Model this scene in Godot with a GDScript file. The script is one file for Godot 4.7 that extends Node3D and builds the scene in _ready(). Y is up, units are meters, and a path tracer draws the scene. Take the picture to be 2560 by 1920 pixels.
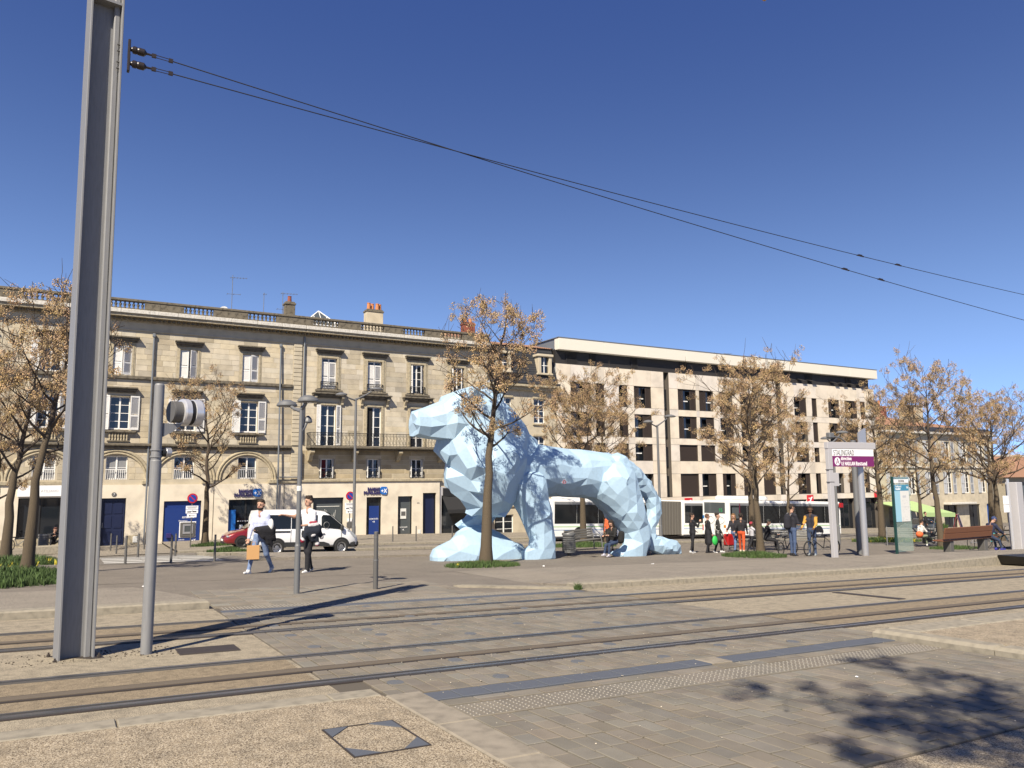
extends Node3D

const GA := 0.030
const GB := 0.0325
var M := {}
var taken := {}
var rng := RandomNumberGenerator.new()

# ---------------------------------------------------------------- terrain: the square falls away from the bridge
func far_level(x: float) -> float:
	var xx := clampf(x, -60.0, 170.0)
	if xx < 13.0:
		return -1.93
	if xx < 22.0:
		return -1.93 - (xx - 13.0) * 0.0245
	return -2.15 - 0.03 * (xx - 22.0)

func gy(x: float, z: float) -> float:
	var p := -GA * clampf(x, -60.0, 170.0) + GB * minf(z, 12.0)
	if z > -30.0:
		return p
	var w := clampf((-30.0 - z) / 16.0, 0.0, 1.0)
	w = w * w * (3.0 - 2.0 * w)
	return (-GA * clampf(x, -60.0, 170.0) + GB * maxf(z, -46.0)) * (1.0 - w) + far_level(x) * w

func gp(x: float, z: float, up := 0.0) -> Vector3:
	return Vector3(x, gy(x, z) + up, z)

# ---------------------------------------------------------------- mesh building
class MB:
	var v := PackedVector3Array()
	var n := PackedVector3Array()
	var c := PackedColorArray()
	var col := Color(1, 1, 1)
	var xf := Transform3D()
	func tri(a: Vector3, b: Vector3, d: Vector3) -> void:   # anticlockwise seen from outside
		var A := xf * a
		var B := xf * b
		var D := xf * d
		var nn := (B - A).cross(D - A)
		if nn.length_squared() < 1e-16:
			return
		nn = nn.normalized()
		v.append(A); v.append(D); v.append(B)
		n.append(nn); n.append(nn); n.append(nn)
		c.append(col); c.append(col); c.append(col)
	func trin(a: Vector3, b: Vector3, d: Vector3, na: Vector3, nb: Vector3, nd: Vector3) -> void:
		v.append(xf * a); v.append(xf * d); v.append(xf * b)
		n.append((xf.basis * na).normalized()); n.append((xf.basis * nd).normalized()); n.append((xf.basis * nb).normalized())
		c.append(col); c.append(col); c.append(col)
	func quad(a: Vector3, b: Vector3, d: Vector3, e: Vector3) -> void:
		tri(a, b, d)
		tri(a, d, e)
	func hexa(p: Array) -> void:   # 0-3 bottom, 4-7 top, anticlockwise from above
		quad(p[3], p[2], p[1], p[0])
		quad(p[4], p[5], p[6], p[7])
		quad(p[0], p[1], p[5], p[4])
		quad(p[1], p[2], p[6], p[5])
		quad(p[2], p[3], p[7], p[6])
		quad(p[3], p[0], p[4], p[7])
	func box(x0: float, x1: float, y0: float, y1: float, z0: float, z1: float, bev := 0.0) -> void:
		if bev <= 0.0:
			hexa([Vector3(x0, y0, z1), Vector3(x1, y0, z1), Vector3(x1, y0, z0), Vector3(x0, y0, z0), Vector3(x0, y1, z1), Vector3(x1, y1, z1), Vector3(x1, y1, z0), Vector3(x0, y1, z0)])
			return
		var b := minf(bev, 0.49 * minf(x1 - x0, minf(y1 - y0, z1 - z0)))
		var lo := Vector3(x0, y0, z0)
		var hi := Vector3(x1, y1, z1)
		var q := {}
		for sx in [0, 1]:
			for sy in [0, 1]:
				for sz in [0, 1]:
					var k := Vector3(hi.x if sx else lo.x, hi.y if sy else lo.y, hi.z if sz else lo.z)
					var ix: float = -b if sx else b
					var iy: float = -b if sy else b
					var iz: float = -b if sz else b
					var id: int = sx * 4 + sy * 2 + sz
					q[id * 3] = k + Vector3(0, iy, iz)
					q[id * 3 + 1] = k + Vector3(ix, 0, iz)
					q[id * 3 + 2] = k + Vector3(ix, iy, 0)
		# ids: sx*4+sy*2+sz
		quad(q[7 * 3], q[5 * 3], q[4 * 3], q[6 * 3])        # +x
		quad(q[2 * 3], q[0 * 3], q[1 * 3], q[3 * 3])        # -x
		quad(q[2 * 3 + 1], q[3 * 3 + 1], q[7 * 3 + 1], q[6 * 3 + 1])   # +y
		quad(q[0 * 3 + 1], q[4 * 3 + 1], q[5 * 3 + 1], q[1 * 3 + 1])   # -y
		quad(q[1 * 3 + 2], q[5 * 3 + 2], q[7 * 3 + 2], q[3 * 3 + 2])   # +z
		quad(q[4 * 3 + 2], q[0 * 3 + 2], q[2 * 3 + 2], q[6 * 3 + 2])   # -z
		var ctr := (lo + hi) * 0.5
		for e in [[0, 1, 0, 1], [2, 3, 0, 1], [4, 5, 0, 1], [6, 7, 0, 1], [0, 2, 0, 2], [1, 3, 0, 2], [4, 6, 0, 2], [5, 7, 0, 2], [0, 4, 1, 2], [1, 5, 1, 2], [2, 6, 1, 2], [3, 7, 1, 2]]:
			var a: Vector3 = q[e[0] * 3 + e[2]]
			var bb: Vector3 = q[e[1] * 3 + e[2]]
			var cc: Vector3 = q[e[1] * 3 + e[3]]
			var dd: Vector3 = q[e[0] * 3 + e[3]]
			if (bb - a).cross(cc - a).dot(a - ctr) > 0.0:
				quad(a, bb, cc, dd)
			else:
				quad(dd, cc, bb, a)
		for id in 8:
			var a: Vector3 = q[id * 3]
			var bb: Vector3 = q[id * 3 + 1]
			var cc: Vector3 = q[id * 3 + 2]
			if (bb - a).cross(cc - a).dot(a - ctr) > 0.0:
				tri(a, bb, cc)
			else:
				tri(a, cc, bb)
	func cbox(ctr: Vector3, s: Vector3, bev := 0.0) -> void:
		box(ctr.x - s.x / 2, ctr.x + s.x / 2, ctr.y - s.y / 2, ctr.y + s.y / 2, ctr.z - s.z / 2, ctr.z + s.z / 2, bev)
	func tube(pts: Array, rad: Array, sides := 8, caps := true) -> void:
		var rings := []
		var nrm := []
		var cnt := pts.size()
		var u := Vector3.ZERO
		for i in cnt:
			var t: Vector3 = (pts[mini(i + 1, cnt - 1)] - pts[maxi(i - 1, 0)])
			t = t.normalized() if t.length() > 1e-9 else Vector3.UP
			if i == 0:
				u = t.cross(Vector3(0.3, 0.1, 1) if absf(t.z) < 0.8 else Vector3(1, 0.2, 0)).normalized()
			else:
				u = (u - t * u.dot(t)).normalized()
			var w := t.cross(u)
			var r: float = rad[mini(i, rad.size() - 1)]
			var ring := []
			var nn := []
			for k in sides:
				var a := TAU * k / sides
				var d := u * cos(a) + w * sin(a)
				ring.append(pts[i] + d * r)
				nn.append(d)
			rings.append(ring)
			nrm.append(nn)
		for i in cnt - 1:
			for k in sides:
				var l := (k + 1) % sides
				trin(rings[i][k], rings[i][l], rings[i + 1][l], nrm[i][k], nrm[i][l], nrm[i + 1][l])
				trin(rings[i][k], rings[i + 1][l], rings[i + 1][k], nrm[i][k], nrm[i + 1][l], nrm[i + 1][k])
		if caps:
			for k in range(1, sides - 1):
				tri(rings[0][0], rings[0][k + 1], rings[0][k])
				tri(rings[cnt - 1][0], rings[cnt - 1][k], rings[cnt - 1][k + 1])
	func rod(a: Vector3, b: Vector3, r: float, sides := 6) -> void:
		tube([a, b], [r, r], sides)
	func beam(a: Vector3, b: Vector3, wide: float, tall: float, up := Vector3.UP) -> void:
		var t := (b - a).normalized()
		var s := t.cross(up).normalized() * wide * 0.5
		var h := s.cross(t).normalized() * tall * 0.5
		hexa([a - s - h, a + s - h, b + s - h, b - s - h, a - s + h, a + s + h, b + s + h, b - s + h])
	func lathe(prof: Array, ctr: Vector3, sides := 12, axis := Basis(), smooth := true) -> void:   # prof: Vector2(radius, height)
		for i in prof.size() - 1:
			var p: Vector2 = prof[i]
			var q: Vector2 = prof[i + 1]
			var d := q - p
			var sl := Vector2(d.y, -d.x).normalized()
			for k in sides:
				var a := TAU * k / sides
				var b := TAU * (k + 1) / sides
				var A := axis * Vector3(p.x * cos(a), p.y, -p.x * sin(a)) + ctr
				var B := axis * Vector3(p.x * cos(b), p.y, -p.x * sin(b)) + ctr
				var D := axis * Vector3(q.x * cos(b), q.y, -q.x * sin(b)) + ctr
				var E := axis * Vector3(q.x * cos(a), q.y, -q.x * sin(a)) + ctr
				if smooth:
					var na := axis * Vector3(sl.x * cos(a), sl.y, -sl.x * sin(a))
					var nb := axis * Vector3(sl.x * cos(b), sl.y, -sl.x * sin(b))
					if p.x > 1e-6:
						trin(A, B, D, na, nb, nb)
					if q.x > 1e-6:
						trin(A, D, E, na, nb, na)
				else:
					quad(A, B, D, E)
	func ball(ctr: Vector3, r: Vector3, seg := 8) -> void:
		for i in seg:
			for k in seg * 2:
				var a0 := PI * i / seg
				var a1 := PI * (i + 1) / seg
				var b0 := TAU * k / (seg * 2)
				var b1 := TAU * (k + 1) / (seg * 2)
				var p := [Vector3(sin(a0) * cos(b0), cos(a0), -sin(a0) * sin(b0)), Vector3(sin(a1) * cos(b0), cos(a1), -sin(a1) * sin(b0)), Vector3(sin(a1) * cos(b1), cos(a1), -sin(a1) * sin(b1)), Vector3(sin(a0) * cos(b1), cos(a0), -sin(a0) * sin(b1))]
				if i < seg - 1:
					trin(ctr + p[0] * r, ctr + p[1] * r, ctr + p[2] * r, p[0] / r, p[1] / r, p[2] / r)
				if i > 0:
					trin(ctr + p[0] * r, ctr + p[2] * r, ctr + p[3] * r, p[0] / r, p[2] / r, p[3] / r)
	func prism(poly: PackedVector2Array, z0: float, z1: float) -> void:   # outline in x, y, pushed along z
		if not Geometry2D.is_polygon_clockwise(poly):
			pass
		else:
			poly = poly.duplicate()
			poly.reverse()
		var t := Geometry2D.triangulate_polygon(poly)
		for i in range(0, t.size(), 3):
			var a := poly[t[i]]
			var b := poly[t[i + 1]]
			var d := poly[t[i + 2]]
			if (b - a).cross(d - a) < 0:
				var s := b
				b = d
				d = s
			tri(Vector3(a.x, a.y, z1), Vector3(b.x, b.y, z1), Vector3(d.x, d.y, z1))
			tri(Vector3(a.x, a.y, z0), Vector3(d.x, d.y, z0), Vector3(b.x, b.y, z0))
		for i in poly.size():
			var a := poly[i]
			var b := poly[(i + 1) % poly.size()]
			quad(Vector3(a.x, a.y, z0), Vector3(b.x, b.y, z0), Vector3(b.x, b.y, z1), Vector3(a.x, a.y, z1))
	func size() -> int:
		return v.size()
	func mesh() -> ArrayMesh:
		var am := ArrayMesh.new()
		if v.size() == 0:
			return am
		var arr := []
		arr.resize(Mesh.ARRAY_MAX)
		arr[Mesh.ARRAY_VERTEX] = v
		arr[Mesh.ARRAY_NORMAL] = n
		arr[Mesh.ARRAY_COLOR] = c
		am.add_surface_from_arrays(Mesh.PRIMITIVE_TRIANGLES, arr)
		return am

# ---------------------------------------------------------------- nodes
func numbered(s: String) -> String:
	if not taken.has(s):
		taken[s] = 0
		return s
	taken[s] += 1
	return "%s_%03d" % [s, taken[s]]

func tag(o: Node3D, label: String, category: String, group := "", kind := "") -> Node3D:
	if label:
		o.set_meta("label", label)
	if category:
		o.set_meta("category", category)
	if group:
		o.set_meta("group", group)
	if kind:
		o.set_meta("kind", kind)
	return o

func thing(called: String, label: String, category: String, at := Vector3.ZERO, turn := 0.0, group := "") -> Node3D:
	var o := Node3D.new()
	o.name = numbered(called)
	add_child(o)
	o.position = at
	o.rotation.y = turn
	tag(o, label, category, group)
	return o

func part(called: String, mb: MB, m: Material, parent: Node3D, label := "") -> MeshInstance3D:
	return partm(called, mb.mesh(), m, parent, label)

func partm(called: String, am: Mesh, m: Material, parent: Node3D, label := "") -> MeshInstance3D:
	var o := MeshInstance3D.new()
	o.name = called
	o.mesh = am
	o.material_override = m
	parent.add_child(o, true)
	if label:
		o.set_meta("label", label)
	return o

func single(called: String, mb: MB, m: Material, label: String, category: String, at := Vector3.ZERO, turn := 0.0, group := "") -> MeshInstance3D:
	var o := MeshInstance3D.new()
	o.name = numbered(called)
	o.mesh = mb.mesh()
	o.material_override = m
	add_child(o)
	o.position = at
	o.rotation.y = turn
	tag(o, label, category, group)
	return o

func struct(called: String, mb: MB, m: Material, label: String, category: String) -> MeshInstance3D:
	var o := single(called, mb, m, label, category)
	o.set_meta("kind", "structure")
	return o

func copy(o: Node3D, label: String, at: Vector3, turn := 0.0) -> Node3D:
	var c: Node3D = o.duplicate()
	c.name = numbered(String(o.name).rstrip("0123456789").rstrip("_"))
	add_child(c)
	c.position = at
	c.rotation.y = turn
	c.set_meta("label", label)
	return c

func letters(called: String, text: String, size: float, m: Material, parent: Node3D, at: Vector3, turn := 0.0, depth := 0.01, font := "Droid Sans", weight := 400, fit := 0.0) -> MeshInstance3D:
	var t := TextMesh.new()
	var f := SystemFont.new()
	f.font_names = PackedStringArray([font])
	f.font_weight = weight
	t.font = f
	t.text = text
	t.font_size = 40
	t.pixel_size = size / 29.0
	t.depth = depth
	t.curve_step = 1.0
	var o := MeshInstance3D.new()
	o.name = called
	o.mesh = t
	o.material_override = m
	parent.add_child(o, true)
	o.position = at
	o.rotation.y = turn
	if fit > 0.0:
		var w := t.get_aabb().size.x
		if w > 0.0:
			o.scale.x = fit / w
	return o

# ---------------------------------------------------------------- materials
func noise_tex(freq: float, kind: int, ramp: Array, size := 512, seed_ := 1, octaves := 4, normal := 0.0) -> NoiseTexture2D:
	var f := FastNoiseLite.new()
	f.noise_type = kind
	f.frequency = freq
	f.seed = seed_
	f.fractal_octaves = octaves
	if kind == FastNoiseLite.TYPE_CELLULAR:
		f.cellular_return_type = FastNoiseLite.RETURN_CELL_VALUE if normal == 0.0 else FastNoiseLite.RETURN_DISTANCE
		f.fractal_type = FastNoiseLite.FRACTAL_NONE
	var t := NoiseTexture2D.new()
	t.width = size
	t.height = size
	t.seamless = true
	t.noise = f
	if normal > 0.0:
		t.as_normal_map = true
		t.bump_strength = normal
	elif ramp:
		var g := Gradient.new()
		var offs := PackedFloat32Array()
		var cols := PackedColorArray()
		for r in ramp:
			offs.append(r[0])
			cols.append(r[1] if r[1] is Color else Color(r[1], r[1], r[1]))
		g.offsets = offs
		g.colors = cols
		t.color_ramp = g
	return t

func mat(key: String, r: float, g: float, b: float, rough := 0.8, metal := 0.0, spec := 0.5) -> StandardMaterial3D:
	var m := StandardMaterial3D.new()
	m.resource_name = key
	m.albedo_color = Color(r, g, b).linear_to_srgb()
	m.roughness = rough
	m.metallic = metal
	m.metallic_specular = spec
	M[key] = m
	return m

func textured(m: StandardMaterial3D, t: Texture2D, tile: float, nm: Texture2D = null, ns := 1.0) -> StandardMaterial3D:
	m.uv1_triplanar = true
	m.uv1_world_triplanar = true
	m.uv1_scale = Vector3.ONE / tile
	m.albedo_texture = t
	if nm:
		m.normal_enabled = true
		m.normal_texture = nm
		m.normal_scale = ns
	return m

func broad(m: StandardMaterial3D, t: Texture2D, tile: float) -> StandardMaterial3D:
	m.detail_enabled = true
	m.detail_blend_mode = BaseMaterial3D.BLEND_MODE_MUL
	m.detail_albedo = t
	m.detail_uv_layer = BaseMaterial3D.DETAIL_UV_2
	m.uv2_triplanar = true
	m.uv2_world_triplanar = true
	m.uv2_scale = Vector3.ONE / tile
	return m

func vcol(m: StandardMaterial3D) -> StandardMaterial3D:
	m.vertex_color_use_as_albedo = true
	return m

func materials() -> void:
	var S := FastNoiseLite.TYPE_SIMPLEX_SMOOTH
	var C := FastNoiseLite.TYPE_CELLULAR
	var grain := noise_tex(0.16, S, [[0.0, 0.85], [0.35, 0.94], [0.65, 0.98], [1.0, 1.0]], 512, 3, 3)
	var speck := noise_tex(0.22, C, [[0.0, 0.45], [0.25, 0.66], [0.6, 0.84], [1.0, 1.0]], 1024, 5)
	var pebble := noise_tex(0.085, C, [[0.0, Color(0.36, 0.33, 0.29)], [0.2, Color(0.62, 0.58, 0.52)], [0.45, Color(0.76, 0.72, 0.65)], [0.7, Color(0.88, 0.85, 0.79)], [1.0, Color(1, 0.98, 0.94)]], 1024, 9)
	var pebble_n := noise_tex(0.085, C, [], 1024, 9, 1, 5.0)
	var blot := noise_tex(0.012, S, [[0.1, 0.90], [0.5, 0.965], [0.9, 1.0]], 512, 7, 6)
	var blot2 := noise_tex(0.02, S, [[0.05, 0.80], [0.5, 0.94], [0.95, 1.0]], 512, 21, 6)
	var streak := noise_tex(0.01, S, [[0.0, 0.55], [0.4, 0.9], [1.0, 1.0]], 512, 23, 5)
	var soft_n := noise_tex(0.12, S, [], 512, 4, 3, 1.2)
	var bark_n := noise_tex(0.04, S, [], 512, 8, 4, 6.0)
	broad(textured(mat("asphalt", 0.30, 0.26, 0.21, 0.92), speck, 1.1, soft_n, 0.5), blot, 9.0)
	broad(textured(mat("road", 0.285, 0.255, 0.215, 0.92), speck, 1.3, soft_n, 0.4), blot, 11.0)
	broad(textured(mat("pavement", 0.40, 0.35, 0.28, 0.92), speck, 1.4, soft_n, 0.4), blot, 8.0)
	broad(textured(mat("aggregate", 0.55, 0.495, 0.41, 0.9), pebble, 0.62, pebble_n, 0.7), blot2, 3.0)
	broad(textured(mat("track_gravel", 0.52, 0.445, 0.32, 0.92), speck, 0.8, soft_n, 0.9), blot2, 2.6)
	broad(textured(mat("rust_gravel", 0.41, 0.325, 0.21, 0.95), speck, 0.7, soft_n, 0.9), blot2, 1.7)
	broad(textured(mat("concrete", 0.31, 0.27, 0.21, 0.9), grain, 0.6, soft_n, 0.5), blot2, 2.3)
	broad(textured(mat("kerb_stone", 0.32, 0.285, 0.22, 0.9), grain, 0.5, soft_n, 0.7), blot2, 1.6)
	broad(textured(vcol(mat("paver", 1, 1, 1, 0.88)), grain, 0.45, soft_n, 0.5), blot, 3.0)
	broad(textured(vcol(mat("ashlar", 1, 1, 1, 0.9)), grain, 0.9, soft_n, 0.4), blot, 5.0)
	textured(mat("joint", 0.10, 0.085, 0.065, 0.95), grain, 0.4)
	textured(mat("blue_slab", 0.095, 0.105, 0.125, 0.7), grain, 0.5, soft_n, 0.4)
	textured(mat("stud_grey", 0.135, 0.14, 0.145, 0.6, 0.1), grain, 0.4)
	mat("steel_stud", 0.24, 0.22, 0.185, 0.5, 0.3)
	textured(mat("rail_side", 0.075, 0.062, 0.055, 0.6, 0.5), grain, 0.6)
	textured(mat("rail_top", 0.30, 0.30, 0.30, 0.32, 0.85), grain, 0.9)
	textured(mat("power_strip", 0.13, 0.105, 0.075, 0.8), grain, 0.8)
	textured(mat("white_paint", 0.55, 0.54, 0.5, 0.85), grain, 0.5)
	# buildings
	broad(textured(mat("lime_wall", 0.53, 0.465, 0.345, 0.9), grain, 1.0, soft_n, 0.3), blot, 6.0)
	broad(textured(mat("lime_smooth", 0.56, 0.485, 0.355, 0.9), grain, 1.4, soft_n, 0.2), blot, 7.0)
	broad(textured(mat("lime_trim", 0.45, 0.385, 0.265, 0.9), grain, 0.8, soft_n, 0.4), blot2, 2.5)
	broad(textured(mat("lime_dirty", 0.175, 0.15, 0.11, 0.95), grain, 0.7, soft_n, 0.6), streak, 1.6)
	broad(textured(mat("shop_render", 0.74, 0.66, 0.525, 0.88), grain, 1.6), blot, 8.0)
	broad(textured(mat("cornice_white", 0.66, 0.63, 0.56, 0.7), grain, 1.0), blot2, 2.0)
	broad(textured(vcol(mat("cladding", 1, 1, 1, 0.8)), grain, 2.0), blot, 9.0)
	textured(mat("cladding_joint", 0.10, 0.085, 0.07, 0.9), grain, 0.5)
	textured(mat("fascia", 0.72, 0.675, 0.575, 0.75), grain, 3.0)
	textured(mat("attic_dark", 0.022, 0.019, 0.018, 0.7), grain, 1.0)
	mat("louvre_brown", 0.040, 0.028, 0.022, 0.65)
	mat("louvre_dark", 0.022, 0.02, 0.02, 0.6)
	mat("glass", 0.012, 0.015, 0.02, 0.06, 0.0, 0.6)
	mat("glass_curtain", 0.22, 0.22, 0.215, 0.2)
	mat("glass_blue", 0.012, 0.03, 0.09, 0.08)
	mat("glass_grey", 0.07, 0.08, 0.085, 0.1)
	mat("window_white", 0.72, 0.71, 0.68, 0.5)
	textured(mat("shutter_white", 0.74, 0.73, 0.70, 0.55), grain, 1.0)
	mat("shutter_grey", 0.45, 0.46, 0.47, 0.6)
	mat("curtain_red", 0.10, 0.008, 0.015, 0.9)
	mat("iron", 0.012, 0.012, 0.013, 0.5, 0.3)
	mat("door_blue", 0.006, 0.011, 0.042, 0.45)
	mat("bank_blue", 0.010, 0.032, 0.16, 0.4)
	mat("bank_bright", 0.015, 0.12, 0.42, 0.35)
	mat("bank_purple", 0.025, 0.018, 0.11, 0.45)
	mat("white", 0.78, 0.78, 0.78, 0.5)
	mat("paper", 0.6, 0.6, 0.57, 0.8)
	mat("black", 0.012, 0.012, 0.013, 0.6)
	mat("interior", 0.010, 0.010, 0.011, 0.9)
	broad(textured(mat("slate", 0.035, 0.037, 0.042, 0.6), grain, 0.5), blot2, 2.0)
	broad(textured(mat("terracotta", 0.30, 0.165, 0.105, 0.85), grain, 0.5), blot2, 1.2)
	textured(mat("brick_red", 0.25, 0.075, 0.045, 0.85), grain, 0.4)
	textured(mat("pot", 0.52, 0.20, 0.075, 0.8), grain, 0.4)
	textured(mat("zinc", 0.20, 0.215, 0.23, 0.5, 0.3), grain, 0.8)
	# metal street furniture
	textured(mat("pole_grey", 0.215, 0.217, 0.222, 0.55, 0.1), noise_tex(0.03, S, [[0.1, 0.93], [0.45, 0.98], [0.8, 1.0]], 512, 31, 5), 1.0).uv1_scale = Vector3(2.6, 0.22, 2.6)
	textured(mat("post_grey", 0.165, 0.168, 0.17, 0.5, 0.2), grain, 0.3)
	textured(mat("post_dark", 0.11, 0.106, 0.10, 0.6, 0.1), grain, 0.3)
	textured(mat("alu", 0.50, 0.50, 0.51, 0.35, 0.6), grain, 0.3)
	mat("alu_bright", 0.62, 0.62, 0.63, 0.3, 0.5)
	mat("lamp_glass", 0.22, 0.22, 0.22, 0.25)
	textured(mat("sign_grey", 0.43, 0.42, 0.43, 0.55), grain, 1.2)
	mat("violet", 0.16, 0.012, 0.105, 0.5)
	mat("sign_text", 0.03, 0.03, 0.03, 0.6)
	mat("cable", 0.012, 0.012, 0.014, 0.6)
	mat("insulator", 0.02, 0.014, 0.013, 0.4)
	mat("red_sign", 0.42, 0.012, 0.02, 0.45)
	mat("blue_sign", 0.012, 0.04, 0.28, 0.45)
	textured(mat("bench_wood", 0.155, 0.062, 0.028, 0.6), grain, 0.25)
	textured(mat("bench_grey", 0.135, 0.13, 0.115, 0.65), grain, 0.3)
	mat("totem_blue", 0.05, 0.22, 0.34, 0.4)
	mat("totem_pale", 0.28, 0.50, 0.60, 0.4)
	mat("planter_black", 0.014, 0.014, 0.015, 0.5)
	var gl := mat("clear_glass", 0.35, 0.5, 0.45, 0.03)
	gl.transparency = BaseMaterial3D.TRANSPARENCY_ALPHA
	gl.albedo_color.a = 0.22
	var gt := mat("car_glass", 0.02, 0.03, 0.03, 0.03)
	gt.transparency = BaseMaterial3D.TRANSPARENCY_ALPHA
	gt.albedo_color.a = 0.55
	# vehicles
	var vw := mat("van_white", 0.74, 0.75, 0.76, 0.3)
	vw.clearcoat_enabled = true
	vw.clearcoat = 0.6
	vw.clearcoat_roughness = 0.08
	var cr := mat("car_red", 0.20, 0.012, 0.015, 0.28, 0.25)
	cr.clearcoat_enabled = true
	cr.clearcoat = 1.0
	cr.clearcoat_roughness = 0.05
	var cg := mat("car_grey", 0.10, 0.115, 0.12, 0.3, 0.4)
	cg.clearcoat_enabled = true
	mat("bus_white", 0.72, 0.72, 0.70, 0.35)
	mat("bus_grey", 0.17, 0.175, 0.18, 0.5)
	mat("bus_glass", 0.010, 0.012, 0.014, 0.07)
	textured(mat("bellows", 0.125, 0.115, 0.10, 0.85), grain, 0.6)
	mat("bus_green", 0.20, 0.45, 0.10, 0.4)
	mat("bus_blue", 0.03, 0.15, 0.38, 0.4)
	mat("bus_wine", 0.12, 0.006, 0.02, 0.4)
	mat("tyre", 0.018, 0.018, 0.018, 0.85)
	mat("trim", 0.022, 0.023, 0.024, 0.65)
	mat("rim", 0.30, 0.30, 0.31, 0.35, 0.7)
	mat("rim_dark", 0.02, 0.02, 0.021, 0.4, 0.4)
	mat("headlight", 0.35, 0.37, 0.4, 0.1, 0.2)
	mat("lamp_red", 0.32, 0.01, 0.01, 0.3)
	mat("lamp_amber", 0.5, 0.2, 0.02, 0.3)
	mat("led_green", 0.02, 0.25, 0.08, 0.4)
	mat("bike_black", 0.015, 0.015, 0.016, 0.45)
	mat("bike_cyan", 0.05, 0.42, 0.50, 0.4)
	# sculpture, plants, people
	textured(mat("sculpture_blue", 0.36, 0.50, 0.625, 0.6), noise_tex(0.05, S, [[0.0, 0.93], [0.5, 0.98], [1.0, 1.0]], 256, 2, 3), 1.6)
	textured(mat("bark", 0.155, 0.118, 0.075, 0.95), noise_tex(0.05, S, [[0.2, 0.5], [0.5, 0.8], [0.8, 1.0]], 512, 13, 4), 0.5, bark_n, 1.0)
	mat("twig", 0.065, 0.048, 0.034, 0.95)
	vcol(mat("berry", 1, 1, 1, 0.75))
	vcol(mat("leafage", 1, 1, 1, 0.8)).backlight = Color(0.2, 0.25, 0.1)
	var fold_n := noise_tex(0.03, S, [], 256, 17, 3, 5.0)
	textured(vcol(mat("person", 1, 1, 1, 0.85)), grain, 0.4, fold_n, 0.9).uv1_world_triplanar = false
	textured(vcol(mat("cloth", 1, 1, 1, 0.95)), grain, 0.4, fold_n, 1.0).uv1_world_triplanar = false
	mat("kraft", 0.45, 0.255, 0.105, 0.85)
	mat("orange", 0.62, 0.12, 0.035, 0.8)
	mat("green_bag", 0.03, 0.42, 0.07, 0.6)
	mat("phone", 0.35, 0.36, 0.38, 0.3)
	mat("awning_green", 0.34, 0.46, 0.20, 0.8)
	mat("awning_black", 0.014, 0.014, 0.015, 0.8)
	mat("blue_door", 0.008, 0.075, 0.30, 0.5)
	mat("slate_board", 0.02, 0.02, 0.02, 0.8)
	mat("lozenge_red", 0.50, 0.015, 0.02, 0.4)

func _ready() -> void:
	rng.seed = 4711
	var cam := Camera3D.new()
	cam.name = "camera"
	cam.fov = 53.66
	cam.near = 0.05
	cam.far = 900.0
	cam.position = Vector3(0, 1.55, 0)
	cam.rotation_degrees = Vector3(7.314, -30.0, -0.5)
	cam.current = true
	add_child(cam)
	var env := Environment.new()
	env.background_mode = Environment.BG_SKY
	env.tonemap_mode = Environment.TONE_MAPPER_LINEAR
	env.tonemap_exposure = 1.75
	env.sdfgi_enabled = true
	env.ssao_enabled = true
	env.ssil_enabled = true
	var sky := Sky.new()
	var sm := ProceduralSkyMaterial.new()
	sm.sky_top_color = Color(0.022, 0.048, 0.164).linear_to_srgb()
	sm.sky_horizon_color = Color(0.335, 0.56, 1.0).linear_to_srgb()
	sm.sky_curve = 0.128
	sm.ground_bottom_color = Color(0.22, 0.19, 0.15).linear_to_srgb()
	sm.ground_horizon_color = Color(0.22, 0.30, 0.42).linear_to_srgb()
	sm.sun_angle_max = 4.0
	sky.sky_material = sm
	env.sky = sky
	var we := WorldEnvironment.new()
	we.name = "world"
	we.environment = env
	add_child(we)
	var sun := DirectionalLight3D.new()
	sun.name = "sun"
	sun.light_energy = 1.6
	sun.light_color = Color(1.0, 0.955, 0.88)
	sun.light_angular_distance = 0.5
	sun.shadow_enabled = true
	sun.basis = Basis.looking_at(Vector3(0.535, -0.695, -0.481), Vector3.UP)
	add_child(sun)
	materials()
	ground()
	tracks()
	crossing()
	buildings()
	sculpture()
	trees()
	furniture()
	vehicles()
	people()

# ---------------------------------------------------------------- ground
func sheet(mb: MB, x0: float, x1: float, z0: float, z1: float, up: float, sx: float, sz: float) -> void:
	var nx := maxi(1, int(ceil((x1 - x0) / sx)))
	var nz := maxi(1, int(ceil((z1 - z0) / sz)))
	for i in nx:
		for k in nz:
			var a := lerpf(x0, x1, float(i) / nx)
			var b := lerpf(x0, x1, float(i + 1) / nx)
			var e := lerpf(z0, z1, float(k) / nz)
			var f := lerpf(z0, z1, float(k + 1) / nz)
			mb.quad(gp(a, f, up), gp(b, f, up), gp(b, e, up), gp(a, e, up))

# a slab whose top and foot follow the ground; c is a chamfer on the top edges
func slab(mb: MB, x0: float, x1: float, z0: float, z1: float, lo: float, hi: float, c := 0.0, hi2 := -99.0) -> void:
	var h2 := hi if hi2 < -50.0 else hi2      # height at x1
	var p := [gp(x0, z1, lo), gp(x1, z1, lo), gp(x1, z0, lo), gp(x0, z0, lo)]
	var m := [gp(x0, z1, hi - c), gp(x1, z1, h2 - c), gp(x1, z0, h2 - c), gp(x0, z0, hi - c)]
	var t := [gp(x0 + c, z1 - c, hi), gp(x1 - c, z1 - c, h2), gp(x1 - c, z0 + c, h2), gp(x0 + c, z0 + c, hi)]
	mb.quad(t[0], t[1], t[2], t[3])
	for i in 4:
		var j := (i + 1) % 4
		mb.quad(p[i], p[j], m[j], m[i])
		if c > 0.0:
			mb.quad(m[i], m[j], t[j], t[i])

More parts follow.
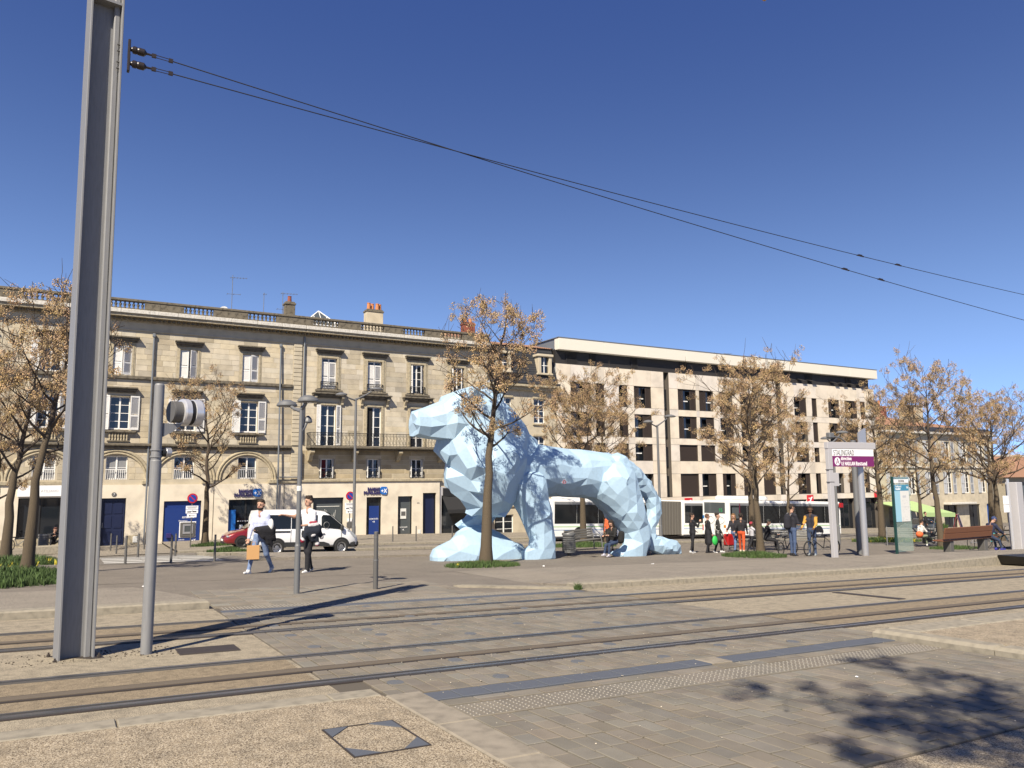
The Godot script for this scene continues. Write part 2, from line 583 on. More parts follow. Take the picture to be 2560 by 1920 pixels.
# a flat polygon slab given by ground points (x, z), anticlockwise seen from above
func plate(mb: MB, pts: Array, lo: float, hi: float) -> void:
	var poly := PackedVector2Array()
	for q in pts:
		poly.append(Vector2(q[0], -q[1]))
	if Geometry2D.is_polygon_clockwise(poly):
		poly.reverse()
	var t := Geometry2D.triangulate_polygon(poly)
	for i in range(0, t.size(), 3):
		var a := poly[t[i]]
		var b := poly[t[i + 1]]
		var d := poly[t[i + 2]]
		if (b - a).cross(d - a) < 0.0:
			var s := b
			b = d
			d = s
		mb.tri(gp(a.x, -a.y, hi), gp(b.x, -b.y, hi), gp(d.x, -d.y, hi))
	for i in poly.size():
		var a := poly[i]
		var b := poly[(i + 1) % poly.size()]
		mb.quad(gp(a.x, -a.y, lo), gp(b.x, -b.y, lo), gp(b.x, -b.y, hi), gp(a.x, -a.y, hi))

func ground() -> void:
	var g := MB.new()
	sheet(g, -60, -16, -30, 12, 0, 8, 7)
	sheet(g, -16, 64, -30, 12, 0, 4, 3)
	sheet(g, 64, 170, -30, 12, 0, 10, 7)
	sheet(g, -60, -16, -58, -30, 0, 8, 2)
	sheet(g, -16, 64, -58, -30, 0, 4, 1.5)
	sheet(g, 64, 170, -58, -30, 0, 6, 2)
	sheet(g, -400, -60, -58, 12, 0, 100, 20)
	sheet(g, 170, 800, -58, 12, 0, 100, 20)
	sheet(g, -400, 800, -800, -58, 0, 60, 90)
	sheet(g, -400, 800, 12, 100, 0, 100, 40)
	struct("ground", g, M.asphalt, "grey brown asphalt of the open square, falling away from the tracks", "ground")
	var r := MB.new()
	sheet(r, -30, 5.6, -41.6, -27.2, 0.006, 3, 1.2)
	sheet(r, 5.6, 110, -41.6, -33.6, 0.006, 3, 1.0)
	sheet(r, 24, 110, -44.2, -41.6, 0.006, 3, 1.0)
	struct("road", r, M.road, "darker asphalt of the street between the square and the shops", "road")
	var seam := thing("asphalt_seam", "thin dark tar seam across the asphalt behind the near street lamp", "road marking")
	seam.set_meta("kind", "structure")
	for q in [[3.0, 7.2, -19.6], [7.25, 13.0, -19.4], [-3.0, 2.95, -19.7]]:
		var sb := MB.new()
		sheet(sb, q[0], q[1], q[2] - 0.02, q[2] + 0.02, 0.004, 2, 1)
		part("seam", sb, M.joint, seam)
	# pavement in front of the shops
	var pv := MB.new()
	for s in [[-30.0, 1.0, 0.12], [1.0, 4.8, 0.03], [4.8, 24.0, 0.12]]:
		var xa: float = s[0]
		while xa < s[1] - 0.01:
			var xb: float = minf(s[1], xa + 3.0)
			var za := -41.9
			while za > -50.9:
				pv.quad(gp(xa, za, s[2]), gp(xb, za, s[2]), gp(xb, maxf(za - 1.0, -50.9), s[2]), gp(xa, maxf(za - 1.0, -50.9), s[2]))
				za -= 1.0
			xa = xb
	sheet(pv, 24, 110, -50.9, -44.4, 0.12, 3, 1)
	struct("pavement", pv, M.pavement, "pale asphalt pavement along the shop fronts", "pavement")
	# kerbs: one stone after the other
	var kerb_a := thing("kerb", "stone kerb of the far pavement in front of the bank", "kerb")
	var x := -12.0
	while x < 24.0:
		if x < 0.9 or x > 4.7:
			var b := MB.new()
			slab(b, x, x + 1.18, -41.9, -41.6, -0.1, 0.125, 0.02)
			part("kerb_stone", b, M.kerb_stone, kerb_a)
		x += 1.2
	var kerb_b := thing("kerb", "stone kerb of the bus lane behind the buses", "kerb")
	x = 24.0
	while x < 78.0:
		var b := MB.new()
		slab(b, x, x + 1.98, -44.5, -44.2, -0.1, 0.125, 0.02)
		part("kerb_stone", b, M.kerb_stone, kerb_b)
		x += 2.0
	# island between the square and the street
	var isl := MB.new()
	x = 6.3
	while x < 100.0:
		for zz in [[-34.6, -34.2], [-35.4, -34.6], [-36.4, -35.4], [-37.2, -36.4]]:
			isl.quad(gp(x, zz[1], 0.12), gp(x + 2, zz[1], 0.12), gp(x + 2, zz[0], 0.12), gp(x, zz[0], 0.12))
		x += 2.0
	struct("traffic_island", isl, M.pavement, "long paved island between square and bus lane", "traffic island")
	var kerb_c := thing("kerb", "stone kerb of the island beside the white van, facing the square", "kerb")
	x = 6.3
	while x < 70.0:
		var b := MB.new()
		slab(b, x, x + 1.18, -34.2, -33.9, -0.1, 0.125, 0.02)
		part("kerb_stone", b, M.kerb_stone, kerb_c)
		x += 1.2
	var kerb_d := thing("kerb", "kerb of the grassy islet in front of the red car", "kerb")
	for q in [[4.6, 5.5], [5.52, 6.45]]:
		var b := MB.new()
		slab(b, q[0], q[1], -31.9, -31.5, -0.1, 0.13, 0.02)
		part("kerb_stone", b, M.kerb_stone, kerb_d)
	for q in [[-33.0, -31.92], [-34.1, -33.02]]:
		var b := MB.new()
		slab(b, 4.6, 4.9, q[0], q[1], -0.1, 0.13, 0.02)
		part("kerb_stone", b, M.kerb_stone, kerb_d)
	var lt := MB.new()
	sheet(lt, 4.9, 6.5, -34.2, -31.9, 0.1, 0.8, 0.6)
	struct("islet_soil", lt, M.pavement, "earthy top of the small kerbed islet before the red car", "ground")
	var near := MB.new()
	var zz := -27.2
	while zz > -31.2:
		for i in 5:
			var xa := 5.7 + i * 2.6
			var u0 := 0.09 * (1.0 - i / 5.0)
			var u1 := 0.09 * (1.0 - (i + 1) / 5.0)
			near.quad(gp(xa, zz, u0 + 0.012), gp(xa + 2.6, zz, u1 + 0.012), gp(xa + 2.6, zz - 1, u1 + 0.012), gp(xa, zz - 1, u0 + 0.012))
		zz -= 1.0
	near.quad(gp(5.7, -27.2, -0.05), gp(18.7, -27.2, -0.05), gp(18.7, -27.2, 0.012), gp(5.7, -27.2, 0.102))
	near.quad(gp(5.7, -31.2, -0.05), gp(5.7, -27.2, -0.05), gp(5.7, -27.2, 0.102), gp(5.7, -31.2, 0.102))
	struct("paved_apron", near, M.pavement, "pale paved apron with a low kerb in front of the white van", "pavement")
	# zebra crossing
	var zb := thing("zebra_crossing", "worn white zebra stripes across the street on the left", "road marking")
	zb.set_meta("kind", "structure")
	for i in 11:
		var z := -27.9 - i * 0.95 - (0.2 if i > 5 else 0.0)
		var b := MB.new()
		for k in 3:
			var xa := 1.05 + k * 1.22
			b.quad(gp(xa, z, 0.012), gp(xa + 1.2, z, 0.012), gp(xa + 1.2, z - 0.5, 0.012), gp(xa, z - 0.5, 0.012))
		part("stripe", b, M.white_paint, zb)

# ---------------------------------------------------------------- tram tracks
func strip(mb: MB, x0: float, x1: float, z0: float, z1: float, lo: float, hi: float) -> void:
	slab(mb, x0, x1, z0, z1, lo, hi, 0.0)

func tracks() -> void:
	# beds left and right of the crossing, in bands
	var bed := MB.new()
	for s in [[-40.0, 2.15], [9.35, 150.0]]:
		sheet(bed, s[0], s[1], -13.72, -6.3, 0.010, 12, 8)
	struct("track_bed", bed, M.track_gravel, "sandy washed concrete bed of the tram tracks", "track bed")
	var rust := MB.new()
	for s in [[-40.0, 2.1], [9.4, 150.0]]:
		for q in [[-7.74, -7.3], [-8.6, -8.02], [-11.14, -10.72], [-12.0, -11.44]]:
			sheet(rust, s[0], s[1], q[0], q[1], 0.015, 12, 8)
	struct("stained_track_bed", rust, M.rust_gravel, "rust stained bands of gravel between the rails", "track bed")
	var names := ["nearest rail of the near track", "second rail of the near track, before the pole foot", "near rail of the far track, behind the pole foot", "farthest rail, next to the far kerb"]
	var zs := [-7.19, -8.68, -10.63, -12.08]
	for i in 4:
		var t := thing("tram_rail", "grooved steel " + names[i], "rail", Vector3.ZERO, 0.0, "grooved tram rails")
		var z: float = zs[i]
		var s := -1.0 if i % 2 == 0 else 1.0    # the groove lies on the inner side
		var a := MB.new()
		strip(a, -40, 150, z - 0.032, z + 0.032, -0.05, 0.030)
		part("rail_head", a, M.rail_top, t)
		var b := MB.new()
		strip(b, -40, 150, z + s * 0.065 - 0.033, z + s * 0.065 + 0.033, -0.05, 0.017)
		part("groove", b, M.rail_side, t)
		var c := MB.new()
		strip(c, -40, 150, z + s * 0.108 - 0.012, z + s * 0.108 + 0.012, -0.05, 0.029)
		part("check_lip", c, M.rail_top, t)
		var d := MB.new()
		strip(d, -40, 150, z - s * 0.052 - 0.02, z - s * 0.052 + 0.02, -0.05, 0.018)
		part("rubber_edge", d, M.rail_side, t)
	for i in 2:
		var t := thing("power_rail", ["flat ground level supply strip in the near track", "flat ground level supply strip in the far track"][i], "rail", Vector3.ZERO, 0.0, "ground level power rails")
		var z: float = [-7.88, -11.29][i]
		var a := MB.new()
		strip(a, -40, 150, z - 0.075, z + 0.075, -0.05, 0.026)
		part("supply_strip", a, M.power_strip, t)
		for s in [-1, 1]:
			var b := MB.new()
			strip(b, -40, 150, z + s * 0.098 - 0.022, z + s * 0.098 + 0.022, -0.05, 0.020)
			part("strip_edge", b, M.rail_side, t)
	# kerbs beside the tracks, one stone after the other
	var ka := thing("kerb", "high stone kerb behind the far track at the left, ending at the crossing", "kerb")
	for q in [[-6.0, -4.4], [-4.38, -2.8], [-2.78, -1.15], [-1.13, 0.42], [0.44, 2.1]]:
		var b := MB.new()
		slab(b, q[0], q[1], -14.1, -13.74, -0.05, 0.135, 0.025)
		part("kerb_stone", b, M.kerb_stone, ka)
	var pl := MB.new()
	plate(pl, [[-40, -14.1], [2.1, -14.1], [1.75, -15.5], [1.2, -17.2], [-40, -17.2]], -0.05, 0.122)
	struct("waiting_platform", pl, M.pavement, "low platform behind the left part of the far track", "platform")
	var kb := thing("kerb", "weathered stone kerb along the tram platform behind the far track", "kerb")
	var x := 9.3
	while x < 60.0:
		var b := MB.new()
		var h := 0.13 if x < 20.0 else minf(0.30, 0.13 + (x - 20.0) * 0.03)
		var h2 := 0.13 if x + 1.5 < 20.0 else minf(0.30, 0.13 + (x + 1.5 - 20.0) * 0.03)
		slab(b, x, x + 1.485, -13.85, -13.5, -0.05, h, 0.025, h2)
		part("kerb_stone", b, M.kerb_stone, kb)
		x += 1.5
	var pr := MB.new()
	for i in 30:
		var xa := 9.3 + i * 1.7
		var xb := xa + 1.7
		var ha := 0.125 if xa < 20.0 else minf(0.295, 0.125 + (xa - 20.0) * 0.03)
		var hb := 0.125 if xb < 20.0 else minf(0.295, 0.125 + (xb - 20.0) * 0.03)
		var f := 0.0 if i == 0 else 1.0
		pr.quad(gp(xa, -13.85, ha * maxf(f, 0.8)), gp(xb, -13.85, hb), gp(xb, -15.6, hb), gp(xa, -15.6, ha * f))
		pr.quad(gp(xa, -15.6, ha * f), gp(xb, -15.6, hb), gp(xb, -19.4, 0.008), gp(xa, -19.4, 0.008))
	pr.quad(gp(9.3, -15.6, -0.05), gp(9.3, -13.85, -0.05), gp(9.3, -13.85, 0.1), gp(9.3, -15.6, 0.0))
	struct("tram_platform", pr, M.pavement, "grey asphalt tram platform rising to the right", "platform")
	var corner := MB.new()
	plate(corner, [[9.3, -13.5], [9.3, -13.85], [7.6, -15.3], [7.3, -15.25]], -0.02, 0.05)
	single("ramp_stone", corner, M.kerb_stone, "dropped kerb stone where the crossing meets the tram platform", "kerb")
	var kc := thing("kerb", "low stone kerb before the near track at the lower left", "kerb")
	x = -6.0
	while x < 2.3:
		var b := MB.new()
		slab(b, x, minf(x + 1.6, 2.42) - 0.012, -6.72, -6.46, -0.05, 0.028, 0.008)
		part("kerb_stone", b, M.kerb_stone, kc)
		x += 1.6
	# washed gravel surfaces
	var lg := MB.new()
	plate(lg, [[-40, 6], [-40, -6.46], [2.42, -6.46], [2.42, -5.5], [2.42, 6]], -0.05, 0.020)
	struct("gravel_paving", lg, M.aggregate, "washed pebble paving at the lower left", "paving")
	var rg := MB.new()
	plate(rg, [[3.2, 6], [3.2, -3.2], [40, -3.2], [40, 6]], -0.05, 0.012)
	struct("gravel_paving", rg, M.aggregate, "washed pebble paving at the lower right edge, in tree shade", "paving")
	var kd := thing("kerb", "broad rounded kerb around the near platform at the right edge", "kerb")
	for q in [[-6.42, -5.98, 9.3, 10.9], [-6.42, -5.98, 10.92, 12.6], [-6.42, -5.98, 12.62, 14.4], [-6.42, -5.98, 14.42, 16.4]]:
		var b := MB.new()
		slab(b, q[2], q[3], q[0], q[1], -0.05, 0.115, 0.03)
		part("kerb_stone", b, M.kerb_stone, kd)
	for i in 4:
		var b := MB.new()
		slab(b, 8.98, 9.28, -6.4 + i * 1.5, -6.4 + i * 1.5 + 1.49, -0.05, 0.115, 0.04)
		part("kerb_stone", b, M.kerb_stone, kd)
	var ng := MB.new()
	plate(ng, [[9.28, 0], [9.28, -5.98], [40, -5.98], [40, 0]], -0.05, 0.105)
	struct("gravel_platform", ng, M.aggregate, "washed pebble platform beside the near track at the right edge", "platform")
	for i in 2:
		var mk := MB.new()
		slab(mk, [13.4, 20.6][i], [13.6, 20.75][i], [-10.4, -10.3][i], [-8.95, -9.2][i], 0.0, 0.022)
		single("drain_slot", mk, M.rail_side, ["dark drain slot between the tracks right of the crossing", "short dark drain slot between the tracks near the right edge"][i], "drain")

# ---------------------------------------------------------------- paved crossing
func tone(base: Color, spread: float) -> Color:
	var f := 1.0 + rng.randf_range(-spread, spread)
	var w := rng.randf_range(-spread, spread) * 0.3
	return Color(base.r * f * (1.0 + w), base.g * f, base.b * f * (1.0 - w))

func crossing() -> void:
	var bed := MB.new()
	sheet(bed, 2.1, 9.4, -13.72, -6.42, 0.006, 9, 9)
	sheet(bed, 2.42, 9.0, -6.42, -3.2, 0.006, 9, 9)
	struct("mortar_bed", bed, M.joint, "dark mortar showing in the joints of the paved crossing", "paving")
	var root := thing("stone_paving", "beige stone setts of the crossing over the tram tracks", "paving")
	root.set_meta("kind", "structure")
	var base := Color(0.206, 0.183, 0.147)
	var singles := 0
	var rest := MB.new()
	var jobs := []
	# bands: z0, z1, course width along x, stone length along z, left limit, right limit
	for bnd in [[-5.42, -3.22, 0.16, 0.245], [-6.05, -5.86, 0.31, 0.19], [-7.12, -6.40, 0.16, 0.24], [-7.75, -7.31, 0.16, 0.22], [-8.56, -8.01, 0.16, 0.275], [-10.55, -8.75, 0.16, 0.225], [-11.16, -10.75, 0.16, 0.205], [-11.96, -11.42, 0.16, 0.27], [-12.98, -12.15, 0.16, 0.2766], [-17.0, -13.78, 0.32, 0.27]]:
		var xl := 2.16
		if bnd[0] > -6.3:
			xl = 2.76
		elif bnd[0] > -7.2:
			xl = 2.46
		var xr := 9.34 if bnd[0] < -6.5 else 8.96
		if bnd[0] < -14.0:
			xl = 2.2
			xr = 7.3
		var x := xl
		var row := 0
		while x < xr - 0.05:
			var x1 := minf(x + bnd[2], xr)
			var z: float = bnd[1]
			var first := true
			while z > bnd[0] + 0.03:
				var ln: float = bnd[3] * rng.randf_range(0.8, 1.25)
				if first and row % 2 == 1:
					ln *= 0.5
				first = false
				var zn: float = maxf(z - ln, bnd[0])
				if zn - bnd[0] < 0.07:
					zn = bnd[0]
				jobs.append([x, x1, zn, z])
				z = zn
			x = x1
			row += 1
	jobs.sort_custom(func(a, b): return a[3] > b[3])
	for j in jobs:
		var near: bool = singles < 300
		var mb: MB = MB.new() if near else rest
		mb.col = tone(base if j[3] > -13.5 else base * 1.12, 0.13)
		var h := 0.021 + rng.randf_range(-0.003, 0.003)
		var g := rng.randf_range(0.005, 0.009)
		slab(mb, j[0] + g, j[1] - g, j[2] + g, j[3] - g, 0.0, h, 0.004)
		if near:
			part("sett", mb, M.paver, root)
			singles += 1
	part("setts_beyond", rest, M.paver, root).set_meta("kind", "stuff")
	# blue grey band, near side
	var bb := thing("blue_stone_band", "band of blue grey slabs along the near edge of the tracks", "paving")
	var x := 2.72
	var k := 0
	while x < 9.1:
		var b := MB.new()
		var w := 0.29 if x < 6.0 else 0.8
		slab(b, x, minf(x + w, 9.2) - 0.012, -6.36, -6.09, 0.0, 0.022 + 0.002 * (k % 3), 0.005)
		if absf(x - 5.9) > 0.2:
			part("blue_slab", b, M.blue_slab, bb)
		else:
			part("pale_slab", b, M.concrete, bb, "pale replacement slab among the blue ones")
		x += w
		k += 1
	var bf := thing("blue_stone_band", "darker band of slabs along the far edge of the tracks", "paving")
	x = 2.2
	while x < 9.2:
		var b := MB.new()
		slab(b, x, x + 0.685, -13.28, -13.02, 0.0, 0.022, 0.005)
		part("blue_slab", b, M.blue_slab, bf)
		x += 0.7
	# tactile bands
	for side in 2:
		var t := thing("tactile_paving", ["strip of steel studs in the paving before the near track", "strip of warning studs behind the far track"][side], "tactile paving")
		var z0: float = [-5.84, -13.72][side]
		var z1: float = [-5.45, -13.32][side]
		x = [2.76, 2.25][side]
		var xe: float = [8.95, 9.2][side]
		while x < xe - 0.1:
			var b := MB.new()
			b.col = tone(base, 0.07)
			slab(b, x, minf(x + 0.40, xe) - 0.006, z0, z1, 0.0, 0.020, 0.004)
			part("tactile_slab", b, M.paver, t)
			x += 0.40
		var dome := MB.new()
		dome.lathe([Vector2(0.013, 0), Vector2(0.011, 0.005), Vector2(0.006, 0.007), Vector2(0.0, 0.0075)], Vector3.ZERO, 7)
		var mm := MultiMesh.new()
		mm.transform_format = MultiMesh.TRANSFORM_3D
		mm.mesh = dome.mesh()
		var spots := []
		x = [2.80, 2.29][side]
		var row := 0
		while x < xe - 0.03:
			for q in 7:
				var z := z0 + 0.035 + q * 0.0535
				spots.append(gp(x, z, 0.0195))
			x += 0.052 if row % 2 == 0 else 0.068
			row += 1
		mm.instance_count = spots.size()
		for i in spots.size():
			mm.set_instance_transform(i, Transform3D(Basis(), spots[i]))
		var mi := MultiMeshInstance3D.new()
		mi.name = "studs"
		mi.multimesh = mm
		mi.material_override = M.steel_stud
		t.add_child(mi)
		mi.set_meta("kind", "stuff")
	# border slabs on the left of the crossing
	var bs := thing("border_slabs", "smooth beige border slabs between pebble paving and stone setts", "paving")
	for q in [[-6.42, -5.36], [-5.35, -4.42], [-4.41, -3.45], [-3.44, -2.4]]:
		var b := MB.new()
		slab(b, 2.43, 2.75, q[0], q[1], -0.05, 0.030, 0.012)
		part("border_slab", b, M.concrete, bs)
	# round markers let into the paving
	var spots := []
	for r in [[-12.68, 2.4, 4], [-11.92, 3.55, 3], [-11.15, 2.55, 4], [-10.15, 2.55, 7], [-9.64, 3.58, 5], [-9.16, 2.58, 5], [-8.26, 3.65, 5], [-7.6, 3.66, 5], [-6.88, 2.7, 6], [-6.64, 3.68, 5]]:
		for i in r[2]:
			var px: float = r[1] + i * 2.05 * (0.5 if r[0] == -10.15 else 1.0)
			if px < 8.6:
				spots.append(Vector2(px, r[0]))
	var d := MB.new()
	d.lathe([Vector2(0.08, -0.02), Vector2(0.08, 0.003), Vector2(0.074, 0.005), Vector2(0.0, 0.006)], Vector3.ZERO, 18)
	var dm := d.mesh()
	var words := ["before the nearest rail", "inside the near track", "between the two tracks", "inside the far track", "behind the farthest rail"]
	var ord := ["first", "second", "third", "fourth", "fifth", "sixth", "seventh"]
	var seen := {}
	for s in spots:
		var w := 0 if s.y > -7.1 else (1 if s.y > -8.6 else (2 if s.y > -10.6 else (3 if s.y > -12.0 else 4)))
		var key := "%.2f" % s.y
		seen[key] = seen.get(key, -1) + 1
		var o := MeshInstance3D.new()
		o.name = numbered("paving_disc")
		o.mesh = dm
		o.material_override = M.stud_grey
		add_child(o)
		o.position = gp(s.x, s.y, 0.021)
		o.rotation = Vector3(atan(GB), 0, -atan(GA))
		var half: String = {"-12.68": "", "-11.92": " in the back row", "-11.15": " in the front row", "-10.15": " in the back row", "-9.64": " in the middle row", "-9.16": " in the front row", "-8.26": " in the back row", "-7.60": " in the front row", "-6.88": " in the back row", "-6.64": " in the front row"}.get(key, "")
		tag(o, "%s dark round disc from the left%s, %s" % [ord[mini(seen[key], 6)], half, words[w]], "paving disc", "round discs let into the paving")
	# inspection cover with four corner plates
	var mh := thing("inspection_cover", "square cover filled with pebbles, held by four dark corner plates", "manhole cover")
	var f := MB.new()
	var x0 := 1.66
	var x1 := 2.2
	var z0 := -5.66
	var z1 := -4.93
	for q in [[x0, x1, z1 - 0.012, z1], [x0, x1, z0, z0 + 0.012], [x0, x0 + 0.012, z0 + 0.012, z1 - 0.012], [x1 - 0.012, x1, z0 + 0.012, z1 - 0.012]]:
		slab(f, q[0], q[1], q[2], q[3], -0.02, 0.026)
	part("cover_frame", f, M.rail_side, mh)
	for c in [[x0, z0, 1, 1], [x1, z0, -1, 1], [x1, z1, -1, -1], [x0, z1, 1, -1]]:
		var b := MB.new()
		plate(b, [[c[0] + c[2] * 0.014, c[1] + c[3] * 0.014], [c[0] + c[2] * 0.19, c[1] + c[3] * 0.014], [c[0] + c[2] * 0.014, c[1] + c[3] * 0.22]], -0.02, 0.027)
		part("corner_plate", b, M.blue_slab, mh)
	var sp := MB.new()
	slab(sp, 1.15, 1.80, -9.83, -9.40, -0.03, 0.020, 0.004)
	single("steel_plate", sp, M.rail_side, "brown chequered steel plate in the bed right of the signal post", "cover plate")

# ---------------------------------------------------------------- buildings
const ZF := -50.0

# a wall facing +z with rectangular openings [x0, y0, x1, y1], reveals going back by deep
func wall(mb: MB, x0: float, x1: float, y0: float, y1: float, holes: Array, z: float, deep: float) -> void:
	var xs := [x0, x1]
	var ys := [y0, y1]
	for h in holes:
		xs.append(clampf(h[0], x0, x1)); xs.append(clampf(h[2], x0, x1))
		ys.append(clampf(h[1], y0, y1)); ys.append(clampf(h[3], y0, y1))
	xs.sort()
	ys.sort()
	for i in xs.size() - 1:
		if xs[i + 1] - xs[i] < 1e-4:
			continue
		for k in ys.size() - 1:
			if ys[k + 1] - ys[k] < 1e-4:
				continue
			var cx: float = (xs[i] + xs[i + 1]) / 2
			var cy: float = (ys[k] + ys[k + 1]) / 2
			var inside := false
			for h in holes:
				if cx > h[0] and cx < h[2] and cy > h[1] and cy < h[3]:
					inside = true
					break
			if not inside:
				mb.quad(Vector3(xs[i], ys[k], z), Vector3(xs[i + 1], ys[k], z), Vector3(xs[i + 1], ys[k + 1], z), Vector3(xs[i], ys[k + 1], z))
	for h in holes:
		var b := z - deep
		mb.quad(Vector3(h[0], h[1], b), Vector3(h[0], h[1], z), Vector3(h[0], h[3], z), Vector3(h[0], h[3], b))
		mb.quad(Vector3(h[2], h[1], z), Vector3(h[2], h[1], b), Vector3(h[2], h[3], b), Vector3(h[2], h[3], z))
		mb.quad(Vector3(h[0], h[3], z), Vector3(h[2], h[3], z), Vector3(h[2], h[3], b), Vector3(h[0], h[3], b))
		mb.quad(Vector3(h[0], h[1], b), Vector3(h[2], h[1], b), Vector3(h[2], h[1], z), Vector3(h[0], h[1], z))
		mb.quad(Vector3(h[0], h[1], b), Vector3(h[2], h[1], b), Vector3(h[2], h[3], b), Vector3(h[0], h[3], b))

# the rest of a block behind its front wall
func block_back(mb: MB, x0: float, x1: float, y0: float, y1: float, z: float, zb: float) -> void:
	mb.quad(Vector3(x0, y0, zb), Vector3(x0, y0, z), Vector3(x0, y1, z), Vector3(x0, y1, zb))
	mb.quad(Vector3(x1, y0, z), Vector3(x1, y0, zb), Vector3(x1, y1, zb), Vector3(x1, y1, z))
	mb.quad(Vector3(x1, y0, zb), Vector3(x0, y0, zb), Vector3(x0, y1, zb), Vector3(x1, y1, zb))
	mb.quad(Vector3(x0, y1, z), Vector3(x1, y1, z), Vector3(x1, y1, zb), Vector3(x0, y1, zb))

func casement(b: Node3D, x0: float, y0: float, x1: float, y1: float, z: float, glass: String, bars := 3, frame := "window_white", leaves := 2) -> MeshInstance3D:
	var f := MB.new()
	var w := 0.055
	f.box(x0, x1, y0, y0 + w * 1.4, z, z + 0.05)
	f.box(x0, x1, y1 - w, y1, z, z + 0.05)
	f.box(x0, x0 + w, y0, y1, z + 0.002, z + 0.052)
	f.box(x1 - w, x1, y0, y1, z + 0.002, z + 0.052)
	if leaves == 2:
		var m := (x0 + x1) / 2
		f.box(m - w * 0.8, m + w * 0.8, y0 + 0.01, y1 - 0.01, z + 0.006, z + 0.064)
	for k in bars:
		var yy := y0 + (y1 - y0) * (k + 1) / (bars + 1)
		f.box(x0 + 0.02, x1 - 0.02, yy - 0.016, yy + 0.016, z + 0.004, z + 0.044)
	var o := part("window", f, M[frame], b)
	var g := MB.new()
	g.box(x0 + 0.02, x1 - 0.02, y0 + 0.02, y1 - 0.02, z + 0.008, z + 0.018)
	part("pane", g, M[glass], o)
	return o

# a louvred shutter leaf hinged at x, height y0..y1, width w, opened by ang from the wall plane
func shutter(b: Node3D, x: float, y0: float, y1: float, w: float, z: float, ang: float, m: String) -> void:
	var s := MB.new()
	s.xf = Transform3D(Basis(Vector3.UP, ang), Vector3(x, 0, z))
	s.box(0, w, y0, y0 + 0.12, 0, 0.04, 0.006)
	s.box(0, w, y1 - 0.09, y1, 0, 0.04, 0.006)
	var ym := y0 + (y1 - y0) * 0.42
	s.box(0.05, w - 0.05, ym - 0.05, ym + 0.05, 0.002, 0.038)
	s.box(0, 0.055, y0 + 0.12, y1 - 0.09, 0, 0.04)
	s.box(w - 0.055, w, y0 + 0.12, y1 - 0.09, 0, 0.04)
	var y := y0 + 0.14
	while y < y1 - 0.12:
		if absf(y - ym) > 0.07:
			s.quad(Vector3(0.05, y, 0.036), Vector3(w - 0.05, y, 0.036), Vector3(w - 0.05, y + 0.06, 0.006), Vector3(0.05, y + 0.06, 0.006))
			s.quad(Vector3(0.05, y, 0.036), Vector3(0.05, y - 0.012, 0.03), Vector3(w - 0.05, y - 0.012, 0.03), Vector3(w - 0.05, y, 0.036))
		y += 0.062
	part("shutter", s, M[m], b)

# drip hood over a window
func hood(b: Node3D, x0: float, x1: float, y: float, z: float, out: float, consoles := false) -> void:
	var h := MB.new()
	h.box(x0 + 0.10, x1 - 0.10, y - 0.32, y - 0.20, z, z + out * 0.35, 0.01)
	h.box(x0 + 0.04, x1 - 0.04, y - 0.205, y - 0.095, z, z + out * 0.7, 0.015)
	h.box(x0, x1, y - 0.10, y, z, z + out, 0.02)
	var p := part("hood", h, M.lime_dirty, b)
	if consoles:
		for x in [x0 + 0.14, x1 - 0.30]:
			var c := MB.new()
			var prof := PackedVector2Array()
			for q in [[0.0, 0.0], [out * 0.7, 0.0], [out * 0.72, -0.12], [out * 0.5, -0.24], [out * 0.28, -0.42], [out * 0.3, -0.52], [out * 0.16, -0.62], [0.0, -0.62]]:
				prof.append(Vector2(q[0], q[1]))
			c.xf = Transform3D(Basis(Vector3(0, 0, 1), Vector3(0, 1, 0), Vector3(-1, 0, 0)), Vector3(x + 0.16, y - 0.21, z + 0.004))
			c.prism(prof, 0.0, 0.16)
			part("console", c, M.lime_trim, p)

func surround(b: Node3D, x0: float, y0: float, x1: float, y1: float, z: float, w: float, out: float) -> void:
	var s := MB.new()
	for k in 2:
		var g := w * (1.0 - 0.45 * k)
		var o := out * (0.55 + 0.45 * k)
		s.box(x0 - g, x0, y0, y1, z, z + o, 0.008)
		s.box(x1, x1 + g, y0, y1, z, z + o, 0.008)
		s.box(x0 - g, x1 + g, y1 + 0.001 * k, y1 + g, z, z + o + 0.002, 0.008)
	part("surround", s, M.lime_trim, b)

# wrought iron rail between x0 and x1: scrolls between two bars
func iron_rail(called: String, b: Node3D, x0: float, x1: float, y0: float, y1: float, z: float, step := 0.22) -> MeshInstance3D:
	var r := MB.new()
	r.box(x0, x1, y1 - 0.035, y1, z - 0.03, z + 0.03)
	r.box(x0, x1, y0, y0 + 0.03, z - 0.018, z + 0.018)
	r.box(x0, x1, y1 - 0.16, y1 - 0.145, z - 0.01, z + 0.01)
	var n := maxi(2, int((x1 - x0) / step))
	var w := (x1 - x0) / n
	for i in n + 1:
		r.box(x0 + i * w - 0.011, x0 + i * w + 0.011, y0, y1 - 0.035, z - 0.011, z + 0.011)
	for i in n:
		var cx := x0 + (i + 0.5) * w
		var cy := (y0 + y1) / 2 - 0.04
		for s in [-1, 1]:
			var pts := []
			for k in 8:
				var a := PI * (0.15 + 1.5 * k / 7.0)
				pts.append(Vector3(cx + s * w * 0.06 + cos(a) * w * 0.34 * s, cy + s * (y1 - y0) * 0.18 + sin(a) * (y1 - y0) * 0.15 * s, z))
			r.tube(pts, [0.011], 4, false)
		r.tube([Vector3(cx - w * 0.3, y1 - 0.06, z), Vector3(cx, y1 - 0.12, z), Vector3(cx + w * 0.3, y1 - 0.06, z)], [0.008], 4, false)
	return part(called, r, M.iron, b)

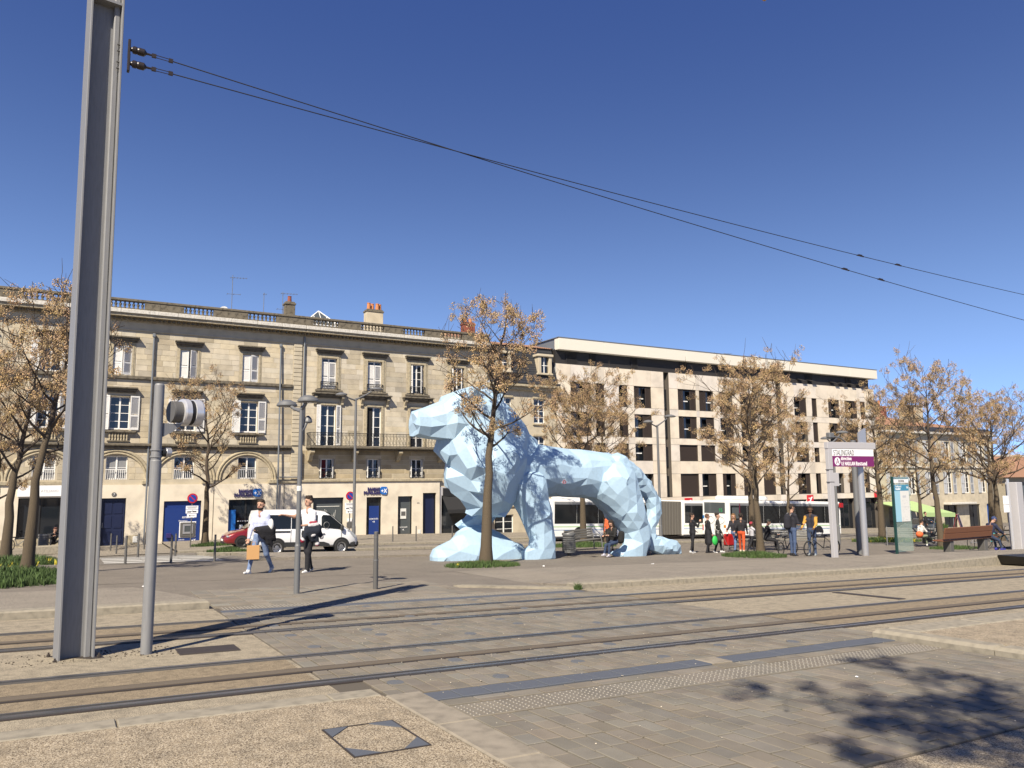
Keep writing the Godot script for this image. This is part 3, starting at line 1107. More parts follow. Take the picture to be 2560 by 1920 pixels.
func cut(list: Array, x0: float, x1: float) -> Array:
	var out := []
	for s in list:
		if s[1] <= x0 or s[0] >= x1:
			out.append(s)
			continue
		if s[0] < x0:
			out.append([s[0], x0])
		if s[1] > x1:
			out.append([x1, s[1]])
	return out

# courses of cut stone laid proud of a wall, leaving out the rectangles in holes; returns the stones as [x0, x1, y0, y1]
func courses(x0: float, x1: float, y0: float, y1: float, h: float, l: float, holes: Array, rr: RandomNumberGenerator) -> Array:
	var out := []
	var rows := maxi(1, int(round((y1 - y0) / h)))
	var hh := (y1 - y0) / rows
	for r in rows:
		var a := y0 + r * hh
		var segs := []
		var x := x0 - rr.randf() * l
		while x < x1:
			var w := l * rr.randf_range(0.7, 1.3)
			if x + w > x0:
				segs.append([maxf(x, x0), minf(x + w, x1)])
			x += w
		for q in holes:
			if q[1] < a + hh - 0.02 and q[3] > a + 0.02:
				segs = cut(segs, q[0], q[2])
		for s in segs:
			if s[1] - s[0] > 0.06:
				out.append([s[0], s[1], a, a + hh])
	return out

func stone_color(rr: RandomNumberGenerator, base: Color, spread: float) -> Color:
	var f := 1.0 + rr.randf_range(-spread, spread)
	if rr.randf() < 0.10:
		f *= 0.86
	var w := rr.randf_range(-0.06, 0.06)
	return Color(base.r * f * (1.0 + w * 0.4), base.g * f, base.b * f * (1.0 - w))

func lay_stones(b: Node3D, stones: Array, z: float, base: Color, spread: float, m: String, called: String, singles: int, rr: RandomNumberGenerator, gap := 0.006) -> void:
	var rest := MB.new()
	var k := 0
	var soot := FastNoiseLite.new()
	soot.seed = 12
	soot.frequency = 1.0
	soot.fractal_octaves = 3
	for s in stones:
		var mb: MB = MB.new() if k < singles else rest
		mb.col = stone_color(rr, base, spread)
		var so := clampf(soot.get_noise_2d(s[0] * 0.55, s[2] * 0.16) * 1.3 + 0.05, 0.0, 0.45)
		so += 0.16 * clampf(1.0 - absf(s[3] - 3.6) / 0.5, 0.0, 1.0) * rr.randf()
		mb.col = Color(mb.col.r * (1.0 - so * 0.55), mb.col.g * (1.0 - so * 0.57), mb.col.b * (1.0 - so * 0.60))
		var o := rr.randf_range(0.008, 0.013)
		var p := [Vector3(s[0] + gap, s[2] + gap, z), Vector3(s[1] - gap, s[2] + gap, z), Vector3(s[1] - gap, s[3] - gap, z), Vector3(s[0] + gap, s[3] - gap, z)]
		var q := []
		for i in 4:
			q.append(p[i] + Vector3([0.004, -0.004, -0.004, 0.004][i], [0.004, 0.004, -0.004, -0.004][i], o))
		mb.quad(q[0], q[1], q[2], q[3])
		for i in 4:
			mb.quad(p[i], p[(i + 1) % 4], q[(i + 1) % 4], q[i])
		if k < singles:
			part(called, mb, M[m], b)
		k += 1
	if rest.size():
		part(called + "s_beyond", rest, M[m], b).set_meta("kind", "stuff")

func baluster_mesh(h: float) -> ArrayMesh:
	var b := MB.new()
	b.lathe([Vector2(0.075, 0), Vector2(0.075, 0.07), Vector2(0.045, 0.1), Vector2(0.085, 0.22), Vector2(0.088, 0.28), Vector2(0.04, h * 0.62), Vector2(0.038, h * 0.78), Vector2(0.06, h * 0.84), Vector2(0.045, h * 0.9), Vector2(0.075, h * 0.93), Vector2(0.075, h)], Vector3.ZERO, 8)
	return b.mesh()

func arch_pts(cx: float, cy: float, r: float, n: int) -> Array:
	var o := []
	for i in n + 1:
		var a := PI - PI * i / n
		o.append(Vector2(cx + r * cos(a), cy + r * sin(a)))
	return o

func bank_sign(b: Node3D, xl: float, xr: float, y0: float, y1: float, zw: float) -> void:
	var logo_w := 0.50
	var s := MB.new()
	var c := 0.09
	var x0 := xr - logo_w
	s.prism(PackedVector2Array([Vector2(x0 + c, y0 - 0.0), Vector2(xr - c, y0 - 0.04), Vector2(xr, y0 + 0.08), Vector2(xr, y1), Vector2(xr - c, y1 + 0.06), Vector2(x0 + c, y1 + 0.06), Vector2(x0, y1 - 0.05), Vector2(x0, y0 + 0.1)]), ZF + 0.08, ZF + 0.24)
	var o := part("logo_box", s, M.bank_bright, b)
	letters("logo_text", "+X", 0.27, M.white, o, Vector3((x0 + xr) / 2, (y0 + y1) / 2 - 0.0, ZF + 0.247), 0.0, 0.02, "Droid Sans", 700)
	var w := x0 - xl - 0.02
	letters("lettering", "BANQUE", 0.22, M.bank_purple, b, Vector3(x0 - w * 0.40, (y0 + y1) / 2 + 0.13, zw), 0.0, 0.04, "Droid Sans", 700, w * 0.74)
	letters("lettering", "POPULAIRE", 0.22, M.bank_purple, b, Vector3(x0 - w * 0.5, (y0 + y1) / 2 - 0.12, zw), 0.0, 0.04, "Droid Sans", 700, w)

func chimney(label: String, x0: float, x1: float, z0: float, z1: float, y0: float, y1: float, m: String, pots: Array, pot_h: float, pm: String) -> void:
	var t := thing("chimney", label, "chimney", Vector3((x0 + x1) / 2, y0, (z0 + z1) / 2))
	var hx := (x1 - x0) / 2
	var hz := (z1 - z0) / 2
	var s := MB.new()
	s.box(-hx, hx, 0, y1 - y0 - 0.22, -hz, hz, 0.015)
	part("stack", s, M[m], t)
	var c := MB.new()
	c.box(-hx - 0.05, hx + 0.05, y1 - y0 - 0.23, y1 - y0 - 0.1, -hz - 0.05, hz + 0.05, 0.02)
	c.box(-hx + 0.02, hx - 0.02, y1 - y0 - 0.101, y1 - y0, -hz + 0.02, hz - 0.02, 0.02)
	part("cap", c, M.lime_dirty if m != "brick_red" else M[m], t)
	for p in pots:
		var q := MB.new()
		q.lathe([Vector2(0.15, 0), Vector2(0.125, pot_h * 0.9), Vector2(0.14, pot_h * 0.92), Vector2(0.14, pot_h), Vector2(0.1, pot_h), Vector2(0.09, pot_h * 0.3)], Vector3(p[0], y1 - y0 - 0.01, p[1]), 10)
		part("chimney_pot", q, M[pm], t)

func antenna(label: String, x: float, z: float, y0: float, y1: float, arms: Array) -> void:
	var t := thing("roof_antenna", label, "antenna", Vector3(x, y0, z))
	var s := MB.new()
	s.rod(Vector3.ZERO, Vector3(0, y1 - y0, 0), 0.022, 6)
	part("mast", s, M.post_grey, t)
	for a in arms:   # height, left reach, right reach, elements
		var r := MB.new()
		var y: float = a[0] - y0
		r.rod(Vector3(-a[1], y - 0.06 * a[1], 0.03), Vector3(a[2], y + 0.06 * a[2], 0.03), 0.013, 5)
		for i in a[3]:
			var xx := lerpf(-a[1] + 0.03, a[2] - 0.02, float(i) / maxi(1, a[3] - 1))
			var e: float = 0.14 + 0.1 * (1.0 - float(i) / a[3])
			r.rod(Vector3(xx, y + 0.06 * xx, -e), Vector3(xx, y + 0.06 * xx, e), 0.009, 4)
			r.rod(Vector3(xx, y + 0.06 * xx - 0.04, 0), Vector3(xx, y + 0.06 * xx + 0.05, 0), 0.009, 4)
		part("aerial", r, M.post_grey, t)

func tile_roof(called: String, b: Node3D, p: Array, cols: int, m: String) -> void:   # p: eave left, eave right, ridge right, ridge left
	var mb := MB.new()
	var up: Vector3 = (p[1] - p[0]).cross(p[3] - p[0]).normalized()
	for i in cols:
		var a := float(i) / cols
		var c := (i + 0.5) / cols
		var d := float(i + 1) / cols
		var la: Vector3 = p[0].lerp(p[1], a)
		var lc: Vector3 = p[0].lerp(p[1], c) + up * 0.07
		var ld: Vector3 = p[0].lerp(p[1], d)
		var ta: Vector3 = p[3].lerp(p[2], a)
		var tc: Vector3 = p[3].lerp(p[2], c) + up * 0.07
		var td: Vector3 = p[3].lerp(p[2], d)
		mb.quad(la, lc, tc, ta)
		mb.quad(lc, ld, td, tc)
		mb.tri(la, ld, lc)
	part(called, mb, M[m], b)

func buildings() -> void:
	limestone_left()
	limestone_right()
	roofscape()
	mansard_house()
	modern_block()
	far_houses()

func cornice(b: Node3D, x0: float, x1: float) -> void:
	var c := MB.new()
	c.box(x0, x1, 10.70, 10.80, ZF, ZF + 0.07, 0.012)
	c.box(x0, x1, 10.80, 11.22, ZF, ZF + 0.03)
	part("frieze", c, M.lime_wall, b)
	var m := MB.new()
	m.box(x0, x1, 11.22, 11.30, ZF, ZF + 0.10, 0.01)
	m.box(x0, x1, 11.44, 11.62, ZF, ZF + 0.62, 0.015)
	m.box(x0, x1, 11.30, 11.44, ZF, ZF + 0.20)
	part("cornice", m, M.lime_trim, b)
	var d := MB.new()
	var x := x0 + 0.1
	while x < x1 - 0.1:
		d.box(x, x + 0.13, 11.30, 11.436, ZF + 0.2, ZF + 0.40)
		x += 0.27
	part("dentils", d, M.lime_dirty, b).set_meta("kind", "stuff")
	var e := MB.new()
	var n := maxi(1, int((x1 - x0) / 1.55))
	for i in n:
		e.box(lerpf(x0, x1, float(i) / n) + 0.004, lerpf(x0, x1, float(i + 1) / n) - 0.004, 11.62, 11.86, ZF - 0.1, ZF + 0.72 + 0.004 * (i % 3), 0.02)
	part("cornice_edge", e, M.cornice_white, b)

func balustrade(b: Node3D, x0: float, x1: float, bays: Array) -> void:
	var top := MB.new()
	top.box(x0, x1, 12.42, 12.56, ZF - 0.05, ZF + 0.36, 0.02)
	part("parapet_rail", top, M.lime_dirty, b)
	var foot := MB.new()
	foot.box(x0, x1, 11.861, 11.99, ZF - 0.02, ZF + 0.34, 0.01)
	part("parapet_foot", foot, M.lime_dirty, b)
	var x := x0
	var bm := baluster_mesh(0.43)
	var rr := RandomNumberGenerator.new()
	rr.seed = 77
	for q in bays:
		var a := x
		while a < q[0] - 0.05:
			var e: float = q[0] if q[0] - a < 1.4 else a + 0.86
			var p := MB.new()
			p.box(a + 0.004, e - 0.004, 11.992, 12.418, ZF + 0.03, ZF + 0.30 + rr.randf_range(0, 0.012), 0.008)
			part("parapet_block", p, M.lime_dirty, b)
			a = e
		var n := int((q[1] - q[0]) / 0.235)
		for i in n:
			var o := partm("baluster", bm, M.lime_dirty, b)
			o.position = Vector3(q[0] + (i + 0.5) * (q[1] - q[0]) / n, 11.99, ZF + 0.16)
		x = q[1]
	var p := MB.new()
	if x < x1 - 0.05:
		p.box(x + 0.004, x1, 11.992, 12.418, ZF + 0.03, ZF + 0.30, 0.008)
		part("parapet_block", p, M.lime_dirty, b)

func limestone_left() -> void:
	var b := thing("stone_building", "old limestone building with white shutters, arched windows and a stone balustrade", "building")
	var rr := RandomNumberGenerator.new()
	rr.seed = 11
	var X0 := -12.0
	var X1 := 12.86
	var ups := []
	var lows := []
	var arcs := []
	for c in [-8.78, -5.0, -1.38, 2.24, 5.87, 9.55]:
		ups.append([c - 0.50, 8.0, c + 0.50, 9.76])
		lows.append([c - 0.53, 4.72, c + 0.53, 6.70])
		arcs.append([c - 0.56, 1.86, c + 0.56, 3.22])
	var ground := [[-11.6, -2.2, -8.0, 0.8], [-7.4, -2.2, -3.6, 0.8], [-2.45, -2.3, -0.43, 0.86], [1.56, -2.0, 2.83, 0.79], [4.85, -2.2, 6.93, 0.56], [8.52, -2.2, 10.62, 0.58]]
	var holes := ups + lows + arcs + ground
	var w := MB.new()
	wall(w, X0, X1, -4.5, 11.0, ups + lows + arcs + ground, ZF, 0.24)
	var shell := MB.new()
	block_back(shell, X0, X1, -4.5, 11.7, ZF, ZF - 11)
	part("shell", shell, M.lime_wall, b)
	part("wall", w, M.lime_wall, b)
	# rendered ground floor with its openings
	var gw := MB.new()
	wall(gw, X0, X1, -4.5, 1.55, ground, ZF + 0.12, 0.32)
	gw.quad(Vector3(X0, 1.55, ZF + 0.12), Vector3(X1, 1.55, ZF + 0.12), Vector3(X1, 1.55, ZF), Vector3(X0, 1.55, ZF))
	part("ground_floor_wall", gw, M.shop_render, b)
	# cut stones of the upper floors
	var block := []
	for h in ups:
		block.append([h[0] - 0.2, h[1] - 0.05, h[2] + 0.2, h[3] + 0.2])
	for h in lows:
		block.append([h[0] - 0.1, h[1] - 0.6, h[2] + 0.1, h[3] + 0.12])
	for h in arcs:
		block.append([h[0] - 0.1, h[1] - 0.1, h[2] + 0.1, h[3] + 0.1])
	var st := []
	st += courses(0.3, X1 - 0.62, 7.98, 10.66, 0.335, 0.82, block, rr)
	st += courses(0.3, X1 - 0.62, 3.98, 7.74, 0.335, 0.82, block, rr)
	st += courses(0.3, X1 - 0.62, 1.86, 3.62, 0.35, 0.85, block, rr)
	st += courses(X0, 0.3, 7.98, 10.66, 0.335, 0.82, block, rr)
	st += courses(X0, 0.3, 3.98, 7.74, 0.335, 0.82, block, rr)
	st += courses(X0, 0.3, 1.86, 3.62, 0.35, 0.85, block, rr)
	lay_stones(b, st, ZF, Color(0.60, 0.525, 0.39), 0.09, "ashlar", "stone", 300, rr)
	# horizontal mouldings
	var s := MB.new()
	s.box(X0, X1 - 0.62, 7.76, 7.97, ZF, ZF + 0.16, 0.03)
	part("string_course", s, M.lime_dirty, b)
	var s2 := MB.new()
	s2.box(X0, X1 - 0.62, 3.80, 3.96, ZF, ZF + 0.30, 0.03)
	s2.box(X0, X1 - 0.62, 3.66, 3.80, ZF, ZF + 0.14, 0.02)
	part("string_course", s2, M.lime_dirty, b)
	var s3 := MB.new()
	for q in [[X0, 0.4], [3.6, 4.2], [6.9, 7.6], [10.85, X1]]:
		s3.box(q[0], q[1], 1.56, 1.80, ZF, ZF + 0.22, 0.03)
	part("string_course", s3, M.lime_trim, b)
	# quoins at the party wall
	for i in 24:
		var y := 3.98 + i * 0.282
		if y > 10.6:
			break
		var q := MB.new()
		q.box(X1 - 0.60, X1 - 0.06, y + 0.02, y + 0.27, ZF, ZF + 0.07, 0.012)
		part("quoin", q, M.lime_wall, b)
	for i in 8:
		var q := MB.new()
		q.box(X1 - 0.60, X1 - 0.06, 1.85 + i * 0.225, 2.06 + i * 0.225, ZF, ZF + 0.07, 0.012)
		part("quoin", q, M.lime_wall, b)
	# upper windows: shutters pulled to
	for i in ups.size():
		var h: Array = ups[i]
		hood(b, h[0] - 0.34, h[2] + 0.34, 10.29, ZF, 0.36)
		surround(b, h[0], h[1] - 0.02, h[2], h[3], ZF, 0.17, 0.05)
		casement(b, h[0], h[1], h[2], h[3], ZF - 0.2, "glass")
		if i == 2:
			shutter(b, h[0] - 0.5, h[1], h[3], 0.48, ZF + 0.03, 0.0, "shutter_white")
			shutter(b, h[2] + 0.02, h[1], h[3], 0.48, ZF + 0.03, 0.0, "shutter_white")
		else:
			shutter(b, h[0] + 0.01, h[1] + 0.02, h[3] - 0.02, 0.485, ZF - 0.10, -0.10, "shutter_white")
			var o: float = [0.3, 0.35, 0.0, 0.42, 0.62, 0.30][i]
			shutter(b, h[2] - 0.01, h[1] + 0.02, h[3] - 0.02, 0.485, ZF - 0.06, PI + o, "shutter_white")
	# first floor windows: shutters folded back, stone guard below
	var bm := baluster_mesh(0.36)
	for i in lows.size():
		var h: Array = lows[i]
		hood(b, h[0] - 0.36, h[2] + 0.36, 7.26, ZF, 0.36)
		surround(b, h[0], h[1] + 0.1, h[2], h[3], ZF, 0.09, 0.05)
		casement(b, h[0], h[1] + 0.06, h[2], h[3], ZF - 0.2, "glass", 3)
		shutter(b, h[0] - 0.50, h[1] + 0.03, h[3] + 0.06, 0.49, ZF + 0.055, -0.06, "shutter_white")
		shutter(b, h[2] + 0.50, h[1] + 0.03, h[3] + 0.06, 0.49, ZF + 0.10, PI + 0.1, "shutter_white")
		var sill := MB.new()
		sill.box(h[0] - 0.4, h[2] + 0.4, 4.58, 4.70, ZF, ZF + 0.24, 0.02)
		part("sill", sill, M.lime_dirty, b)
		var bay := MB.new()
		bay.box(h[0] - 0.05, h[2] + 0.05, 4.05, 4.13, ZF, ZF + 0.16, 0.01)
		part("guard_foot", bay, M.lime_dirty, b)
		for k in 7:
			var o := partm("guard_baluster", bm, M.lime_trim, b)
			o.position = Vector3(h[0] + 0.08 + k * 0.15, 4.13, ZF + 0.09)
			o.scale = Vector3(0.75, 1.2, 0.75)
	# mezzanine windows in blind arches
	for i in arcs.size():
		var h: Array = arcs[i]
		var cx: float = (h[0] + h[2]) / 2
		for k in 2:
			var a := MB.new()
			var pts := []
			for p in arch_pts(cx, 1.78, 1.60 + k * 0.16, 22):
				pts.append(Vector3(p.x, p.y, ZF + 0.02))
			a.tube(pts, [0.075 + 0.02 * k], 6)
			part("arch_moulding", a, M.lime_trim, b)
		casement(b, h[0], h[1], h[2], h[3], ZF - 0.2, "glass_curtain" if i in [2, 3] else "glass", 1)
		var r := MB.new()
		r.box(h[0], h[2], 2.42, 2.46, ZF - 0.03, ZF + 0.01)
		for k in 11:
			r.box(h[0] + 0.02 + k * 0.107, h[0] + 0.045 + k * 0.107, 1.88, 2.42, ZF - 0.022, ZF + 0.002)
		part("guard_rail", r, M.window_white if i != 5 else M.shutter_grey, b)
	cornice(b, X0, X1)
	balustrade(b, X0, X1 + 0.005, [[-10.6, -8.9], [-6.5, -4.9], [-2.9, -1.1], [0.4, 3.25], [5.45, 7.15], [9.25, 11.0]])
	# downpipes
	for x in [3.86, 11.39]:
		var p := MB.new()
		p.rod(Vector3(x, 10.35, ZF + 0.14), Vector3(x, 1.9, ZF + 0.38 if x > 5 else ZF + 0.14), 0.055, 8)
		p.rod(Vector3(x, 1.9, ZF + 0.30), Vector3(x, -1.9, ZF + 0.26), 0.055, 8)
		p.box(x - 0.09, x + 0.09, 10.38, 10.6, ZF + 0.03, ZF + 0.22, 0.03)
		part("downpipe", p, M.zinc, b)
	# ground floor: shop, blue door, cash machine, bank window
	var sh := MB.new()
	sh.box(-2.5, -0.4, 0.95, 1.55, ZF + 0.13, ZF + 0.26, 0.01)
	var sg := part("shop_sign", sh, M.white, b)
	letters("lettering", "ATILIANO", 0.14, M.shutter_grey, sg, Vector3(-1.0, 1.25, ZF + 0.265), 0.0, 0.01)
	for g in [0, 1, 2]:
		var h: Array = ground[g]
		var o := casement(b, h[0], h[1], h[2], h[3], ZF - 0.16, "glass", 0, "black", 2)
		o.name = "shop_window"
	var d := MB.new()
	d.box(1.58, 2.81, -2.0, 0.77, ZF - 0.17, ZF - 0.1, 0.01)
	for k in 3:
		d.box(1.70, 2.14, -1.75 + k * 0.82, -1.05 + k * 0.82, ZF - 0.1, ZF - 0.075, 0.012)
		d.box(2.25, 2.69, -1.75 + k * 0.82, -1.05 + k * 0.82, ZF - 0.1, ZF - 0.075, 0.012)
	var dr := part("door", d, M.door_blue, b)
	var hd := MB.new()
	hd.box(1.66, 1.69, -0.9, -0.6, ZF - 0.1, ZF - 0.04, 0.01)
	part("handle", hd, M.alu, dr)
	var pq := MB.new()
	pq.lathe([Vector2(0.13, 0), Vector2(0.13, 0.02), Vector2(0.0, 0.03)], Vector3(2.19, 1.0, ZF + 0.12), 16, Basis(Vector3.RIGHT, PI / 2))
	var pl := part("number_plaque", pq, M.post_dark, b)
	letters("lettering", "7", 0.14, M.white, pl, Vector3(2.19, 1.0, ZF + 0.155), 0.0, 0.005)
	var sk := MB.new()
	sk.box(X0, 1.45, -4.4, -1.35, ZF + 0.121, ZF + 0.15, 0.01)
	sk.box(2.95, 3.60, -4.4, -1.36, ZF + 0.121, ZF + 0.15, 0.01)
	part("plinth", sk, M.lime_trim, b)
	var bx := MB.new()
	bx.box(3.28, 3.53, -1.78, -1.42, ZF + 0.15, ZF + 0.18, 0.01)
	part("meter_box", bx, M.paper, b)
	var at := MB.new()
	at.box(4.87, 6.91, -2.3, 0.18, ZF - 0.14, ZF + 0.04, 0.01)
	at.box(4.87, 6.91, 0.181, 0.54, ZF - 0.18, ZF - 0.06, 0.01)
	var ap := part("bank_panel", at, M.bank_blue, b)
	var am := MB.new()
	am.box(5.76, 6.69, -1.62, -0.68, ZF + 0.041, ZF + 0.06, 0.008)
	part("machine_border", am, M.white, ap)
	var an := MB.new()
	an.box(5.80, 6.65, -1.58, -0.72, ZF + 0.06, ZF + 0.12, 0.03)
	part("cash_machine", an, M.post_dark, ap)
	var ao := MB.new()
	for q in [[5.95, 6.52, -1.40, -1.28], [5.95, 6.52, -0.93, -0.83], [5.95, 6.05, -1.279, -0.931], [6.42, 6.52, -1.279, -0.931]]:
		ao.box(q[0], q[1], q[2], q[3], ZF + 0.121, ZF + 0.15, 0.01)
	part("machine_bezel", ao, M.alu, ap)
	var asn := MB.new()
	asn.box(6.051, 6.419, -1.279, -0.931, ZF + 0.121, ZF + 0.13)
	part("screen", asn, M.glass_grey, ap)
	letters("lettering", "DISTRIBUTEUR", 0.10, M.white, ap, Vector3(6.22, -0.42, ZF + 0.045), 0.0, 0.006, "Droid Sans", 700, 0.66)
	letters("lettering", "Bienvenue", 0.075, M.white, ap, Vector3(5.95, -0.62, ZF + 0.045), 0.0, 0.006)
	letters("lettering", "+X", 0.15, M.white, ap, Vector3(6.58, -1.80, ZF + 0.045), 0.0, 0.006, "Droid Sans", 700)
	letters("lettering", "24h/24", 0.075, M.white, ap, Vector3(5.9, -1.74, ZF + 0.045), 0.0, 0.006)
	var lb := MB.new()
	lb.box(5.05, 5.32, -1.6, -1.32, ZF + 0.041, ZF + 0.2, 0.02)
	part("letter_box", lb, M.bank_purple, ap)
	# bank entrance
	var h: Array = ground[5]
	var o := casement(b, h[0], h[1], h[2], h[3], ZF - 0.16, "glass", 0, "black", 2)
	o.name = "bank_entrance"
	var po := MB.new()
	po.box(8.55, 8.98, -2.1, -0.05, ZF - 0.1, ZF - 0.06)
	part("blue_poster", po, M.bank_bright, o)
	for q in [[9.22, 9.42, -1.3, -0.98], [9.62, 9.84, -1.28, -0.95]]:
		var nt := MB.new()
		nt.box(q[0], q[1], q[2], q[3], ZF - 0.1, ZF - 0.08)
		part("notice", nt, M.white, o)
	for k in 8:
		for y in [-0.78, -1.55]:
			var nt := MB.new()
			nt.box(9.10 + k * 0.14, 9.18 + k * 0.14, y, y + 0.06, ZF - 0.1, ZF - 0.09)
			part("window_mark", nt, M.white, o)
	bank_sign(b, 8.78, 10.43, 0.76, 1.18, ZF + 0.17)
	var jn := MB.new()
	for x in [7.6, 11.85]:
		jn.box(x, x + 0.03, -1.9, 1.5, ZF + 0.121, ZF + 0.135)
	part("cable_duct", jn, M.lime_dirty, b)

func limestone_right() -> void:
	var b := thing("stone_building", "limestone building with a long wrought iron balcony above the bank windows", "building")
	var rr := RandomNumberGenerator.new()
	rr.seed = 29
	var X0 := 12.875
	var X1 := 26.72
	var cs := [14.64, 17.86, 21.04, 24.24]
	var ups := []
	var fds := []
	var mez := []
	for c in cs:
		ups.append([c - 0.52, 7.82, c + 0.52, 9.9])
		fds.append([c - 0.52, 3.97, c + 0.52, 6.72])
		mez.append([c - 0.50, 1.86, c + 0.50, 3.15])
	var shop := [[13.74, -1.95, 15.77, 0.60], [17.36, -2.1, 18.43, 0.58], [19.61, -2.05, 20.69, 0.60], [21.47, -2.4, 22.50, 0.80]]
	var shop2 := [[22.95, -2.5, 26.2, 0.60]]
	var w := MB.new()
	wall(w, X0, X1, -4.5, 11.0, ups + fds + mez + shop + shop2, ZF, 0.24)
	part("wall", w, M.lime_smooth, b)
	var shell := MB.new()
	block_back(shell, X0, X1, -4.5, 11.7, ZF, ZF - 11)
	part("shell", shell, M.lime_wall, b)
	var gw := MB.new()
	wall(gw, X0, 22.76, -4.5, 1.62, shop, ZF + 0.16, 0.36)
	gw.quad(Vector3(22.76, -4.5, ZF + 0.16), Vector3(22.76, -4.5, ZF), Vector3(22.76, 1.62, ZF), Vector3(22.76, 1.62, ZF + 0.16))
	part("ground_floor_wall", gw, M.shop_render, b)
	var gw2 := MB.new()
	wall(gw2, 22.77, X1, -4.5, 1.20, shop2, ZF + 0.05, 0.30)
	part("shop_front", gw2, M.sign_grey, b)
	var s := MB.new()
	s.box(X0, 22.9, 1.62, 1.82, ZF, ZF + 0.26, 0.03)
	part("string_course", s, M.lime_trim, b)
	# faint courses on the upper floors, deep channels on the mezzanine
	var block := []
	for h in ups:
		block.append([h[0] - 0.3, h[1] - 0.2, h[2] + 0.3, h[3] + 0.3])
	for h in fds:
		block.append([h[0] - 0.3, h[1] - 0.1, h[2] + 0.3, h[3] + 0.25])
	var st := courses(X0 + 0.05, X1, 4.0, 10.66, 0.36, 1.05, block, rr)
	lay_stones(b, st, ZF, Color(0.62, 0.545, 0.41), 0.035, "ashlar", "stone", 200, rr, 0.003)
	var blk := []
	for h in mez:
		blk.append([h[0] - 0.06, h[1], h[2] + 0.06, h[3] + 0.1])
	var ch := courses(X0 + 0.05, X1, 1.84, 3.70, 0.31, 2.2, blk, rr)
	lay_stones(b, ch, ZF, Color(0.46, 0.385, 0.26), 0.08, "ashlar", "channelled_stone", 90, rr, 0.016)
	for i in 4:
		var h: Array = ups[i]
		hood(b, cs[i] - 0.96, cs[i] + 0.96, 10.49, ZF, 0.34)
		surround(b, h[0], h[1], h[2], h[3], ZF, 0.28, 0.08)
		var sl := MB.new()
		sl.box(cs[i] - 0.92, cs[i] + 0.92, 7.62, 7.76, ZF, ZF + 0.16, 0.02)
		part("sill", sl, M.lime_dirty, b)
		casement(b, h[0] + 0.04, h[1], h[2] - 0.04, h[3], ZF - 0.2, "glass", 3)
		if i < 2:
			shutter(b, h[0] + 0.03, h[1] + 0.02, h[3] - 0.25, 0.47, ZF - 0.13, -0.03, "shutter_white")
			shutter(b, h[2] - 0.03, h[1] + 0.02, h[3] - 0.25, 0.47, ZF - 0.09, PI + 0.03, "shutter_white")
		else:
			shutter(b, h[0] + 0.03, h[1] + 0.02, h[3] - 0.1, 0.3, ZF - 0.15, -1.2, "shutter_white")
			shutter(b, h[2] - 0.03, h[1] + 0.02, h[3] - 0.1, 0.42, ZF - 0.12, PI + 0.9, "shutter_white")
		iron_rail("window_guard", b, cs[i] - 0.58, cs[i] + 0.58, 7.80, 8.30, ZF + 0.1, 0.2)
	for i in 4:
		var h: Array = fds[i]
		hood(b, cs[i] - 1.14, cs[i] + 1.14, 7.52, ZF, 0.5, true)
		surround(b, h[0], h[1], h[2], h[3], ZF, 0.2, 0.07)
		var o := casement(b, h[0], h[1], h[2], h[3], ZF - 0.2, "glass", 3)
		o.name = "french_window"
		if i == 1:
			var op := MB.new()
			op.box(h[0] + 0.05, cs[i] - 0.1, h[1] + 0.1, h[3] - 0.05, ZF - 0.14, ZF - 0.12)
			part("open_leaf_gap", op, M.interior, o)
		if i == 0 or i == 3:
			shutter(b, h[0] - 0.28, h[1] + 0.05, h[3], 0.28, ZF + 0.09, -0.05, "shutter_white")
			shutter(b, h[2] + 0.32, h[1] + 0.05, h[3], 0.32, ZF + 0.13, PI + 0.1, "shutter_white")
	for i in 4:
		var h: Array = mez[i]
		casement(b, h[0] + 0.1, h[1], h[2] - 0.1, h[3], ZF - 0.18, "glass", 1)
		if i == 0:
			var cu := MB.new()
			cu.box(h[0] + 0.16, cs[i] - 0.05, h[1] + 0.1, h[3] - 0.08, ZF - 0.155, ZF - 0.145)
			part("red_curtain", cu, M.curtain_red, b)
		shutter(b, h[0] + 0.02, h[1] + 0.02, h[3] - 0.02, 0.3, ZF - 0.16, -1.35, "shutter_white")
		shutter(b, h[2] - 0.02, h[1] + 0.02, h[3] - 0.02, 0.3, ZF - 0.16, PI + 1.25, "shutter_white")
		iron_rail("window_guard", b, h[0] - 0.04, h[2] + 0.04, 1.86, 2.32, ZF + 0.06, 0.2)
	# long balcony on brackets
	var bal := MB.new()
	bal.box(13.2, 25.4, 3.80, 3.97, ZF, ZF + 0.95, 0.03)
	bal.box(13.3, 25.3, 3.70, 3.80, ZF, ZF + 0.6, 0.02)
	var slabm := part("balcony", bal, M.lime_dirty, b)
	iron_rail("balcony_rail", slabm, 13.24, 25.36, 3.98, 4.84, ZF + 0.90, 0.235)
	for x in [13.24, 25.36]:
		var e := MB.new()
		e.box(x - 0.015, x + 0.015, 4.80, 4.84, ZF, ZF + 0.90)
		for k in 5:
			e.box(x - 0.01, x + 0.01, 3.98, 4.8, ZF + 0.1 + k * 0.17, ZF + 0.12 + k * 0.17)
		part("balcony_rail_end", e, M.iron, slabm)
	for x in [13.35, 16.3, 19.45, 22.65, 25.0]:
		var c := MB.new()
		var prof := PackedVector2Array([Vector2(0, 0), Vector2(0.8, 0), Vector2(0.8, -0.15), Vector2(0.5, -0.3), Vector2(0.3, -0.62), Vector2(0, -0.75)])
		c.xf = Transform3D(Basis(Vector3(0, 0, 1), Vector3(0, 1, 0), Vector3(-1, 0, 0)), Vector3(x + 0.24, 3.69, ZF + 0.012))
		c.prism(prof, 0.0, 0.26)
		part("bracket", c, M.lime_trim, slabm)
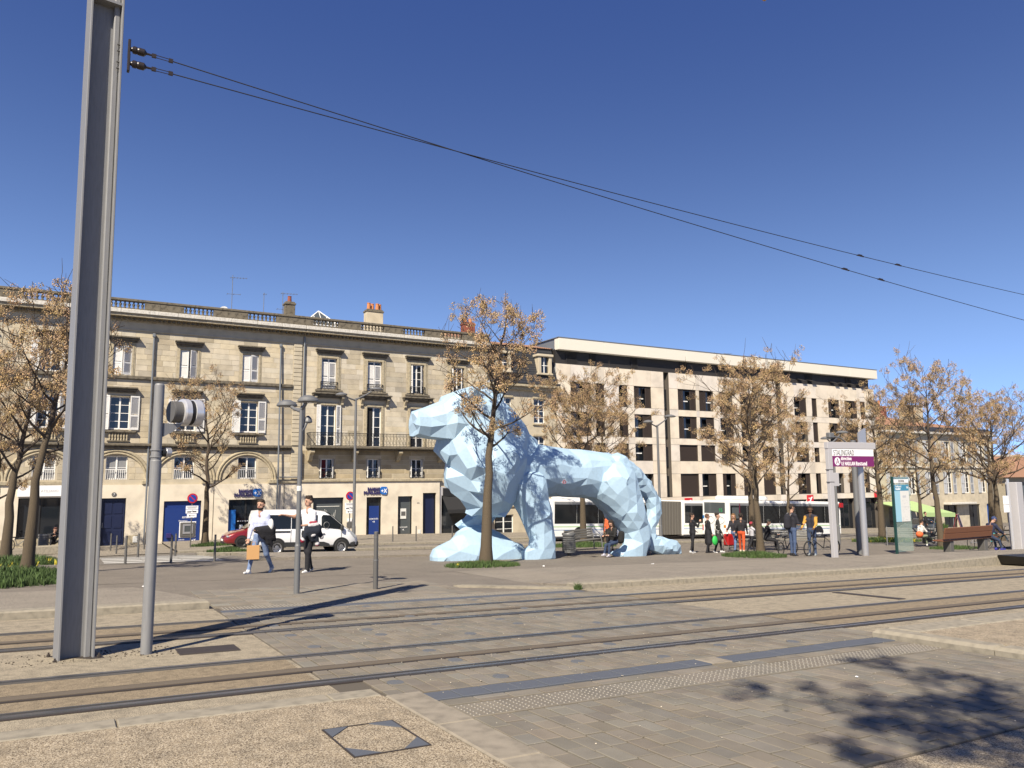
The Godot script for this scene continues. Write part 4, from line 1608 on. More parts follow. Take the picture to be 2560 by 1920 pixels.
	cornice(b, X0, X1)
	balustrade(b, X0 + 0.006, X1, [[13.45, 15.15], [16.75, 18.4], [19.85, 21.5], [22.9, 24.5]])
	var dp := MB.new()
	dp.rod(Vector3(12.93, 11.2, ZF + 0.12), Vector3(12.93, 4.2, ZF + 0.12), 0.055, 8)
	dp.rod(Vector3(12.93, 3.6, ZF + 0.14), Vector3(12.93, 1.95, ZF + 0.14), 0.05, 8)
	dp.rod(Vector3(12.93, 1.95, ZF + 0.34), Vector3(11.5, 1.95, ZF + 0.34), 0.04, 8)
	part("downpipe", dp, M.zinc, b)
	# shop windows
	var names := ["bank_window", "bank_door", "bank_window", "doorway"]
	for i in 4:
		var h: Array = shop[i]
		var o := casement(b, h[0], h[1], h[2], h[3], ZF - 0.14, ["glass_grey", "glass", "glass_grey", "door_blue"][i], 0, "black", 1)
		o.name = names[i]
		if i == 0:
			var st0 := MB.new()
			st0.box(h[0] + 0.3, h[2] - 0.2, 0.0, 0.04, ZF - 0.11, ZF - 0.1)
			for k in 9:
				var a := k * 0.7
				st0.rod(Vector3(14.5 + 0.09 * k, -0.75 + 0.25 * sin(a * 2.0), ZF - 0.1), Vector3(14.6 + 0.09 * k, -0.45 + 0.3 * cos(a), ZF - 0.1), 0.012, 4)
			part("window_decal", st0, M.paper, o)
		elif i == 1:
			var pb := MB.new()
			pb.box(17.62, 18.32, -2.05, -0.02, ZF - 0.1, ZF - 0.07)
			part("blue_panel", pb, M.bank_blue, o)
			letters("lettering", "une place de choix", 0.11, M.white, o, Vector3(17.95, -0.88, ZF - 0.06), 0.0, 0.006, "Droid Serif", 400, 0.62)
			letters("lettering", "+X", 0.11, M.white, o, Vector3(17.95, -1.08, ZF - 0.06), 0.0, 0.006, "Droid Sans", 700)
		elif i == 2:
			var pa := MB.new()
			pa.box(19.90, 20.32, -0.95, -0.25, ZF - 0.1, ZF - 0.08)
			var pp := part("poster", pa, M.paper, o)
			var pi := MB.new()
			pi.box(19.95, 20.27, -0.75, -0.45, ZF - 0.08, ZF - 0.075)
			part("poster_print", pi, M.post_dark, pp)
			letters("lettering", "ouvert du mardi", 0.1, M.white, o, Vector3(20.1, -1.52, ZF - 0.09), 0.0, 0.006, "Droid Serif", 400, 0.62)
			letters("lettering", "+X", 0.1, M.white, o, Vector3(20.1, -1.70, ZF - 0.09), 0.0, 0.006, "Droid Sans", 700)
	bank_sign(b, 17.11, 18.80, 0.77, 1.21, ZF + 0.21)
	var mb := MB.new()
	mb.box(16.0, 16.4, -1.35, -1.05, ZF + 0.161, ZF + 0.24, 0.01)
	part("letter_box", mb, M.post_dark, b)
	mb = MB.new()
	mb.box(16.05, 16.35, -1.0, -0.8, ZF + 0.161, ZF + 0.2, 0.01)
	part("notice", mb, M.white, b)
	mb = MB.new()
	mb.box(21.02, 21.2, 0.1, 0.14, ZF + 0.161, ZF + 0.18)
	part("name_plate", mb, M.post_dark, b)
	mb = MB.new()
	mb.box(21.45, 22.5, -2.28, -2.1, ZF - 0.05, ZF + 0.4, 0.02)
	part("door_step", mb, M.kerb_stone, b)
	mb = MB.new()
	mb.box(21.1, 21.32, -2.0, -1.72, ZF + 0.161, ZF + 0.19, 0.01)
	part("meter_box", mb, M.paper, b)
	# the dark shop with its black awning
	var o := casement(b, 22.95, -2.45, 26.2, 0.6, ZF - 0.2, "glass", 0, "black", 1)
	o.name = "shop_window"
	letters("lettering", "05 56 86 40 52", 0.12, M.white, o, Vector3(24.0, -0.52, ZF + 0.52), 0.0, 0.01, "Droid Sans", 700, 0.7)
	mb = MB.new()
	mb.box(23.05, 26.4, 0.55, 1.12, ZF + 0.05, ZF + 0.12, 0.01)
	var sg := part("shop_sign", mb, M.black, b)
	letters("lettering", "COIFFURE", 0.26, M.violet, sg, Vector3(24.7, 0.83, ZF + 0.125), 0.0, 0.02, "Droid Sans", 700, 1.6)
	mb = MB.new()
	mb.quad(Vector3(23.0, -0.38, ZF + 1.0), Vector3(26.3, -0.38, ZF + 1.0), Vector3(26.3, 0.5, ZF + 0.1), Vector3(23.0, 0.5, ZF + 0.1))
	mb.quad(Vector3(23.0, -0.44, ZF + 0.99), Vector3(23.0, 0.46, ZF + 0.09), Vector3(26.3, 0.46, ZF + 0.09), Vector3(26.3, -0.44, ZF + 0.99))
	mb.quad(Vector3(23.0, -0.64, ZF + 1.0), Vector3(26.3, -0.64, ZF + 1.0), Vector3(26.3, -0.38, ZF + 1.0), Vector3(23.0, -0.38, ZF + 1.0))
	part("awning", mb, M.awning_black, b)

func roofscape() -> void:
	chimney("weathered stone chimney with one dark pot and an aerial beside it", 12.09, 12.76, -52.6, -52.0, 11.7, 14.02, "lime_dirty", [[0.0, 0.0]], 0.42, "brick_red")
	chimney("rendered chimney with four orange clay pots", 18.6, 19.9, -54.7, -54.0, 11.7, 14.6, "lime_smooth", [[-0.42, 0.08], [-0.08, -0.1], [0.25, 0.1], [0.5, -0.08]], 0.5, "pot")
	chimney("tall red brick chimney behind the crown of the middle tree", 26.25, 27.25, -53.6, -53.0, 11.7, 14.15, "brick_red", [[-0.25, 0], [0.2, 0]], 0.35, "pot")
	antenna("roof aerial above the left stone building, with two cross arms", 8.91, -54.0, 11.7, 15.9, [[15.72, 0.15, 0.95, 6], [14.55, 0.35, 0.55, 3]])
	antenna("short white whip aerial beside the dormer", 11.05, -54.0, 11.7, 14.9, [[14.8, 0.05, 0.16, 2]])
	antenna("roof aerial beside the weathered chimney", 12.1, -52.9, 11.7, 14.85, [[14.72, 0.15, 1.0, 6], [13.6, 0.4, 0.1, 2]])
	var d := thing("satellite_dish", "pale satellite dish behind the balustrade", "satellite dish", Vector3(8.2, 13.1, -53))
	var m := MB.new()
	m.lathe([Vector2(0.0, -0.12), Vector2(0.2, -0.09), Vector2(0.36, 0.0), Vector2(0.34, 0.02), Vector2(0.18, -0.06), Vector2(0.0, -0.09)], Vector3.ZERO, 16, Basis(Vector3(0, 1, 0), -0.6) * Basis(Vector3.RIGHT, 1.25))
	part("dish", m, M.shutter_grey, d)
	m = MB.new()
	m.rod(Vector3(0.05, -1.4, -0.1), Vector3(0.05, 0, -0.1), 0.03)
	m.rod(Vector3(0, -0.1, 0.05), Vector3(-0.2, 0.05, 0.5), 0.015)
	part("mast", m, M.post_grey, d)
	# glass pyramid
	var p := thing("glass_pyramid", "pyramid skylight of glass and white bars on the roof", "skylight", Vector3(15.6, 13.2, -56.4))
	var g := MB.new()
	var f := MB.new()
	var top := Vector3(0, 1.35, 0)
	var q := [Vector3(-1.45, 0, 1.3), Vector3(1.45, 0, 1.3), Vector3(1.45, 0, -1.3), Vector3(-1.45, 0, -1.3)]
	for i in 4:
		var a: Vector3 = q[i]
		var c: Vector3 = q[(i + 1) % 4]
		g.tri(a, c, top)
		f.rod(a, top, 0.045, 5)
		f.rod(a, c, 0.045, 5)
		for k in 5:
			var e := a.lerp(c, (k + 1) / 6.0)
			var s := 1.0 - absf((k + 1) / 6.0 - 0.5) * 2.0
			f.rod(e, e.lerp(top, 1.0) if k == 2 else (e + (top - (a + c) / 2) * s), 0.028, 4)
	part("glazing", g, M.glass_grey, p)
	part("bars", f, M.window_white, p)
	var cu := MB.new()
	cu.box(-1.5, 1.5, -1.6, 0.0, -1.35, 1.35)
	part("curb", cu, M.zinc, p)
	# tiled roofs glimpsed behind the parapet
	var r := thing("tiled_roof", "low orange tiled roof behind the right end of the balustrade", "roof")
	tile_roof("tiles", r, [Vector3(22.6, 12.5, -51.6), Vector3(26.7, 12.5, -51.6), Vector3(26.7, 13.5, -54.5), Vector3(23.6, 13.5, -54.5)], 22, "terracotta")
	var e := MB.new()
	e.box(22.6, 26.7, 11.6, 12.5, -56, -51.6)
	part("roof_base", e, M.lime_wall, r)

func mansard_house() -> void:
	var b := thing("mansard_house", "narrow house with a slate mansard roof and two pale dormers", "building")
	var X0 := 26.735
	var X1 := 32.88
	var ws := []
	for c in [28.3, 31.3]:
		ws.append([c - 0.5, 6.0, c + 0.5, 7.9])
		ws.append([c - 0.5, 2.9, c + 0.5, 5.0])
		ws.append([c - 0.5, -0.2, c + 0.5, 1.9])
	ws.append([27.3, -3.0, 28.9, -0.9])
	ws.append([30.0, -3.2, 32.2, -0.9])
	var w := MB.new()
	wall(w, X0, X1, -5, 8.75, ws, ZF, 0.22)
	part("wall", w, M.lime_wall, b)
	var sh := MB.new()
	block_back(sh, X0, X1, -5, 8.7, ZF, ZF - 10)
	part("shell", sh, M.lime_wall, b)
	for h in ws:
		casement(b, h[0], h[1], h[2], h[3], ZF - 0.18, "glass", 3)
		if h[1] > -0.5:
			var s := MB.new()
			s.box(h[0] - 0.12, h[2] + 0.12, h[1] - 0.14, h[1], ZF, ZF + 0.12, 0.02)
			s.box(h[0] - 0.12, h[2] + 0.12, h[3], h[3] + 0.16, ZF, ZF + 0.10, 0.02)
			part("window_trim", s, M.lime_trim, b)
	var c := MB.new()
	c.box(X0, X1 + 0.1, 8.76, 8.95, ZF - 0.2, ZF + 0.55, 0.03)
	c.box(X0, X1, 8.5, 8.76, ZF, ZF + 0.3, 0.03)
	part("cornice", c, M.lime_trim, b)
	var gu := MB.new()
	gu.box(X0, X1 + 0.1, 8.951, 9.12, ZF + 0.3, ZF + 0.56, 0.03)
	part("gutter", gu, M.slate, b)
	# steep slate slope, laid in rows of slates
	var sl := MB.new()
	var rows := 16
	for i in rows:
		var t0 := float(i) / rows
		var t1 := float(i + 1) / rows
		var z0 := lerpf(ZF + 0.3, ZF - 0.65, t0)
		var z1 := lerpf(ZF + 0.3, ZF - 0.65, t1)
		sl.quad(Vector3(X0, lerpf(9.1, 12.1, t0), z0 + 0.025), Vector3(X1, lerpf(9.1, 12.1, t0), z0 + 0.025), Vector3(X1, lerpf(9.1, 12.1, t1), z1), Vector3(X0, lerpf(9.1, 12.1, t1), z1))
		sl.quad(Vector3(X0, lerpf(9.1, 12.1, t0), z0), Vector3(X1, lerpf(9.1, 12.1, t0), z0), Vector3(X1, lerpf(9.1, 12.1, t0), z0 + 0.025), Vector3(X0, lerpf(9.1, 12.1, t0), z0 + 0.025))
	sl.tri(Vector3(X1, 9.1, ZF - 0.65), Vector3(X1, 12.1, ZF - 0.65), Vector3(X1, 9.1, ZF + 0.3))
	sl.tri(Vector3(X0, 9.1, ZF - 0.65), Vector3(X0, 9.1, ZF + 0.3), Vector3(X0, 12.1, ZF - 0.65))
	part("slate_slope", sl, M.slate, b)
	tile_roof("roof", b, [Vector3(X0, 12.05, ZF - 0.5), Vector3(X1, 12.05, ZF - 0.5), Vector3(X1, 13.0, ZF - 4.5), Vector3(X0, 13.0, ZF - 4.5)], 30, "terracotta")
	var bk := MB.new()
	bk.quad(Vector3(X1, 9, ZF - 0.65), Vector3(X1, 9, ZF - 9), Vector3(X1, 12.9, ZF - 9), Vector3(X1, 12.0, ZF - 0.65))
	part("gable", bk, M.lime_wall, b)
	for x in [28.05, 31.75]:
		var d := MB.new()
		d.box(x - 0.62, x - 0.36, 9.95, 11.25, ZF - 1.0, ZF + 0.26, 0.02)
		d.box(x + 0.36, x + 0.62, 9.95, 11.25, ZF - 1.0, ZF + 0.26, 0.02)
		d.box(x - 0.74, x + 0.74, 11.25, 11.45, ZF - 1.0, ZF + 0.36, 0.03)
		d.box(x - 0.7, x + 0.7, 9.8, 9.95, ZF - 1.0, ZF + 0.32, 0.02)
		var o := part("dormer", d, M.lime_smooth, b)
		var g := MB.new()
		g.box(x - 0.36, x + 0.36, 9.95, 11.25, ZF, ZF + 0.04)
		part("pane", g, M.glass, o)
		var f := MB.new()
		f.box(x - 0.03, x + 0.03, 9.95, 11.25, ZF + 0.041, ZF + 0.08)
		f.box(x - 0.36, x + 0.36, 10.55, 10.6, ZF + 0.042, ZF + 0.07)
		part("glazing_bars", f, M.window_white, o)

func louvres(mb: MB, x0: float, x1: float, y0: float, y1: float, z: float) -> void:
	mb.box(x0, x0 + 0.05, y0, y1, z, z + 0.06)
	mb.box(x1 - 0.05, x1, y0, y1, z, z + 0.06)
	var y := y0 + 0.02
	while y < y1 - 0.04:
		mb.quad(Vector3(x0 + 0.05, y, z + 0.06), Vector3(x1 - 0.05, y, z + 0.06), Vector3(x1 - 0.05, y + 0.075, z + 0.012), Vector3(x0 + 0.05, y + 0.075, z + 0.012))
		mb.quad(Vector3(x0 + 0.05, y, z + 0.06), Vector3(x0 + 0.05, y - 0.012, z + 0.05), Vector3(x1 - 0.05, y - 0.012, z + 0.05), Vector3(x1 - 0.05, y, z + 0.06))
		y += 0.085

func modern_block() -> void:
	var b := thing("apartment_block", "long modern apartment block of beige panels with brown louvred shutters", "building")
	var rr := RandomNumberGenerator.new()
	rr.seed = 53
	var X0 := 32.9
	var X1 := 72.95
	var cols := [[34.27, 36.25], [36.73, 37.62], [39.13, 40.03], [40.72, 42.58], [45.6, 47.72], [48.1, 49.82], [50.58, 52.2], [53.2, 54.85], [55.8, 57.4], [60.5, 62.28], [63.08, 63.82], [65.55, 67.24], [68.1, 70.05], [70.6, 71.38]]
	var rows := [[7.66, 9.44], [5.16, 7.04], [3.2, 4.56], [0.14, 2.06]]
	var slots := [[44.0, 44.62], [58.0, 58.7]]
	var holes := []
	for c in cols:
		for r in rows:
			holes.append([c[0], r[0], c[1], r[1]])
	for s in slots:
		holes.append([s[0], -0.1, s[1], 10.86])
	var gx := X0 + 0.5
	var ground := []
	while gx < X1 - 3.0:
		ground.append([gx, -6.0, gx + 2.75, -0.45])
		gx += 3.62
	var w := MB.new()
	wall(w, X0, X1, -7, 10.88, holes + ground, ZF, 0.42)
	part("wall", w, M.cladding_joint, b)
	var shell := MB.new()
	block_back(shell, X0, X1, -7, 12.2, ZF - 0.9, ZF - 14)
	shell.quad(Vector3(X0, 10.88, ZF), Vector3(X1, 10.88, ZF), Vector3(X1, 10.88, ZF - 0.9), Vector3(X0, 10.88, ZF - 0.9))
	shell.quad(Vector3(X0, -7, ZF - 0.9), Vector3(X0, -7, ZF), Vector3(X0, 10.88, ZF), Vector3(X0, 10.88, ZF - 0.9))
	shell.quad(Vector3(X1, -7, ZF), Vector3(X1, -7, ZF - 0.9), Vector3(X1, 10.88, ZF - 0.9), Vector3(X1, 10.88, ZF))
	part("shell", shell, M.shutter_grey, b)
	# cladding panels between the openings
	var xs := [X0, X1]
	for c in cols:
		xs.append(c[0]); xs.append(c[1])
	for s in slots:
		xs.append(s[0]); xs.append(s[1])
	xs.sort()
	var ys := [-0.42, 0.10, 2.08, 3.17, 4.58, 5.13, 7.07, 7.63, 9.47, 10.86]
	var panels := []
	for i in xs.size() - 1:
		for k in ys.size() - 1:
			var cx: float = (xs[i] + xs[i + 1]) / 2
			var cy: float = (ys[k] + ys[k + 1]) / 2
			var inside := false
			for h in holes:
				if cx > h[0] and cx < h[2] and cy > h[1] and cy < h[3]:
					inside = true
			if inside:
				continue
			var parts := maxi(1, int(round((xs[i + 1] - xs[i]) / 1.6)))
			for q in parts:
				panels.append([lerpf(xs[i], xs[i + 1], float(q) / parts), lerpf(xs[i], xs[i + 1], float(q + 1) / parts), ys[k], ys[k + 1]])
	var rest := MB.new()
	var n := 0
	for p in panels:
		var mb: MB = MB.new() if n < 300 else rest
		mb.col = stone_color(rr, Color(0.74, 0.66, 0.55), 0.02)
		mb.box(p[0] + 0.012, p[1] - 0.012, p[2] + 0.012, p[3] - 0.012, ZF, ZF + 0.045)
		if n < 300:
			part("panel", mb, M.cladding, b)
		n += 1
	if rest.size():
		part("panels_beyond", rest, M.cladding, b).set_meta("kind", "stuff")
	# ground floor pillars
	gx = X0 + 0.5 + 2.75
	while gx < X1 - 0.4:
		var pr := MB.new()
		pr.col = Color(0.74, 0.66, 0.55)
		pr.box(gx + 0.01, gx + 0.86, -6, -0.44, ZF, ZF + 0.06, 0.01)
		part("pillar", pr, M.cladding, b)
		gx += 3.62
	# windows and shutters
	for i in cols.size():
		for k in rows.size():
			var c: Array = cols[i]
			var r: Array = rows[k]
			var wide: bool = c[1] - c[0] > 1.2
			var g := MB.new()
			g.box(c[0], c[1], r[0], r[1], ZF - 0.40, ZF - 0.36)
			var o := part("window", g, M.glass, b)
			var sty := rr.randi() % 4
			if (i == 3 and k == 0) or (i == 12 and k < 2):
				sty = 1
			var lv := MB.new()
			if wide:
				var half: float = (c[1] - c[0]) / 2
				if sty == 0:
					louvres(lv, c[0] + 0.02, c[1] - 0.02, r[0] + 0.02, r[1] - 0.02, ZF - 0.12)
				elif sty == 1:
					louvres(lv, c[0] + 0.02, c[0] + half * 0.62, r[0] + 0.02, r[1] - 0.02, ZF - 0.1)
					louvres(lv, c[1] - half * 0.62, c[1] - 0.02, r[0] + 0.02, r[1] - 0.02, ZF - 0.1)
				elif sty == 2:
					louvres(lv, c[0] + 0.02, c[0] + half, r[0] + 0.02, r[1] - 0.02, ZF - 0.1)
				else:
					louvres(lv, c[1] - half, c[1] - 0.02, r[0] + 0.02, r[1] - 0.02, ZF - 0.1)
				var f := MB.new()
				var xa: float = c[0] + half * (0.66 if sty == 1 else 1.0)
				var xb: float = c[1] - half * (0.66 if sty == 1 else 0.04)
				if sty == 3:
					xa = c[0] + 0.04
					xb = c[0] + half
				if sty != 0:
					var ym: float = lerpf(r[0], r[1], 0.42)
					f.box(xa, xb, ym, ym + 0.09, ZF - 0.36, ZF - 0.29)
					f.box(xa, xa + 0.10, ym + 0.09, r[1], ZF - 0.36, ZF - 0.29)
					part("window_frame", f, M.window_white, o)
			elif sty < 2:
				louvres(lv, c[0] + 0.02, c[1] - 0.02, r[0] + 0.02, r[1] - 0.02, ZF - 0.12)
			else:
				louvres(lv, c[0] + 0.42, c[1] - 0.02, r[0] + 0.02, r[1] - 0.02, ZF - 0.1)
			part("shutter", lv, M.louvre_brown, b)
	for s in slots:
		var g := MB.new()
		for k in 4:
			g.box(s[0] + 0.05, s[1] - 0.05, 0.2 + k * 2.5, 1.9 + k * 2.5, ZF - 0.41, ZF - 0.30)
		part("slot_window", g, M.glass, b)
	for gq in ground:
		var o := casement(b, gq[0], gq[1], gq[2], gq[3], ZF - 0.38, "glass", 1, "black", 2)
		o.name = "shop_window"
	# attic strip and roof band
	var at := MB.new()
	at.box(X0 + 0.3, X1 - 0.02, 10.885, 12.1, ZF - 0.9, ZF - 0.5)
	part("attic", at, M.attic_dark, b)
	for q in [[34.2, 35.3], [36.6, 37.2], [40.9, 41.6], [46.4, 47.3], [51.0, 52.0], [63.0, 64.0], [69.2, 70.1]]:
		var lv := MB.new()
		louvres(lv, q[0], q[1], 10.98, 11.95, ZF - 0.49)
		part("attic_louvre", lv, M.louvre_dark, b)
	for x in [60.4, 62.0, 63.4, 66.9, 68.2, 69.5, 71.0]:
		var lv := MB.new()
		lv.beam(Vector3(x, 11.4, ZF - 0.5), Vector3(x, 11.1, ZF + 0.35), 0.6, 0.04)
		part("attic_shade", lv, M.louvre_dark, b)
	var fx := PackedFloat32Array()
	var nf := 9
	for i in nf:
		var fa := MB.new()
		fa.box(lerpf(33.2, 73.8, float(i) / nf) + 0.008, lerpf(33.2, 73.8, float(i + 1) / nf) - 0.008, 12.03, 12.98, ZF - 0.6, ZF + 0.02, 0.01)
		part("fascia_panel", fa, M.fascia, b)
	var rf := MB.new()
	rf.box(33.15, 73.85, 12.981, 13.04, ZF - 14, ZF + 0.05)
	rf.box(33.25, 73.75, 12.06, 12.97, ZF - 14, ZF - 0.61)
	part("roof", rf, M.zinc, b)
	# two red bank lozenges with a white stroke, hung above the shops
	for x in [45.9, 61.4]:
		var sgn := MB.new()
		sgn.box(x - 0.42, x + 0.42, -0.75, 0.02, ZF + 0.5, ZF + 0.62, 0.02)
		var o := part("red_sign", sgn, M.lozenge_red, b)
		var st := MB.new()
		st.prism(PackedVector2Array([Vector2(x - 0.22, -0.62), Vector2(x - 0.06, -0.62), Vector2(x + 0.28, -0.15), Vector2(x + 0.1, -0.15)]), ZF + 0.621, ZF + 0.635)
		st.prism(PackedVector2Array([Vector2(x - 0.3, -0.32), Vector2(x - 0.02, -0.32), Vector2(x + 0.04, -0.24), Vector2(x - 0.3, -0.24)]), ZF + 0.621, ZF + 0.635)
		part("sign_stroke", st, M.white, o)
	var rl := MB.new()
	rl.lathe([Vector2(0.8, 0), Vector2(0.75, 0.12), Vector2(0.4, 0.3), Vector2(0.0, 0.36)], Vector3.ZERO, 16)
	single("roof_light", rl, M.cornice_white, "small pale dome light on the flat roof of the apartment block", "skylight", Vector3(59.7, 13.04 + 0.6, -54))
	var ped := MB.new()
	ped.box(59.2, 60.2, 13.0, 13.66, -54.5, -53.5)
	part("skylight_base", ped, M.zinc, b)
	antenna("small aerial on the flat roof of the apartment block", 56.6, -55.0, 13.0, 14.3, [[14.2, 0.05, 1.0, 5]])

func far_houses() -> void:
	var b := thing("stone_house", "lower old stone house with tiled roof beyond the apartment block", "building")
	var X0 := 73.1
	var X1 := 94.7
	var ws := []
	for i in 6:
		var c := 75.3 + i * 3.4
		ws.append([c - 0.6, 3.2, c + 0.6, 5.6])
		ws.append([c - 0.6, -0.2, c + 0.6, 2.2])
	var gd := []
	for q in [[74.2, 77.8], [79.0, 82.6], [84.0, 86.6], [88.9, 91.2], [92.6, 94.3]]:
		gd.append([q[0], -6.5, q[1], -1.5])
	var w := MB.new()
	wall(w, X0, X1, -8, 6.9, ws + gd, ZF, 0.25)
	part("wall", w, M.lime_wall, b)
	var sh := MB.new()
	block_back(sh, X0, X1, -8, 6.85, ZF, ZF - 9)
	part("shell", sh, M.lime_wall, b)
	for h in ws:
		casement(b, h[0], h[1], h[2], h[3], ZF - 0.2, "glass", 3)
		for s in [-1, 1]:
			shutter(b, h[0] - 0.62 if s < 0 else h[2] + 0.62, h[1], h[3], 0.6, ZF + 0.05 + 0.04 * (s + 1) * 0.5, 0.0 if s < 0 else PI, "shutter_grey")
	for i in gd.size():
		var h: Array = gd[i]
		var o := casement(b, h[0], h[1], h[2], h[3], ZF - 0.2, "glass" if i != 4 else "blue_door", 1, "black")
		o.name = "shop_window" if i != 4 else "blue_shop_door"
	var c := MB.new()
	c.box(X0, X1 + 0.2, 6.35, 6.6, ZF - 0.1, ZF + 0.5, 0.04)
	c.box(X0, X1, 2.6, 2.8, ZF, ZF + 0.14, 0.03)
	c.box(84.0, 89.0, -1.42, -1.2, ZF, ZF + 0.9, 0.03)
	part("cornice", c, M.cornice_white, b)
	var sl := MB.new()
	sl.quad(Vector3(X0, 6.6, ZF + 0.3), Vector3(X1, 6.6, ZF + 0.3), Vector3(X1, 7.2, ZF - 0.2), Vector3(X0, 7.2, ZF - 0.2))
	part("slate_slope", sl, M.slate, b)
	tile_roof("roof", b, [Vector3(X0, 7.2, ZF - 0.2), Vector3(X1, 7.0, ZF - 0.2), Vector3(X1 - 6.0, 8.1, ZF - 4.5), Vector3(X0, 9.0, ZF - 4.5)], 60, "terracotta")
	var bk := MB.new()
	bk.box(X0, X1 - 6, 6.8, 7.9, ZF - 9, ZF - 4.5)
	part("back_wall", bk, M.lime_wall, b)
	chimney("broad grey chimney on the far stone house", 76.0, 78.6, -54.4, -53.4, 7.5, 10.2, "lime_dirty", [], 0.3, "pot")
	chimney("slim red brick chimney on the far stone house", 78.9, 80.1, -54.4, -53.4, 7.5, 9.7, "brick_red", [[0.0, 0.0]], 0.7, "pot")
	chimney("pair of pale stone chimneys on the far stone house", 84.2, 87.4, -54.6, -53.6, 7.3, 10.1, "lime_wall", [], 0.3, "pot")
	antenna("thin aerial on the far stone house", 77.4, -54.0, 10.0, 11.0, [[10.9, 0.1, 0.9, 4]])
	var t := thing("tiled_house", "low house with a broad reddish tiled roof at the right edge", "building")
	var w2 := MB.new()
	w2.box(104, 150, -10, 1.6, -74, -62)
	part("wall", w2, M.lime_trim, t)
	tile_roof("roof", t, [Vector3(103.5, 1.5, -61.4), Vector3(151, 1.5, -61.4), Vector3(151, 5.0, -68), Vector3(103.5, 5.0, -68)], 90, "terracotta")
	for i in 6:
		var o := MB.new()
		o.box(106 + i * 7, 109 + i * 7, -7, -2.5, -62.1, -61.95)
		part("opening", o, M.glass, t)
	var ba := MB.new()
	ba.box(103.5, 151, 4.9, 5.2, -69, -67.6)
	part("ridge", ba, M.cornice_white, t)
	# green awning over the far terrace
	var a := thing("green_awning", "pale green awning stretched over the far terrace", "awning")
	var m := MB.new()
	m.quad(Vector3(71.0, -1.75, -44.6), Vector3(76.8, -1.95, -44.6), Vector3(78.0, -0.9, -49.8), Vector3(71.8, -0.9, -49.8))
	m.quad(Vector3(71.0, -1.8, -44.62), Vector3(71.8, -0.95, -49.82), Vector3(78.0, -0.95, -49.82), Vector3(76.8, -2.0, -44.62))
	part("canvas", m, M.awning_green, a)
	m = MB.new()
	m.quad(Vector3(71.0, -2.15, -44.58), Vector3(76.8, -2.35, -44.58), Vector3(76.8, -1.95, -44.58), Vector3(71.0, -1.75, -44.58))
	part("valance", m, M.awning_green, a)
	m = MB.new()
	for x in [71.2, 76.6]:
		m.rod(gp(x, -44.7, 0), Vector3(x, -1.9, -44.7), 0.05, 6)
	part("prop", m, M.post_grey, a)

